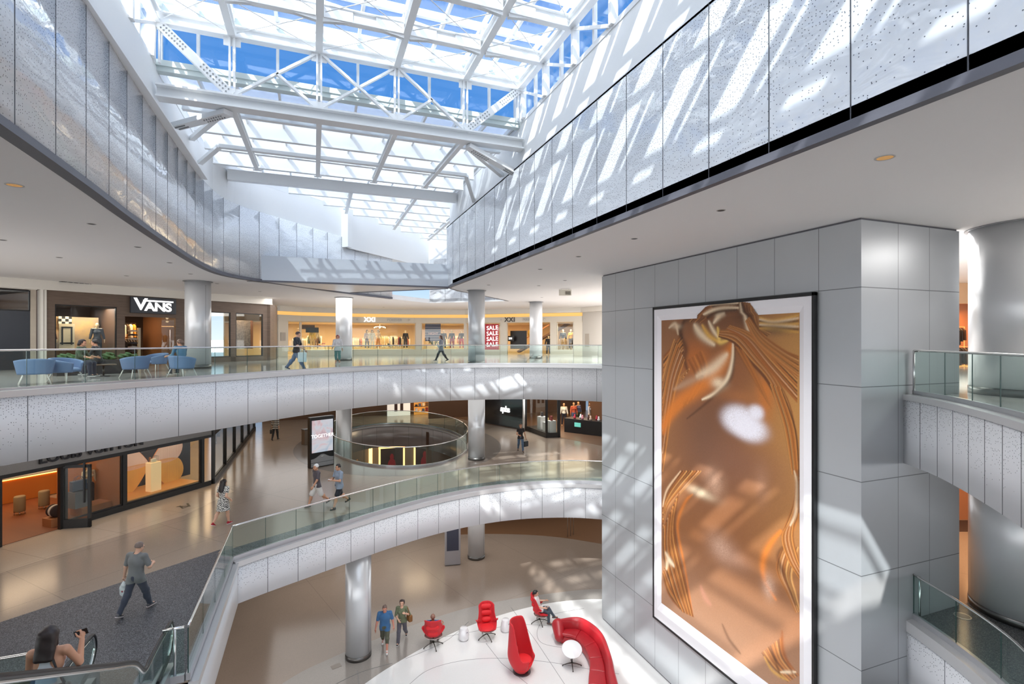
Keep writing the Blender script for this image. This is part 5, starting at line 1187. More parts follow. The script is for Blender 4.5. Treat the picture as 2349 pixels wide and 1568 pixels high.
def mannequin(label,loc,rz,top=None,bottom=None,skin=(232,206,170),headc=None,H=1.78,group='shop window mannequins',cat='mannequin',arms=(4,4)):
    k=(top,bottom,skin,headc)
    if k not in PROTO:
        J=skeleton(H,{'arm_r':arms[0],'arm_l':-arms[1],'out_r':12,'out_l':12,'lean':0,'splay_r':4,'splay_l':4},True); ts=torso(J,H,0.92,True); hp,at=head(J,H)
        pr=ts+limbs(J,H,0.9)+hp
        for sd in 'rl': pr+=[cap(J['wr_'+sd],J['wr_'+sd]+np.array((0,0,-0.09*H)),0.016*H,0.01*H,0.01),cap(J['an_'+sd],J['an_'+sd]+np.array((0,0.07*H,-0.025*H)),0.02*H,0.015*H,0.01)]
        M_=dict(b=smesh('body',surf(pr,0.016),plain('mannequin_%d_%d_%d'%skin,lin(*skin),.4)))
        if top: 
            hem=J['pel'][2]-0.06*H; M_['t']=smesh('top_garment',surf(ts+limbs(J,H,0.95,True,False,1.0,0.8),0.016,grow=0.02,cut=lambda X,Y,Z:np.maximum(hem-Z,Z-J['neck'][2]+0.012)),G(top))
        if bottom:
            pz=J['pel'][2]+0.07*H; M_['l']=smesh('lower_garment',surf([ell(J['pel'],(0.088*H,0.066*H,0.075*H))]+limbs(J,H,0.95,False,True,shin=0.9),0.016,grow=0.016,cut=lambda X,Y,Z:Z-pz),G(bottom))
        if headc: M_['h']=smesh('hair',surf([ell(at((0,-0.012,0.022)),(0.054*H,0.062*H,0.056*H))]+[cap(at((s*0.042,-0.01,0.01)),at((s*0.045,-0.015,-0.07)),0.018*H) for s in (-1,1)],0.014,cut=lambda X,Y,Z:np.minimum(Y-J['skull'][1]-0.03*H,J['skull'][2]+0.03*H-Z)),plain('wig_%d_%d_%d'%headc,lin(*headc),.5))
        PROTO[k]=M_
    t=thing('mannequin',label,cat,loc,rz,group)
    for kk,nm in (('b','body'),('t','top_garment'),('l','lower_garment'),('h','hair')):
        if kk in PROTO[k]: o=bpy.data.objects.new(nm,PROTO[k][kk]); COL.objects.link(o); o.parent=t
    return t
def rack(label,loc,rz,cols,W=1.3,H=1.45,group='clothes rails',n=11,mat=m_chrome):
    t=thing('clothes_rail',label,'clothes rail',loc,rz,group); mb=MB()
    mb.tube([(-W/2,0,0),(-W/2,0,H),(W/2,0,H),(W/2,0,0)],0.018,6); mb.box((-W/2,0,0.015),(0.05,0.5,0.03)); mb.box((W/2,0,0.015),(0.05,0.5,0.03)); mb.obj('rail',mat,t)
    rn=random.Random(hash(label)%999 if False else len(label)*7)
    for k in range(n):
        x=-W/2+0.1+(W-0.2)*k/(n-1); c=cols[rn.randrange(len(cols))]; L=rn.uniform(0.62,0.95); w=rn.uniform(0.36,0.46)
        mb=MB(); b=len(mb.v); pts=[]
        for y,z in ((-0.05,H-0.06),(0.05,H-0.06),(w/2,H-0.18),(w/2*1.1,H-L),(-w/2*1.1,H-L),(-w/2,H-0.18)): pts.append((y,z))
        for dx in (-0.035,0.035):
            for y,z in pts: mb.vert((x+dx,y,z))
        m_=len(pts); mb.face(list(range(m_))[::-1]); mb.face([m_+i for i in range(m_)])
        for i in range(m_): mb.face((i,(i+1)%m_,m_+(i+1)%m_,m_+i))
        mb.obj('garment',G(c),t)
    return t
def stocked_table(label,loc,rz,cols,W=1.4,Dp=0.8,H=0.8,mat=None,group='display tables'):
    t=thing('display_table',label,'table',loc,rz,group); mb=MB(); mb.box((0,0,H-0.03),(W,Dp,0.06)); mb.obj('table_top',mat or m_beige_p,t)
    for sx in (-1,1):
        for sy in (-1,1): mb=MB(); mb.box((sx*(W/2-0.05),sy*(Dp/2-0.05),(H-0.06)/2),(0.06,0.06,H-0.06)); mb.obj('leg',mat or m_beige_p,t)
    return t
def fold_pile(label,loc,rz,cols,n=5):
    t=thing('folded_clothes',label,'clothes',loc,rz,'folded clothes on display tables')
    for k in range(n): mb=MB(); mb.box((0.01*(k%3),0,0.03+0.055*k),(0.3,0.26,0.05)); mb.obj('garment',G(cols[k%len(cols)]),t,bevel=0.012)
    return t
# ---- dark wood shop on the top level
w1=Fac((-12.87,29.09),(-2.97,37.24),F3); S_=w1.S; zh=w1.Z(126,697); zs=w1.Z(300,675)
mb=MB(); w1.box(mb,S_(104),S_(613),zh,zs,0,0.18)
for a,b in ((104,126),(268,287),(403,424),(529,541),(603,613)): w1.box(mb,S_(a),S_(b),F3,zh,0,0.18)
w1.box(mb,S_(126),S_(268),F3,F3+0.35,0,0.18); w1.box(mb,S_(424),S_(603),F3,F3+0.3,0,0.18)
dz=w1.Z(345,727); w1.box(mb,S_(287),S_(403),dz,zh,0,0.18); struct(mb.obj('wall_wood_shop',m_wood))
mb=MB(); w1.box(mb,-6,S_(622),zs,CEIL,-0.12,0.2); w1.box(mb,-6,S_(622),zs-0.06,zs,-0.16,0.2); w1.box(mb,S_(90),S_(97),F3,zs,-0.14,0.2); w1.box(mb,S_(99),S_(105),F3,zs,-0.1,0.2); w1.box(mb,-6,S_(84),w1.Z(40,662),zs,-0.05,0.15); struct(mb.obj('trim_shop_soffit',m_offwhite))
glass_win('window_6',w1,S_(126),S_(268),F3+0.35,zh,0.05); glass_win('window_7',w1,S_(424),S_(529),F3+0.3,zh,0.05); glass_win('window_8',w1,S_(541),S_(603),F3+0.3,zh,0.05)
mb=MB(); w1.box(mb,S_(70),S_(83),F3,w1.Z(40,662),0,0.2); struct(mb.obj('trim_stone_pier',plain('stone_blocks',lin(176,166,152),.7,noise=.25,nscale=2.2)))
mb=MB(); w1.box(mb,-7,S_(70),F3,w1.Z(30,712),0.05,0.2); struct(mb.obj('wall_charcoal_shop',m_dkpanel)); glass_win('window_9',w1,-7,S_(70),w1.Z(30,712),w1.Z(40,664),0.05)
# corner return and interior box
r0=w1.at(S_(613),0,0); mb=MB(); mb.ribbon([(r0[0],r0[1]),(-2.75,38.6),(-2.75,41.8)],F3,zs,-0.18); struct(mb.obj('wall_wood_shop_return',m_wood))
mb=MB(); w1.box(mb,-1,S_(613),F3,zs,7,7.2); w1.box(mb,S_(104)-0.2,S_(104),F3,zs,0.2,7); w1.box(mb,S_(274),S_(277),F3,zs,0.3,3.2); w1.box(mb,S_(412),S_(415),F3,zs,0.3,4); struct(mb.obj('wall_wood_shop_inside',m_brown))
mb=MB(); w1.box(mb,-1,S_(613),zs-0.1,zs,0.2,7); struct(mb.obj('ceiling_wood_shop',plain('dark_ceiling',lin(60,50,44),.7)))
# sign
a0,a1=S_(297),S_(401); z0,z1=w1.Z(350,719),w1.Z(350,683); c=w1.at((a0+a1)/2,-0.08,(z0+z1)/2)
t=thing('shop_sign','charcoal shop sign with white capital letters over the wood shop door','sign',c,w1.rz); mb=MB(); mb.box((0,0,0),(a1-a0,0.14,z1-z0)); mb.obj('panel',m_dkpanel,t,bevel=0.01)
wl_=plain('letter_white',lin(250,250,250),.5,emit=0.8); lc=Matrix.Translation(c)@Matrix.Rotation(w1.rz,4,'Z')
for s_,sz,x,z in (('V',0.86,-0.66,0.02),('ANS',0.62,0.20,-0.09)): lettering('lettering',s_,sz,wl_,lc@Vector((x,-0.085,z)),w1.rz,t,0.012,0.022,0.95,sx=1.15)
mb=MB(); mb.box((0.2,-0.085,0.245),(1.50,0.024,0.085)); mb.obj('lettering_bar',wl_,t)
# window display
md=plain('display_board',lin(228,214,186),.6)
def board(label,px0,px1,py0,py1,dep,fill,name='display_board',fc=w1,extra=None,cat='display board'):
    a0,a1=fc.S(px0),fc.S(px1); z1,z0=fc.Z(px0,py0),fc.Z(px0,py1); c=fc.at((a0+a1)/2,dep,(z0+z1)/2); t=thing(name,label,cat,c,fc.rz); mb=MB(); mb.box((0,0,0),(a1-a0,0.04,z1-z0)); mb.obj('panel',fill,t)
    if extra: extra(t,a1-a0,z1-z0)
    return t
chk=NT('checker'); ck=chk.n('ShaderNodeTexChecker',Vector=chk.tc(),Scale=7.0,Color1=lin(30,30,32),Color2=lin(224,218,206)); m_chk=chk.done(chk.bsdf(Base_Color=ck.outputs[0],Roughness=.6))
sun_=NT('hazy_backdrop'); sz_=sun_.n('ShaderNodeTexNoise',Vector=sun_.tc(),Scale=0.7,Detail=4.0).outputs[0]; m_haze=sun_.done(sun_.bsdf(Base_Color=sun_.ramp(sz_,[(0.3,lin(236,190,110)),(0.5,lin(190,160,124)),(0.7,lin(84,96,108))]),Roughness=.7))
board('hazy amber and blue printed backdrop in the wood shop window',127,266,722,800,1.9,m_haze)
board('black and white checker board in the wood shop window',170,201,723,748,1.75,m_chk)
def arches(t,w,h):
    for x in (-0.3,0.3): mb=MB(); mb.box((x*w,-0.03,0.02*h),(0.10*w,0.02,0.72*h)); mb.obj('tower_outline',m_black,t)
    mb=MB(); mb.box((0,-0.03,0.36*h),(0.72*w,0.02,0.05*h)); mb.box((0,-0.03,-0.28*h),(0.9*w,0.02,0.06*h)); mb.obj('deck_outline',m_black,t)
board('cream cut out of a bridge tower in the wood shop window',160,196,741,800,1.2,md,extra=arches)
def man(label,fc,px,dep,top,bottom,turn=0,zf=None,**k): p=fc.at(fc.S(px),dep,(zf if zf is not None else fc.zf+0.004)); return mannequin(label,p,fc.rz+PI+turn,top,bottom,**k)
man('mannequin in brown jacket at the left of the wood shop window',w1,134,1.0,(110,66,44),(40,38,44),0.3,F3+0.46); man('mannequin in dark denim at the right of the wood shop window',w1,244,1.0,(60,70,86),(48,54,70),-0.3,F3+0.46)
mb=MB(); w1.box(mb,S_(127),S_(267),F3+0.01,F3+0.45,0.25,2.1); struct(mb.obj('trim_window_podium',m_dkpanel))
def shoes(label,fc,px,dep,z,n=6):
    p=fc.at(fc.S(px),dep,z); t=thing('shoe_display',label,'shoes',p,fc.rz)
    for k in range(n): mb=MB(); x=(k-(n-1)/2)*0.2; mb.box((x,0,0.05),(0.1,0.27,0.10)); mb.obj('shoe',G(GC[(k*3)%10]),t,bevel=0.03)
    return t
shoes('row of shoes on the podium of the wood shop window',w1,200,0.8,F3+0.452)
rack('clothes rail with patterned shirts inside the wood shop doorway',w1.at(S_(335),3.2,F3+0.004),w1.rz,[(226,170,70),(230,224,210),(60,50,40),(180,120,60)],1.9,2.3); rack('lower clothes rail of dark jackets inside the wood shop doorway',w1.at(S_(330),2.0,F3+0.004),w1.rz,[(40,38,40),(90,60,40),(60,60,66)],1.5,1.4)
rack('clothes rail with a long amber coat on the right of the wood shop doorway',w1.at(S_(368),3.9,F3+0.004),w1.rz,[(236,176,80),(216,150,70)],0.7,2.2,n=4)
t=thing('shoe_rack','tall slim rack of cap stacks in the wood shop doorway','shelf',w1.at(S_(347),1.3,F3+0.004),w1.rz); mb=MB(); mb.box((0,0,1.0),(0.12,0.12,2.0)); mb.obj('post',md,t)
for k in range(8): mb=MB(); mb.lathe([(0,0.02),(0.22,0.0),(0.22,0.06),(0,0.1)],(-0.3,0,0.25+k*0.22),14); mb.obj('cap',G(((70,74,84),(220,216,210))[k%2]),t,smooth=True)
mb=MB(); w1.box(mb,S_(372),S_(401),F3+0.02,dz,0.05,0.08); d1=struct(mb.obj('door_1',m_shop_glass)); mb=MB(); w1.box(mb,S_(389),S_(390),F3+0.8,F3+1.9,-0.03,0.02); mb.obj('door_handle',m_chrome,d1)
board('framed picture poster with wood strips in the right wood shop window',551,594,733,800,0.9,plain('poster_collage',lin(150,130,116),.6,noise=.8,nscale=9),extra=lambda t,w,h:[(lambda mb:(mb.box((s*(w/2+0.08),-0.03,0),(0.14,0.06,h)),mb.obj('wood_strip',m_orangewall,t)))(MB()) for s in (-1,1)])
board('tall graphic poster with a yellow base in the window beside the thick column',482,498,745,800,0.7,plain('poster_blue',lin(96,112,130),.6,noise=.4,nscale=3))
area_l=lambda *a,**k: area(*a,**k)
# ---- gold lit fashion shop at the far end of the top level
def P(px,dep): d=ray(px,780); return (d[0]*dep,d[1]*dep)
xp=[P(638,41.2),P(690,43.0),P(806,45.2),P(950,47.2),P(1068,47.4),P(1163,46.0),P(1263,44.6),P(1336,43.6),P(1400,40.5)]
def ribx(name,i0,i1,z0,z1,th,mat,off=0.0):
    mb=MB(); path=offset(xp,off)[i0:i1+1]; mb.ribbon(path,z0,z1,th); return struct(mb.obj(name,mat))
ribx('trim_gold_shop_soffit',0,8,14.28,CEIL,0.4,m_offwhite,-0.25); 
gold_l=plain('gold_cove',lin(224,176,100),.5,emit=0.55); ribx('trim_gold_cove',0,7,13.98,14.28,0.1,gold_l,0.25)
m_sband=plain('sign_band',lin(214,206,192),.5); ribx('wall_gold_shop_header',0,7,13.50,13.98,0.25,m_sband,-0.05)
ribx('wall_gold_shop_inside',0,7,F3,14.3,0.2,m_warmwall,7.5); ribx('wall_gold_shop_end',7,8,F3,CEIL,0.25,plain('pale_panel',lin(206,202,196),.5))
mb=MB(); mb.prism(xp[:8]+offset(xp,7.5)[:8][::-1],13.46,13.52); struct(mb.obj('ceiling_gold_shop',m_warmwall))
ribx('trim_gold_shop_base',1,5,F3+0.002,F3+0.42,0.2,m_beige_p); 
fx=[Fac(xp[i],xp[i+1],F3) for i in range(8)]
def fat(px): 
    for f,(a,b) in zip(fx,((0,690),(690,806),(806,950),(950,1068),(1068,1163),(1163,1263),(1263,1336),(1336,3000))):
        if px<=b: return f
def pier(px0,px1,z1=13.5,d0=-0.02,d1=0.24,mat=m_sband,z0=F3+0.002): f=fat((px0+px1)/2); mb=MB(); f.box(mb,f.S(px0),f.S(px1),z0,z1,d0,d1); struct(mb.obj('wall_gold_shop_pier',mat))
pier(638,660); pier(954,966); pier(1148,1163); pier(1262,1277); pier(1316,1336); pier(1064,1070); pier(1277,1316,F3+0.5)
wi=10
for a,b in ((660,690),(690,806),(806,954),(966,1068),(1070,1148),(1277,1316)):
    f=fat((a+b)/2); glass_win('window_%d'%wi,f,f.S(a)+0.01,f.S(b)-0.01,F3+0.42,13.5,0.06,fw=0.06,frame=m_beige_p); wi+=1
ls=plain('letter_white',lin(250,250,250),.5); ld=plain('letter_dark',lin(70,66,60),.5); lg=plain('letter_silver',lin(176,172,166),.4,.5)
def shopsign(label,px,parts):
    f=fat(px); o=f.at(f.S(px),-0.1,13.74); t=thing('shop_sign',label,'sign',o,f.rz)
    for s_,px_,sz,m_ in parts: lettering('lettering',s_,sz,m_,f.at(f.S(px_),-0.09,13.74),f.rz,t,0.02,0.012,1.1)
    return t
shopsign('pale roman numeral letters on the left of the gold shop header',848,[('XXI',848,0.56,ls),('FOREVER',905,0.30,lg)])
shopsign('dark roman numeral letters on the header behind the thinnest column',1170,[('XXI',1170,0.56,ld),('FOREVER',1216,0.30,lg)])
for px,lab in ((820,'left of the pale letters'),(938,'right of the pale letters'),(1150,'left of the dark numerals'),(1250,'right of the dark numerals')): 
    f=fat(px); p=f.at(f.S(px),-0.14,13.74); t=thing('wall_spotlight','small round lamp on the gold shop header, '+lab,'lamp',p); mb=MB(); mb.lathe([(0,0),(0.07,0.02),(0.06,0.09),(0,0.1)],(0,0,-0.05),12); mb.obj('lamp_shade',m_chrome,t)
gm=dict(skin=(236,214,176)); nowig=None
for i,(px,dep,top,bot,hair,turn,lab) in enumerate([(723,1.2,(236,196,96),(226,190,120),(40,30,26),0.2,'in yellow with a dark hat left of the gold shop window'),(733,1.5,(226,206,160),(150,110,70),None,-.2,'in cream beside the one in yellow'),(846,1.5,(196,190,200),(120,120,130),(60,40,30),.2,'in grey, left of three in the gold shop window'),(857,1.2,(246,240,226),(236,226,206),(60,40,30),0,'in a long white coat, middle of three in the gold shop window'),(872,1.5,(236,200,150),(214,150,90),(60,40,30),-.2,'in tan, right of three in the gold shop window'),(1015,1.3,(40,36,40),(60,40,40),None,.1,'with black top left of the gold headed ones'),(1034,1.3,(36,34,38),(150,30,44),(206,170,80),0,'in black top and red trousers with a gold head'),(1057,1.3,(44,40,44),(190,40,50),(206,170,80),0,'in black top and bright red skirt by the rail column'),(938,1.8,(44,40,40),(60,50,46),None,.2,'in dark coat at the right end of the first gold window'),(1247,1.5,(36,38,46),(50,54,66),(30,28,30),.3,'in dark jacket right of the thinnest column'),(1253,1.9,(60,64,74),(50,54,66),(30,28,30),-.2,'in slate jacket behind the one in dark jacket'),(1285,0.9,(44,56,70),(190,160,120),None,.2,'in navy jacket in the right end window'),(1304,0.9,(226,170,60),(60,50,44),None,-.2,'in mustard jacket in the right end window')]):
    f=fat(px); man('mannequin '+lab,f,px,dep,top,bot,turn,F3+(0.52 if px<1240 or px>1270 else 0.006),headc=hair,**gm)
mb=MB(); 
for f,a,b in ((fx[1],690,806),(fx[2],806,954),(fx[3],966,1068),(fx[6],1277,1316)): f.box(mb,f.S(a)+0.1,f.S(b)-0.1,F3+0.005,F3+0.5,0.4,2.2 if a!=1277 else 1.4)
struct(mb.obj('trim_gold_shop_podium',m_beige_p))
names=['first','second','third','fourth','fifth','sixth','seventh','eighth','ninth','tenth','eleventh']
for i,(px,dep) in enumerate(((700,2.8),(745,4.3),(832,2.8),(888,2.8),(905,4.2),(922,2.8),(944,4.3),(985,2.8),(1003,4.3),(1046,2.8),(1085,4.2))):
    f=fat(px); rack('clothes rail inside the gold lit shop, %s from the wood shop side'%names[i],f.at(f.S(px),dep,F3+0.01),f.rz,[GC[(i+j*3)%10] for j in range(3)]+[(246,224,190)],1.25,1.5+0.2*(i%2),n=9)
for i,(px,lab) in enumerate(((760,'left of the steel column'),(900,'under the chandelier'),(1010,'behind the striped poster'))):
    f=fat(px); p=f.at(f.S(px),5.2,F3+0.01); stocked_table('pale display table in the gold lit shop '+lab,p,f.rz,GC)
    for k in range(3): q=f.at(f.S(px)+(k-1)*0.42,5.2,F3+0.812); fold_pile('%s pile of folded clothes on the table %s'%(['left','middle','right'][k],lab),q,f.rz,[GC[(i+k+j)%10] for j in range(4)],4)
f=fat(880); p=f.at(f.S(880),2.8,13.46); t=thing('chandelier','small sparkling chandelier inside the gold lit shop','chandelier',p); mb=MB(); mb.tube([(0,0,0),(0,0,-0.25)],0.012,6); mb.obj('stem',m_chrome,t)
bl=plain('lamp_glow',lin(255,232,190),.5,emit=6.0)
for k in range(8): a=k*PI/4; mb=MB(); mb.lathe([(0,0.05),(0.035,0.02),(0.04,-0.02),(0,-0.06)],(0.5*math.cos(a),0.32*math.sin(a),-0.34+0.06*(k%2)),8); mb.obj('bulb',bl,t,smooth=True)
mb=MB(); mb.lathe([(0.08,-0.22),(0.52,-0.28),(0.5,-0.3),(0.08,-0.25)],(0,0,0),18); mb.obj('ring',m_chrome,t)
m_sale=plain('poster_red',lin(196,30,52),.5,emit=0.12); 
def sale(t,w,h):
    for k in range(4): lettering('lettering','SALE',0.52,ls,t.location+Matrix.Rotation(t.rotation_euler[2],3,'Z')@Vector((0.25,-0.03,h/2-0.36-k*0.50)),t.rotation_euler[2],t,0.004,0.01,1.05,shear=0.0,tilt=-0.06)
board('red sale poster with white letters behind the rail column','x' and 1100,1141,743,803,0.35,m_sale,'poster',fat(1110),sale,'poster')
stp=NT('striped_poster'); sz2=stp.sep(stp.tc())[2]; m_stp=stp.done(stp.bsdf(Base_Color=stp.mix(stp.mth('LESS_THAN',stp.mth('FRACT',stp.mth('MULTIPLY',sz2,4.5)),0.4),lin(52,54,92),lin(150,140,150)),Roughness=.5))
def night(t,w,h): lettering('lettering','NIGHT',0.30,plain('letter_rose',lin(226,180,180),.5),t.location+Matrix.Rotation(t.rotation_euler[2],3,'Z')@Vector((0,-0.03,-0.12)),t.rotation_euler[2],t,0.004,0.01,0.95,shear=0.2)
board('blue striped poster with pink letters in the gold shop window',974,1010,742,782,0.4,m_stp,'poster',fat(1000),night,'poster')
board('tilted dark slogan board hanging in the left gold shop window',706,736,750,762,0.9,m_black,'hanging_board',fat(720)); board('brown slogan board hanging in the left gold shop window',698,728,744,754,1.1,m_brown,'hanging_board',fat(720))
board('black photo booth board in the open gold shop entrance',1162,1200,758,800,1.0,m_black,'booth_board',fat(1180),cat='booth')
board('small black board with a white number at the gold shop entrance',1158,1174,770,782,0.6,m_black,'number_board',fat(1170),lambda t,w,h:lettering('lettering','201',0.24,ls,t.location+Matrix.Rotation(t.rotation_euler[2],3,'Z')@Vector((0,-0.03,0)),t.rotation_euler[2],t,0.004,0.01),'sign')
f=fat(1215); t=thing('staircase','brown staircase rising inside the gold shop entrance','stairs',f.at(f.S(1200),4.5,F3),f.rz)
mb=MB(); mb.beam((-2.0,0,0.2),(3.2,0,3.0),0.9,0.18); mb.obj('flight',m_brown,t); mb=MB(); mb.beam((-2.0,-0.45,1.0),(3.2,-0.45,3.9),0.06,0.08); mb.obj('handrail',m_orangewall,t)
mb=MB(); mb.lathe([(0,0),(0.5,0.01),(0.5,0.03),(0,0.04)],(0,0,0),28); o=mb.obj('yellow_disc',plain('yellow_disc',lin(236,190,50),.5),smooth=True); o.rotation_euler=(PI/2,0,f.rz); o.location=f.at(f.S(1207),2.0,12.55); tag(o,'yellow round disc hanging in the gold shop entrance','sign')
board('grey keypad panel on the pier left of the gold shop',643,654,762,781,-0.05,plain('keypad_grey',lin(176,168,158),.5),'entry_keypad',fat(650),cat='keypad'); board('grey door panel on the far right wall by the tower',1343,1352,765,795,-0.03,plain('keypad_grey',lin(176,168,158),.5),'service_hatch',fat(1345),cat='hatch')
# ---- amber lit leather goods shop on the middle level
lv=Fac(lvp,lvq,F2); S_=lv.S; zb=lv.Z(200,1051); zt=8.82
m_mesh=NT('herringbone_mesh'); mm=m_mesh; s=mm.sep(mm.tc()); u=mm.mth('ADD',s[0],s[1]); 
k1=mm.mth('FRACT',mm.mth('MULTIPLY',mm.mth('ADD',mm.mth('ABSOLUTE',mm.mth('SUBTRACT',mm.mth('FRACT',mm.mth('MULTIPLY',u,3.4)),0.5)),mm.mth('MULTIPLY',s[2],2.8)),9.0)); m_mesh=mm.done(mm.bsdf(Base_Color=mm.mix(mm.mth('LESS_THAN',k1,0.5),lin(84,82,82),lin(150,148,147)),Roughness=.4,Metallic=.3))
mb=MB(); lv.box(mb,-4,lv.L,zb,zt,-0.06,0.1); struct(mb.obj('wall_leather_shop_header',m_mesh))
mb=MB(); lv.box(mb,-4,lv.L,zb-0.12,zb,-0.08,0.12)
for a,b in ((-400,-60),(-6,4),(137,152),(281,289),(461,468)): lv.box(mb,S_(max(a,-60)) if a>-60 else -4,S_(b),F2,zb,-0.03,0.12)
lv.box(mb,S_(205),lv.L,F2,F2+0.22,-0.05,0.12); struct(mb.obj('wall_leather_shop_frame',m_black))
glass_win('window_16',lv,S_(152),S_(281),F2+0.22,zb-0.1,0.03); glass_win('window_17',lv,S_(289),S_(461),F2+0.22,zb-0.1,0.03)
sd=Fac((-4.35,27.1),(-4.12,42.5),F2)
mb=MB(); sd.box(mb,0,15.4,zb,zt,-0.05,0.1); sd.box(mb,0,15.4,F2,F2+0.22,-0.05,0.1)
for k in range(6): sd.box(mb,k*3.0,k*3.0+0.14,F2,zb,-0.05,0.1)
struct(mb.obj('wall_leather_shop_side',m_black))
for k in range(5): glass_win('window_%d'%(18+k),sd,k*3.0+0.14,k*3.0+3.0,F2+0.22,zb-0.05,0.03)
sg=thing('shop_sign','dark metal capital letters along the mesh header of the amber lit shop','sign',lv.at((S_(83)+S_(322))/2,-0.1,8.2),lv.rz)
lettering('lettering','LOUIS VUITTON',0.45,plain('letter_gunmetal',lin(44,44,48),.35,.5),lv.at((S_(83)+S_(325))/2,-0.11,zb+0.29),lv.rz,sg,0.04,0.010,1.0,sx=(S_(322)-S_(84))/max(v.co.x*2 for v in text_mesh('LOUIS VUITTON',0.45,0.0,0.010,1.0).vertices))
mb=MB(); lv.box(mb,-4,S_(290),F2,F2+0.012,0.1,8.5); struct(mb.obj('floor_leather_shop',m_woodfloor))
mb=MB(); lv.box(mb,-4,lv.L,F2,zt,8.5,8.7); lv.box(mb,S_(285)-0.05,S_(285)+0.05,F2,zt,0.15,4.0); lv.box(mb,-4.2,-4,F2,zt,0,8.5); struct(mb.obj('wall_leather_shop_inside',m_orangewall))
mb=MB(); sd.box(mb,-0.3,15.4,F2,zt,3.0,3.2); struct(mb.obj('wall_leather_shop_side_inside',m_warmwall))
# open glass door
hp,ep=FL(141,1212,F2),FL(209,1208,F2); df=Fac(hp,ep,F2); mb=MB(); df.box(mb,0.05,df.L-0.05,F2+0.3,zb-0.12,-0.01,0.01); d2=struct(mb.obj('door_2',m_shop_glass))
mb=MB(); 
for a,b,c_,e_ in ((0,0.09,F2+0.01,zb-0.08),(df.L-0.09,df.L,F2+0.01,zb-0.08),(0,df.L,F2+0.01,F2+0.32),(0,df.L,zb-0.18,zb-0.08)): df.box(mb,a,b,c_,e_,-0.04,0.04)
mb.obj('door_frame',m_black,d2); mb=MB(); df.box(mb,df.L-0.2,df.L-0.15,F2+0.9,F2+2.3,-0.1,-0.04); mb.obj('door_handle',m_black,d2)
# counter with lit edge, stools
ca,cb=FL(-40,1168,F2),FL(150,1128,F2); cf=Fac(ca,cb,F2); t=thing('shop_counter','long amber counter with a lit strip under its top in the amber lit shop','counter',cf.at(1,0.3,F2+0.012),cf.rz)
mb=MB(cf.at(1,0.3,F2+0.012)); cf.box(mb,-2,cf.L+0.6,F2+0.02,F2+0.95,0.05,0.7); t.rotation_euler=(0,0,0); mb.obj('front_panel',plain('amber_counter',lin(206,124,56),.4),t); mb=MB(cf.at(1,0.3,F2+0.012)); cf.box(mb,-2,cf.L+0.6,F2+1.0,F2+1.06,-0.05,0.75); mb.obj('counter_top',m_beige_p,t); mb=MB(cf.at(1,0.3,F2+0.012)); cf.box(mb,-2,cf.L+0.6,F2+0.95,F2+0.985,0.02,0.06); mb.obj('light_strip',plain('amber_strip',lin(255,170,70),.5,emit=5.0),t)
for px,py,lab in ((45,1180,'left round upholstered stool at the amber counter'),(101,1166,'right round upholstered stool at the amber counter')):
    c=FL(px,py,F2); t=thing('bar_stool',lab,'stool',(c[0],c[1],F2+0.012)); mb=MB(); mb.lathe([(0,0.12),(0.17,0.12),(0.175,0.15),(0.175,0.66),(0.155,0.70),(0,0.705)],(0,0,0),24); mb.obj('seat',plain('stool_taupe',lin(150,126,92),.7),t,smooth=True); 
    for k in range(4): mb=MB(); a=k*PI/2+0.4; mb.tube([(0.15*math.cos(a),0.15*math.sin(a),0),(0.15*math.cos(a),0.15*math.sin(a),0.13)],0.014,6); mb.obj('leg',m_chrome,t)
# butterfly window
def lvo(dep): return Fac(lv.at(0,dep,0)[:2],lv.at(lv.L,dep,0)[:2],F2)
def lvp_(px,dep,z): f=lvo(dep); return f.at(f.S(px),0,z)
wb=lvo(1.7); mb=MB(); wb.box(mb,wb.S(283),wb.S(440),F2+0.22,zt,0.1,0.2); struct(mb.obj('wall_window_backdrop',plain('navy_backdrop',lin(44,48,60),.6)))
mb=MB(); lv.box(mb,S_(289),S_(461),F2+0.2,F2+0.30,0.12,1.75); struct(mb.obj('trim_window_stage',plain('stage_amber',lin(220,156,84),.5)))
O=lvp_(343,1.15,lvo(1.15).Z(343,1063)); t=thing('butterfly_display','giant butterfly of two rosy and two golden wings in the amber shop window','display',O,lv.rz)
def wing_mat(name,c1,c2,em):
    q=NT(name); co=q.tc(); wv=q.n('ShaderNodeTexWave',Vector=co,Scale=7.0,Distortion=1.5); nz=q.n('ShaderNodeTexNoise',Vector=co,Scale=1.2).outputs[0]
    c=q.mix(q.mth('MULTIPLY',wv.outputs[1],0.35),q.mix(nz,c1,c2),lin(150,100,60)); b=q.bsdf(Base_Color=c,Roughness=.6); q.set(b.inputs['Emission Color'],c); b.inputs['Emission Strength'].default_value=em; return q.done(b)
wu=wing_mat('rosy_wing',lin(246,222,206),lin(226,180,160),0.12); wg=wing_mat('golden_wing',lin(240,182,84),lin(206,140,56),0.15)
m_edge=plain('wing_edge',lin(206,130,80),.5)
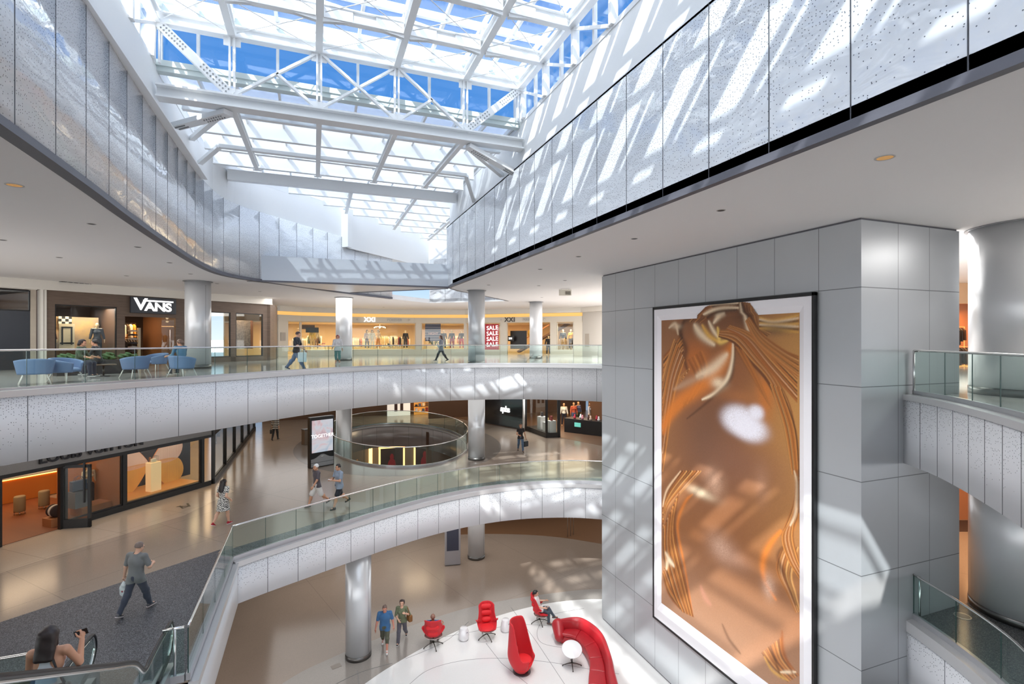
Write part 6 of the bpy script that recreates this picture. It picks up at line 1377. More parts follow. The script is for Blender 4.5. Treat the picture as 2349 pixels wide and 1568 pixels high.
for sgn,upw in ((-1,1),(1,1),(-1,0),(1,0)):
    mb=MB(); ang=(0.42 if upw else -0.52); Lw,Ww=(1.62,0.60) if upw else (1.72,0.66)
    ring=[]
    for k in range(33):
        v=k/32*2*PI; x=Lw*(0.5-0.5*math.cos(v)); y=Ww*math.sin(v)*(0.35+0.65*min(1,x/Lw*1.4))
        X=x*math.cos(ang)-y*math.sin(ang); Z=x*math.sin(ang)+y*math.cos(ang); ring.append((sgn*(X+0.06),Z))
    tri=tessellate_polygon([[Vector((a,b,0)) for a,b in ring]])
    for dy in (-0.02,0.02):
        b0=len(mb.v)
        for a,b in ring: mb.vert((a,dy+0.12*abs(a)/1.7,b))
        for q in tri: mb.face([b0+i for i in q])
    w=mb.obj('wing',wu if upw else wg,t); mb=MB(); mb.tube([(a,0.12*abs(a)/1.7,b) for a,b in ring[:-1]],0.018,6,closed=True); mb.obj('wing_edge',m_edge,w)
sobj('butterfly_body',surf([cap((0,-0.03,-0.2),(0,-0.03,0.25),0.05,0.04,0.02)],0.012),m_orangewall,t)
mb=MB(); mb.tube([(0,0.02,O and -(O[2]-F2-0.3)),(0,0.02,-0.15)],0.012,6); mb.obj('support_rod',m_steel_d,t)
p=lvp_(352,0.55,F2+0.30); t=thing('plinth','slim glowing amber plinth in front of the butterfly','plinth',p,lv.rz); mb=MB(); mb.box((0,0,0.6),(0.44,0.34,1.2)); mb.obj('column_block',plain('plinth_glow',lin(246,206,150),.5,emit=0.25),t,bevel=0.01); 
t=thing('glass_case','small glass case with a bag on top of the amber plinth','display case',(p[0],p[1],p[2]+1.204),lv.rz); mb=MB(); mb.box((0,0,0.12),(0.30,0.24,0.24)); mb.obj('case',m_shop_glass,t); mb=MB(); mb.box((0,0,0.07),(0.2,0.1,0.13)); mb.obj('small_bag',G((246,236,220)),t,bevel=0.02)
# goods behind the door
p=lvp_(205,1.0,F2+0.012); t=thing('plinth','low wide amber wooden plinth behind the open door','plinth',p,lv.rz); mb=MB(); mb.box((0.1,0,0.16),(1.1,0.7,0.32)); mb.obj('block',m_orangewall,t,bevel=0.01); mb=MB(); mb.box((-0.35,0.0,0.62),(0.5,0.42,0.6)); mb.obj('block_upper',plain('grey_block',lin(120,120,128),.5),t)
tote('handbag','blue grey handbag standing on the plinth behind the glass door',lvp_(180,1.0,F2+1.50),(0.5,0.2,0.38),plain('steel_blue_leather',lin(84,96,120),.4),lv.rz)
mannequin('pale torso mannequin with a dark bag behind the open glass door',lvp_(203,1.6,F2+0.016),lv.rz+PI,None,(70,70,80),headc=None)
p=lvp_(126,0.7,F2+0.012); t=thing('luggage_stand','low wooden block with rounded striped luggage beside the doorway','luggage',p,lv.rz); mb=MB(); mb.box((0,0,0.14),(0.5,0.5,0.28)); mb.obj('block',m_orangewall,t); 
for k in range(3): mb=MB(); mb.lathe([(0,-0.05),(0.2,-0.05),(0.22,0),(0.2,0.05),(0,0.05)],(0,0,0),20); o=mb.obj('round_case',G(((60,40,34),(210,190,170))[k%2]),t,smooth=True); o.location=(0.0,-0.12+k*0.12,0.502); o.rotation_euler=(PI/2,0,0)
c=FL(417,1163,F2); t=thing('floor_emblem','dark metal letter emblem set in the pale floor before the amber shop','emblem',(c[0],c[1],F2+0.004),lv.rz)
lettering('lettering','L',0.62,plain('emblem_metal',lin(60,50,42),.4,.5),(c[0],c[1],F2+0.008),lv.rz,t,0.002,0.0,1.0,shear=0.35,flat=True,sx=1.2); lettering('lettering','V',0.66,plain('emblem_metal',lin(60,50,42),.4,.5),(c[0]+0.14,c[1]+0.14,F2+0.009),lv.rz,t,0.002,0.0,flat=True,sx=1.3)
# ---- black shop and its neighbours across the middle level
bq0,bq1,bq2,bq3=FL(1112,969,F2),FL(1204,986,F2),FL(1253,1004,F2),FL(1283,1003,F2)
bf=Fac(bq0,bq1,F2); mb=MB(); bf.box(mb,-0.3,bf.L,F2+0.01,8.85,0,0.2); struct(mb.obj('wall_black_shop',plain('black_gloss',lin(34,35,37),.12,coat=.6)))
sg=thing('shop_sign','small white lower case letters on the black shop wall','sign',bf.at(bf.S(1159),-0.05,7.4),bf.rz); lettering('lettering','apha',0.62,wl_,bf.at(bf.S(1159),-0.04,bf.Z(1159,938)),bf.rz,sg,0.02,0.02,0.9,shear=0.15)
mb=MB(); mb.tube([(bq1[0]-0.25,bq1[1]-0.4,F2+0.01),(bq1[0]-0.25,bq1[1]-0.4,8.8)],0.09,14); o=mb.obj('slim_pole',m_gloss); tag(o,'slim white pole at the corner of the black shop','pole')
vf=Fac(bq1,bq2,F2); vg=Fac(bq2,bq3,F2)
mb=MB(); vf.box(mb,0,vf.L,F2+0.01,F2+0.28,0,1.1); vg.box(mb,0,vg.L,F2+0.01,F2+0.28,0,0.6); 
for a in (0.05,vf.L-0.05): vf.box(mb,a-0.05,a+0.05,F2,8.85,0,0.12)
vg.box(mb,vg.L-0.08,vg.L+0.08,F2,8.85,0,0.3); struct(mb.obj('wall_vitrine_base',m_black)); glass_win('window_23',vf,0.1,vf.L-0.1,F2+0.28,8.8,0.03); glass_win('window_24',vg,0.05,vg.L-0.08,F2+0.28,8.8,0.03)
for i,(px,hh) in enumerate(((1226,0.9),(1238,0.6),(1247,0.8))): p=vf.at(vf.S(px),0.6,F2+0.29); t=thing('plinth','white plinth in the glass corner window, %s from the black shop'%ORD[i],'plinth',p,vf.rz); mb=MB(); mb.box((0,0,hh/2),(0.5,0.5,hh)); mb.obj('block',m_gloss,t); mb=MB(); mb.box((0,0,hh+0.16),(0.24,0.14,0.3)); mb.obj('bag',G(GC[i*2+1]),t,bevel=0.02)
mb=MB(); vf.box(mb,0,6,F2,8.85,5.5,5.7); mb.b2((9,43,F2),(24,43.3,8.85)); struct(mb.obj('wall_right_shop_inside',m_brown))
mb=MB(); mb.prism([bq3,FL(1330,1012,F2),FL(1420,1030,F2),(26,27),(26,43),(11,43)],F2,F2+0.006); struct(mb.obj('floor_right_shop',plain('dark_wood_floor',lin(104,80,62),.35,noise=.15)))
a,b=FL(1308,992,F2),FL(1372,1000,F2); kf=Fac(a,b,F2); t=thing('shop_counter','black counter with colourful goods in the right hand shop','counter',kf.at(kf.L/2,0.5,F2+0.01),kf.rz); mb=MB(); mb.box((0,0,0.5),(kf.L+1,1.0,1.0)); mb.obj('cabinet',m_black,t,bevel=0.01); mb=MB(); mb.box((-0.5,-0.51,0.62),(0.5,0.03,0.3)); mb.obj('teal_panel',plain('teal',lin(110,200,186),.4,emit=.2),t)
for k in range(9): 
    q=kf.at(0.2+k*0.32,0.3+0.3*(k%2),F2+1.012); t=thing('small_goods','%s small coloured item on the black counter from the left'%ORD[k],'goods',q,0.2*k); mb=MB(); mb.lathe([(0,0),(0.08,0),(0.10,0.1),(0.05,0.2),(0.06,0.28),(0,0.32)],(0,0,0),10); mb.obj('body',G([(200,60,80),(240,240,240),(220,150,160),(90,60,50),(230,200,180)][k%5]),t,smooth=True)
for i,(px,dy) in enumerate(((1300,5.5),(1330,7),(1348,8.6),(1366,6.2))): p=FL(px,985,F2); mannequin('mannequin in the right hand shop, %s from the glass corner'%ORD[i],(p[0]+0.6,p[1]+dy*0.3,F2+0.01),2.8+0.3*i,GC[(i*2)%10],GC[(i*3+1)%10],skin=(206,160,110))
# warm shelved shops behind the oval opening
mb=MB(); mb.b2((-4.0,46.5,F2),(16,46.8,8.85)); struct(mb.obj('wall_far_middle_level',m_brown))
for i,(x,lab) in enumerate(((9.2,'left'),(11.4,'middle'),(13.4,'right'))):
    t=thing('shop_shelf','tall warm lit shelf of goods beyond the oval opening, the %s one'%lab,'shelf',(x,45.6,F2+0.005)); mb=MB(); mb.box((0,0.2,1.4),(1.9,0.06,2.8)); mb.obj('back_panel',plain('lit_shelf_back',lin(226,150,70),.5,emit=.5),t)
    for k in range(6): mb=MB(); mb.box((0,0,0.3+k*0.45),(1.9,0.4,0.04)); mb.obj('shelf_board',m_brown,t); 
    rn=random.Random(i)
    for k in range(5):
        for j in range(6): mb=MB(); hh=rn.uniform(.12,.3); mb.box((-0.78+j*0.31,0,0.32+k*0.45+hh/2),(0.2,0.22,hh)); mb.obj('goods',G(GC[rn.randrange(10)]),t)
lp=Fac((6.6,45.8),(8.2,45.8),F2); t=thing('poster','white lit poster with two dark figures beyond the oval opening','poster',(6.9,45.7,F2+1.605)); mb=MB(); mb.box((0,0,0),(2.0,0.06,3.2)); mb.obj('panel',plain('poster_white',lin(230,226,220),.5,emit=.3),t)
for x in (-0.25,0.25): mb=MB(); mb.box((x,-0.04,-0.2),(0.26,0.02,2.0)); mb.obj('figure_print',G((60,40,40)),t)
# ---- ground floor backs
mb=MB(); mb.b2((-8,47,0),(20,47.3,4.9)); mb.b2((-9,38,0),(-8.7,47,4.9)); struct(mb.obj('wall_ground_far',plain('ground_wall',lin(110,96,84),.5)))
for i,(x0,x1,lab) in enumerate(((5.3,7.6,'left'),(8.4,10.4,'right'))):
    t=thing('poster','gold framed dark portrait poster on the ground floor seen through the oval opening, %s'%lab,'poster',((x0+x1)/2,46.8,1.25)); w=x1-x0; mb=MB(); mb.box((0,0,0),(w-0.3,0.05,2.1)); mb.obj('panel',plain('poster_dark',lin(62,44,38),.5,noise=.5,nscale=2),t); mb=MB()
    for s_ in (-1,1): mb.box((s_*(w/2-0.08),-0.04,0),(0.15,0.08,2.4)); mb.box((0,-0.04,s_*1.12),(w,0.08,0.15))
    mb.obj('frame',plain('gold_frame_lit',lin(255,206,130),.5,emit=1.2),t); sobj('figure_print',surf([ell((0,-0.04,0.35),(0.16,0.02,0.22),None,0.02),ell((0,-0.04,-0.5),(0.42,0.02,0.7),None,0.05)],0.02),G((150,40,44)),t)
t=thing('light_strip','tall amber light strip on the ground floor seen through the oval opening','light',(4.6,46.7,1.25)); mb=MB(); mb.box((0,0,0),(0.3,0.1,2.5)); mb.obj('diffuser',plain('amber_strip2',lin(255,196,120),.5,emit=2.0),t)
mannequin('dark mannequin on the ground floor seen through the oval opening',(1.6,45.5,0.01),PI,(60,60,56),(50,50,54),skin=(90,84,78)); mannequin('mannequin in copper on the ground floor seen through the oval opening',(3.4,45.8,0.01),PI,(200,110,50),(60,50,44),skin=(170,110,60))
mb=MB(); th=smooth_path([FL(x,y,0.0)+(0,) for x,y in ((1040,1226),(1120,1224),(1210,1226),(1300,1234),(1420,1254))],6); mb.prism([(p[0],p[1]) for p in th]+[(24,30),(24,40),(2,40)],0,0.005); struct(mb.obj('floor_ground_shop',plain('brown_floor',lin(120,88,64),.3,noise=.1)))
mb=MB(); mb.b2((8,39.0,0),(24,39.3,4.9)); struct(mb.obj('wall_ground_shop_inside',m_brown))
p=FL(1302,1232,0); t=thing('folding_gate','grey folding metal gate at the ground floor shop entrance','gate',(p[0],p[1],0.006),0.4)
for k in range(6): mb=MB(); mb.tube([(k*0.14,0.12*(k%2),0.02),(k*0.14,0.12*(k%2),2.9)],0.02,6); mb.obj('gate_bar',m_steel,t)
mb=MB(); mb.b2((-9.5,16,0),(-4.2,16.3,3.9)); mb.b2((-5.0,21.0,0),(-4.7,28,3.9)); struct(mb.obj('wall_ground_left',m_wood))
# ---- shops glimpsed between the tower and the wide column
rf=Fac(P(2150,25.0),P(2300,25.0),F3); mb=MB(); rf.box(mb,-3,rf.L+5,F3,CEIL,3.0,3.2); struct(mb.obj('wall_right_shop_upper',m_orangewall)); mb=MB(); rf.box(mb,-3,rf.L+5,13.7,CEIL,-0.1,0.2); struct(mb.obj('trim_right_shop_header',plain('warm_plaster',lin(216,176,136),.6)))
lettering_c=rf.at(rf.S(2226),2.8,rf.Z(2226,700)); sg=thing('wall_letters','rough black capital letters on the amber shop wall beside the wide column','sign',lettering_c,rf.rz); lettering('lettering','HA',1.0,m_black,rf.at(rf.S(2229),2.9,rf.Z(2226,702)),rf.rz,sg,0.02,0.0,1.0)
man('mannequin in black jacket with a pale yellow head between tower and wide column',rf,2209,0.8,(30,30,34),(40,40,44),0.4,F3+0.7,skin=(226,206,130)); rack('gold clothes rail between the tower and the wide column',rf.at(rf.S(2238),1.2,F3+0.006),rf.rz,[(60,40,34),(120,70,50),(40,36,40)],1.0,2.0,n=6,mat=gold_l)
rack('lower gold clothes rail in front, between tower and wide column',rf.at(rf.S(2226),0.4,F3+0.006),rf.rz,[(50,40,40),(90,70,60)],0.8,1.0,n=5,mat=gold_l)
for i,(px,py) in enumerate(((2246,652),(2247,672))): p=rf.at(rf.S(px),1.4,rf.Z(px,py)); t=thing('pendant_lamp',('upper' if i==0 else 'lower')+' glowing round lamp beside the wide column','lamp',p); mb=MB(); mb.lathe([(0,-0.14),(0.1,-0.1),(0.15,0),(0.1,0.1),(0,0.14)],(0,0,0),16); mb.obj('globe',bl,t,smooth=True); mb=MB(); mb.tube([(0,0,0.13),(0,0,CEIL-p[2])],0.008,6); mb.obj('cord',m_black,t)
rg=Fac(P(2150,19.0),P(2300,19.0),F2); mb=MB(); rg.box(mb,-3,rg.S(2222),F2,8.85,0,0.2); rg.box(mb,-3,rg.L+4,F2,8.85,3,3.2); struct(mb.obj('wall_right_shop_middle',m_orangewall))
mb=MB(); mb.prism([rg.at(-1,-0.1,0)[:2],rg.at(6,-0.1,0)[:2],rg.at(6,-1.2,0)[:2],rg.at(-1,-1.2,0)[:2]],F2,F2+0.012); o=mb.obj('door_mat',plain('mat_dark',lin(70,50,42),.9)); tag(o,'dark entrance mat before the amber doorway on the lower right','mat')
p=rg.at(rg.S(2236),1.5,F2); t=thing('coat','dark coat hanging inside the amber doorway on the lower right','coat',(p[0],p[1],F2+1.1)); sobj('garment',surf([ell((0,0,0),(0.22,0.12,0.5),None,0.04),cap((-0.2,0,0.42),(0.2,0,0.42),0.08,None,0.05)],0.02),G((34,30,34)),t); mb=MB(); mb.tube([(0,0,0.45),(0,0,2.4)],0.008,6); mb.obj('hanger',m_steel_d,t)
# ================================================================== people
SKL,SKM,SKD=(222,176,150),(204,152,122),(150,104,80)
RT=Vector((CY,-SY)); FW=Vector((SY,CY))        # across the view, along the view (for headings only)
def hd(r,f): v=RT*r+FW*f; return (v.x,v.y)
walk_r={'hip_r':24,'knee_r':8,'hip_l':-20,'knee_l':12,'foot_l':-24,'arm_r':-14,'arm_l':18,'elbow_r':20,'elbow_l':22}
walk_l={'hip_l':24,'knee_l':8,'hip_r':-20,'knee_r':12,'foot_r':-24,'arm_l':-14,'arm_r':18,'elbow_r':22,'elbow_l':20}
def mix_(a,**k): d=dict(a); d.update(k); return d
zebra=NT('zebra_print'); wv=zebra.n('ShaderNodeTexWave',wave_type='BANDS',Vector=zebra.n('ShaderNodeMapping',Vector=zebra.tc()).outputs[0],Scale=7.5,Distortion=7.0,Detail=2.0); wv.inputs['Detail Scale'].default_value=2.2
for n_ in zebra.t.nodes:
    if n_.type=='MAPPING': n_.inputs['Rotation'].default_value=(0.5,0.9,0.4)
m_zebra=zebra.done(zebra.bsdf(Base_Color=zebra.ramp(wv.outputs[1] if False else wv.outputs['Fac'] if 'Fac' in wv.outputs else wv.outputs[1],[(0.47,lin(24,24,26)),(0.53,lin(236,234,228))]),Roughness=0.8))
stripe=NT('striped_knit'); zz=stripe.sep(stripe.tc())[2]; m_stripe=stripe.done(stripe.bsdf(Base_Color=stripe.mix(stripe.mth('LESS_THAN',stripe.mth('FRACT',stripe.mth('MULTIPLY',zz,9.0)),0.5),lin(44,44,46),lin(205,200,192)),Roughness=0.85))
# man in the grey T-shirt
p=FL(312,1405,F2); g1=person('person in grey T-shirt and dark trousers walking away with a plastic bag',(p[0],p[1],F2+0.006),hd(0.12,1),1.74,mix_(walk_r,arm_l=2,elbow_l=8,out_l=16,arm_r=16,elbow_r=82,turn_r=30,out_r=14,head_turn=-12,head_nod=14,lean=4),skin=SKL,
  tops=dict(mat=fabric('grey_tee',(116,118,118)),sleeve=0.75,hem=-0.075,loose=0.016,wr=0.003),bottoms=dict(mat=fabric('navy_joggers',(66,70,84)),loose=0.013),shoe=((96,92,94),(220,205,205)),fat=1.12,grip='l',res=0.0075,hair=(120,104,96))
h=g1['world']('wr_l'); o=(h.x,h.y,h.z-0.12); bag=thing('plastic_bag','white plastic carrier bag in the left hand of the man in grey','bag',o,g1['thing'].rotation_euler[2]+0.3)
sobj('bag_body',surf([ell((0,0.02,-0.27),(0.13,0.05,0.14),None,0.04),ell((-0.01,0,-0.16),(0.10,0.045,0.10),None,0.04),cap((0,0,-0.02),(0,0,-0.10),0.02,0.06,0.04)],0.009,wr=0.006,wf=40),plain('white_plastic',lin(226,232,234),0.35),bag)
mb=MB(); 
for s in (-1,1): mb.tube([(s*0.04,0,-0.08),(s*0.03,0,0.0),(0,0,0.04)],0.006,6)
hb=mb.obj('bag_handle',plain('white_plastic_2',lin(214,222,226),0.4),bag)
sobj('print_mark',surf([ell((0.03,-0.035,-0.24),(0.025,0.02,0.025),None,0),ell((-0.03,-0.035,-0.25),(0.02,0.02,0.025),None,0)],0.006),plain('bag_print',lin(170,60,70),0.5),bag)
# woman in the zebra dress
p=FL(512,1203,F2); person('person in black and white zebra dress with red shoes walking away',(p[0],p[1],F2+0.004),hd(0.25,1),1.66,mix_(walk_r,arm_l=-10,elbow_l=60,arm_r=-22,elbow_r=70,hip_l=-20,knee_l=12,hip_r=14),True,SKL,hair=(34,26,26),hairlen=0.19,
  tops=dict(mat=m_zebra,name='dress',sleeve=0.5,skirt=0.19,loose=0.014),shoe={0:(190,30,48),1:(230,225,220)} if False else ((170,24,44),(236,228,226)),res=0.0085,face=True)
# two men strolling
p=FL(727,1160,F2); person('person in white cap, dark T-shirt and white shorts walking forward',(p[0],p[1],F2+0.004),hd(-0.75,-0.75),1.76,mix_(walk_r,arm_l=22,elbow_l=18,turn_l=20,arm_r=-10,knee_l=34,hip_l=-18),False,SKM,hair=(236,234,230),
  tops=dict(mat=fabric('plum_tee',(86,78,84)),sleeve=0.7,hem=-0.05,loose=0.016),bottoms=dict(mat=fabric('white_shorts',(226,220,216)),length=0.46,wide=True,loose=0.018),shoe=((84,80,82),(120,116,116)))
p=FL(778,1163,F2); g4=person('person in pale blue T-shirt and black shorts walking beside the white cap',(p[0],p[1],F2+0.004),hd(-0.7,-0.75),1.80,mix_(walk_l,arm_l=22,elbow_l=88,turn_l=35,arm_r=22,elbow_r=85,turn_r=35,knee_r=36,hip_r=-18),False,SKM,hair=(40,32,30),
  tops=dict(mat=fabric('pale_blue_tee',(140,152,168)),sleeve=0.65,hem=-0.06,loose=0.018),bottoms=dict(mat=fabric('black_shorts',(32,34,44)),length=0.40,wide=True,loose=0.016),shoe=((52,58,56),(60,66,64)),grip='lr',fat=1.08)
h=(g4['world']('wr_l')+g4['world']('wr_r'))/2; mb=MB(); mb.box((0,0,0),(0.08,0.16,0.012),0.6); o=mb.obj('phone',plain('white_plastic',lin(226,232,234),0.35),bevel=0.004); o.location=(h.x-0.06,h.y-0.08,h.z+0.035); tag(o,'pale phone held at the waist by the man in pale blue','phone')
# far person in stripes
p=(-2.43,37.4); g5=person('small far person in striped top and black trousers carrying a bag',(p[0],p[1],F2+0.004),hd(0,1),1.70,mix_(walk_r,hip_r=14,hip_l=-8,arm_l=0),True,SKM,hair=(46,36,32),hairlen=0.06,tops=dict(mat=m_stripe,sleeve=1.5,hem=-0.08,loose=0.02),bottoms=dict(mat=fabric('black_trousers',(34,34,38))),shoe=((40,40,42),(60,60,60)),res=0.012,face=False)
h=g5['world']('wr_l'); tote('shopping_bag','dark shopping bag carried by the far person in stripes',(h.x,h.y,h.z-0.05),(0.26,0.12,0.26),plain('dark_bag',lin(48,46,48),.5))
# woman in black top
p=(11.45,28.4); g6=person('person in black top and blue jeans walking in front of the dark shop corner',(p[0],p[1],F2+0.004),hd(0.1,-1),1.68,mix_(walk_l,arm_r=8,elbow_r=80,turn_r=30,arm_l=-4,elbow_l=12,out_l=14),True,SKM,hair=(120,80,54),hairlen=0.02,tops=dict(mat=fabric('black_top',(36,32,34)),sleeve=0.45,hem=-0.05),bottoms=dict(mat=fabric('jeans',(84,106,132))),shoe=((48,40,38),(70,60,56)),res=0.0105,grip='l')
h=g6['world']('wr_l'); tote('shopping_bag','black shopping bag in the hand of the woman in jeans',(h.x,h.y,h.z-0.05),(0.34,0.14,0.32),plain('black_bag',lin(40,42,44),.4),0.4)
# top level walkers
p=(7.3,31.2); person('person in grey jacket and black leggings walking left on the top level',(p[0],p[1],F3+0.004),hd(-1,-0.05),1.70,mix_(walk_r,hip_r=30,hip_l=-24,knee_l=12,arm_l=10,arm_r=-6,elbow_r=40),True,SKL,hair=(92,62,48),hairlen=0.10,tops=dict(mat=fabric('grey_jacket',(118,122,130)),name='jacket',sleeve=1.7,hem=-0.09,loose=0.022),bottoms=dict(mat=fabric('black_leggings',(40,40,44)),loose=0.006),shoe=((40,40,44),(225,225,225)),res=0.011)
p=(-0.75,24.6); g8=person('person in black T-shirt and blue jeans striding right on the top level',(p[0],p[1],F3+0.004),hd(1,0.06),1.80,mix_(walk_r,hip_r=30,knee_r=6,hip_l=-26,knee_l=14,arm_r=24,elbow_r=40,head_nod=16),False,SKL,hair=(58,42,40),tops=dict(mat=fabric('black_tee',(38,42,50)),sleeve=0.8,hem=-0.05,loose=0.02),bottoms=dict(mat=fabric('pale_jeans',(110,124,156)),loose=0.016),shoe=((64,66,80),(220,220,225)),res=0.0105,grip='r')
h=g8['world']('wr_r'); tote('shopping_bag','large white shopping bag carried by the man in black',(h.x,h.y,h.z-0.03),(0.34,0.16,0.42),plain('white_bag',lin(236,240,244),.5),0.2)
p=FL(766,836,F3); person('person in white hooded top and teal trousers behind the top level glass',(p[0]+0.2,p[1]+0.3,F3+0.004),hd(0.2,-1),1.58,mix_(walk_l,hip_l=10,hip_r=-6,knee_r=8),True,SKM,hair=(150,44,52),hairlen=0.05,tops=dict(mat=fabric('white_hoodie',(226,224,226)),sleeve=1.6,hem=-0.07,loose=0.024),bottoms=dict(mat=fabric('teal_trousers',(92,140,140)),length=0.8),shoe=((200,160,150),(220,220,220)),res=0.0115)
# couple on the ground floor
p=FL(883,1487,0); person('person in blue polo shirt and olive shorts walking beside the column',(p[0],p[1],0.006),hd(0.1,-1),1.78,mix_(walk_l,hip_l=26,knee_l=6,hip_r=-14,knee_r=26,arm_r=4,elbow_r=12,arm_l=-10,out_r=12,out_l=12,head_nod=12),False,(206,140,120),hair=(112,92,84),
  tops=dict(mat=fabric('blue_polo',(58,104,150)),name='polo_shirt',sleeve=0.85,hem=-0.075,loose=0.016,scoop=0.02),bottoms=dict(mat=fabric('olive_shorts',(84,86,70)),length=0.52,wide=True,loose=0.016),shoe=((226,224,224),(240,240,240)),fat=1.22,res=0.008)
p=FL(922,1470,0); g14=person('person in olive green top with a brown shoulder bag walking on the ground floor',(p[0],p[1],0.006),hd(0.05,-1),1.70,mix_(walk_r,hip_r=20,hip_l=-14,knee_l=30,arm_r=12,elbow_r=70,turn_r=38,arm_l=6,out_l=24,elbow_l=128,turn_l=20,head_nod=-4),True,SKL,hair=(52,34,32),hairlen=0.055,
  tops=dict(mat=fabric('olive_top',(112,120,92)),sleeve=1.15,hem=-0.04,loose=0.012,scoop=0.035),bottoms=dict(mat=fabric('charcoal_trousers',(92,90,100)),wide=True,loose=0.012),shoe=((40,40,44),(220,220,220)),fat=1.1,res=0.008)
h=g14['world']('sh_l'); t=thing('shoulder_bag','brown leather bag on the left shoulder of the woman in green','bag',(h.x+0.12,h.y,h.z-0.42),0.3)
mb=MB(); mb.box((0,0,0),(0.16,0.28,0.26)); mb.obj('bag_body',plain('brown_leather',lin(134,88,44),0.5),t,bevel=0.04); mb=MB(); mb.tube([(-0.03,0.11,0.1),(-0.09,0.06,0.40),(-0.1,0,0.46),(-0.09,-0.06,0.40),(-0.03,-0.11,0.1)],0.014,8); mb.obj('strap',plain('brown_leather',lin(134,88,44),0.5),t)
# seated people in the lounge
def seat_pose(**k): return mix_({'seat':0.0,'hip_r':86,'hip_l':86,'knee_r':84,'knee_l':84,'lean':-12,'arm_r':28,'arm_l':28,'elbow_r':60,'elbow_l':60,'splay_r':6,'splay_l':6},**k)
W=ch_r.matrix_basis if False else Matrix.Translation(ch_r.location)@Matrix.Rotation(ch_r.rotation_euler[2],4,'Z')
def on(chair,v): return Matrix.Translation(chair.location)@Matrix.Rotation(chair.rotation_euler[2],4,'Z')@Vector(v)
def fwd(chair): a=chair.rotation_euler[2]; return (-math.sin(a),math.cos(a))
p=on(ch_r,(0,-0.02,0.0)); person('person with black hair sitting cross legged in a red armchair','x' and tuple(p),fwd(ch_r),1.72,seat_pose(seat=0.58,lean=-18,hip_l=104,knee_l=64,splay_l=-16,hip_r=82,knee_r=80,head_nod=26,arm_r=6,arm_l=10,elbow_r=62,elbow_l=66),False,SKL,hair=(22,20,22),hairlen=0.02,tops=dict(mat=fabric('white_tee',(226,220,218)),sleeve=0.55,hem=-0.02),bottoms=dict(mat=fabric('slate_trousers',(70,80,92))),shoe=((110,90,84),(60,56,54)),res=0.0095)
p=on(ch_l,(0,0.0,0.0)); person('person in blue shirt leaning back in a red armchair seen from behind',tuple(p),fwd(ch_l),1.74,seat_pose(seat=0.54,lean=-16,head_nod=14,arm_r=16,arm_l=16,out_r=16,out_l=16,elbow_r=50,elbow_l=50),False,(178,122,98),hair=(140,100,84),tops=dict(mat=fabric('royal_blue',(48,76,140)),sleeve=0.7,hem=-0.02,loose=0.016),bottoms=dict(mat=fabric('grey_trousers',(96,98,106))),shoe=((120,84,66),(60,56,54)),res=0.0095,face=True)
# people resting on the top level behind the glass
def f3seat(px,py,head,col,hairc,lab,dy=0.6,**k): c=FL(px,py,F3); return person(lab,(c[0],c[1]+dy,F3+0.004),head,1.7,seat_pose(seat=0.56,lean=k.get('lean',10)),k.get('female',False),SKM,hair=hairc,hairlen=k.get('hl',0.02),tops=dict(mat=fabric(k['nm'],col),sleeve=1.4,hem=-0.02),bottoms=dict(mat=fabric('dark_denim',(48,54,72))),res=0.013,face=True)
f3seat(150,872,hd(0.8,0.2),(70,84,66),(40,28,26),'person in moss green sitting by the planter on the top level',1.0,nm='moss',hl=0.06,female=True)
f3seat(190,868,hd(-0.9,-0.3),(40,42,46),(26,24,26),'person in black sitting opposite the one in moss green',1.4,nm='black_knit')
f3seat(410,864,hd(-0.9,0.3),(90,130,160),(120,96,80),'person in light blue sitting in a tub chair left of the thick column',0.5,nm='light_blue')
# woman on the escalator
yW=9.15; zW=F2+0.005+(0.0 if yW>10.3 else 0.06+0.14+0.2309*1)
g17=person('person in white tank top with long dark hair on the escalator raising a phone',(-2.96,7.72,F2+(10.55-7.7)*0.55+0.004),(0.05,1),1.66,{'arm_r':26,'out_r':16,'elbow_r':126,'turn_r':-6,'arm_l':24,'out_l':14,'elbow_l':70,'turn_l':30,'head_nod':2,'head_turn':10,'lean':0},True,SKM,hair=(44,32,30),hairlen=0.15,
  tops=dict(mat=fabric('white_tank',(226,228,234)),name='tank_top',tank=True,hem=-0.06,loose=0.008,wr=0.0012),bottoms=dict(mat=fabric('black_jeans',(48,48,56)),loose=0.008),grip='r',res=0.007)
h=g17['world']('wr_r'); mb=MB(); mb.box((0,0,0),(0.075,0.011,0.15)); o=mb.obj('phone',plain('phone_black',lin(26,26,28),.2),bevel=0.006); o.location=(h.x-0.03,h.y+0.06,h.z+0.07); o.rotation_euler=(0.3,1.3,0.2); tag(o,'black phone raised in the hand of the woman in white','phone')
h=g17['world']('sh_r'); t=thing('shoulder_bag','black leather bag hanging from the right shoulder of the woman in white','bag',(h.x-0.06,h.y-0.14,h.z-0.42),0.2)
mb=MB(); mb.box((0,0,-0.05),(0.30,0.12,0.26)); mb.obj('bag_body',plain('black_leather',lin(34,34,38),.35),t,bevel=0.04)
for s in (-1,1): mb=MB(); mb.tube([(0.09,0.0+s*0.02,0.06),(0.0,0.03,0.28),(-0.07,0.10+s*0.02,0.47),(-0.06,0.17,0.46),(-0.02,0.2,0.38)],0.011,6); mb.obj('strap',plain('black_leather',lin(34,34,38),.35),t)
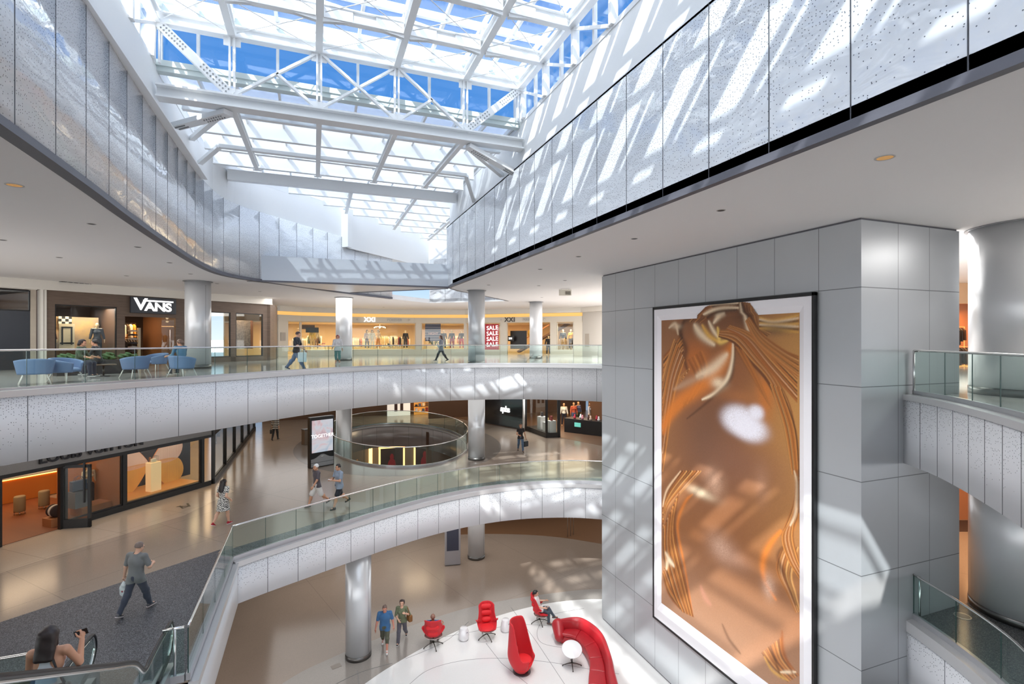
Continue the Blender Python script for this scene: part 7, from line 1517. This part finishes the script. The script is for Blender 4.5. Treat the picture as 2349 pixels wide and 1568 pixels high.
# ================================================================== daylight, lamps, camera
LD=Vector((0.735,1.0,-1.0)).normalized()        # the way the sunlight travels
sun=bpy.data.lights.new('sun','SUN'); sun.energy=4.6; sun.angle=math.radians(0.6); sun.color=(1.0,0.97,0.92)
so=bpy.data.objects.new('sun',sun); COL.objects.link(so); so.rotation_euler=LD.to_track_quat('-Z','Y').to_euler(); so.location=(-20,-20,40)
w=bpy.data.worlds.new('sky'); SC.world=w; w.use_nodes=True; nt=w.node_tree; nt.nodes.clear()
class WN(NT):
    def __init__(s,t): s.t=t; s.out=s.n('ShaderNodeOutputWorld')
t=WN(nt)
g=t.tc('Generated'); nrm=t.n('ShaderNodeVectorMath',operation='NORMALIZE',i0=g).outputs[0]
z=t.sep(nrm)[2]
dt=t.n('ShaderNodeVectorMath',operation='DOT_PRODUCT',i0=nrm); dt.inputs[1].default_value=tuple(-LD)
dsun=t.mth('MAXIMUM',dt.outputs['Value'],0.0)
sky=t.ramp(t.mth('MAXIMUM',z,0.0),[(0.0,(0.62,0.68,0.74,1)),(0.12,(0.27,0.43,0.62,1)),(0.32,(0.045,0.19,0.50,1)),(1.0,(0.035,0.14,0.42,1))])
glow=t.mth('MULTIPLY',t.mth('POWER',dsun,2.5),4.2)
add=t.n('ShaderNodeMix',data_type='RGBA',blend_type='ADD'); add.inputs[0].default_value=1.0
t.set(add.inputs[6],sky); t.set(add.inputs[7],t.mix(1.0,(0,0,0,1),t.comb(glow,t.mth('MULTIPLY',glow,0.98),t.mth('MULTIPLY',glow,0.95))))
ground=t.mth('LESS_THAN',z,0.0)
fin=t.mix(ground,add.outputs[2],(2.7,2.69,2.68,1))
bg=t.n('ShaderNodeBackground',Strength=1.0); t.set(bg.inputs[0],fin); t.t.links.new(bg.outputs[0],t.out.inputs[0])
# ceiling lamps under the two upper floors, and the lamps of the shops
WN_=(1,0.97,0.93); WM=(1,0.76,0.47)
area('lamp_level_two_left',(-6.5,20,8.7),(5,9),77,WN_); area('lamp_level_two_centre',(4,29,8.7),(12,7),135,WN_); area('lamp_level_two_back',(4,42,8.7),(18,6),84,WN_); area('lamp_level_two_left_back',(-1,38,8.7),(4,10),60,WN_)
area('lamp_level_two_right',(17,30,8.7),(9,9),151,WN_)
area('lamp_ground_left',(-4,20,3.9),(6,8),91,WN_); area('lamp_ground_centre',(5,27,3.6),(14,6),264,WN_); area('lamp_ground_right',(17,27,3.6),(8,8),99,WN_); area('lamp_ground_back',(5,44,3.4),(16,6),144,WN_)
area('lamp_lounge_ceiling',(7.9,14,CEIL-0.05),(2.0,16),320,WN_,spread=1.7)
area('lamp_right_two',(19,9,8.7),(5,6),240,(1,0.62,0.34))
area('lamp_level_three_left',(-11,20,CEIL-0.05),(10,14),550,WN_); area('lamp_level_three_centre',(5,37,CEIL-0.05),(16,8),650,WN_); area('lamp_level_three_right',(20,26,CEIL-0.05),(8,16),1800,WN_); area('lamp_level_three_near',(18,8,CEIL-0.05),(5,8),1200,WN_)
for k,(px,pw) in enumerate(((700,150),(790,170),(880,210),(1010,190),(1110,150),(1215,80),(1297,60))):
    f=fat(px); c=f.at(f.S(px),3.2 if px<1280 else 0.7,13.4); area('lamp_gold_shop',c,(2.6 if px<1280 else 0.8,3.0 if px<1280 else 0.8),pw,WM,(0,0,f.rz))
for px,dep,pw,cc in ((196,1.0,36,WM),(240,1.0,30,WN_),(335,2.6,80,(1,0.6,0.3)),(570,0.6,16,WM),(500,2,3,WM)):
    c=w1.at(w1.S(px),dep,zh-0.05); area('lamp_wood_shop',c,(1.2,0.9),pw,cc,(0,0,w1.rz))
for a,dep,pw in ((1.0,2.2,40),(3.0,4.5,40),(0.0,5.5,36),(5.2,0.9,40),(6.6,0.9,40)):
    c=lv.at(a,dep,8.7); area('lamp_amber_shop',c,(2.6,2.2),pw,(1,0.72,0.45),(0,0,lv.rz))
for k in range(5): c=sd.at(1.5+3*k,1.5,8.7); area('lamp_amber_shop_side',c,(2,1.4),30,(1,0.68,0.36),(0,0,sd.rz))
area('lamp_right_shop',(19,36,8.7),(6,6),240,(1,0.62,0.34)); area('lamp_far_shelves',(11,43.5,8.6),(8,2),200,WM); c=vf.at(vf.L/2,0.6,8.7); area('lamp_vitrine',c,(1.5,0.8),160,WN_)
c=rf.at(rf.S(2225),1.5,13.6); area('lamp_right_upper_shop',c,(4,2.4),260,(1,0.55,0.2)); c=rg.at(rg.S(2232),1.5,8.6); area('lamp_right_middle_shop',c,(3,2),130,(1,0.5,0.2))
cam=bpy.data.cameras.new('camera'); co=bpy.data.objects.new('camera',cam); COL.objects.link(co)
co.location=(0,0,EYE); co.rotation_euler=(PI/2,0,-YAW); cam.sensor_width=36; cam.lens=1180/2349*36; cam.shift_y=-4/2349; cam.clip_start=0.1; cam.clip_end=300
SC.camera=co
SC.view_settings.view_transform='Standard'; SC.view_settings.look='None'; SC.view_settings.gamma=1.0; SC.view_settings.exposure=0.7; SC.view_settings.use_curve_mapping=False
SC.cycles.max_bounces=8; SC.cycles.diffuse_bounces=5; SC.cycles.glossy_bounces=4; SC.cycles.transparent_max_bounces=24; SC.cycles.caustics_reflective=False; SC.cycles.caustics_refractive=False; SC.cycles.sample_clamp_indirect=6.0
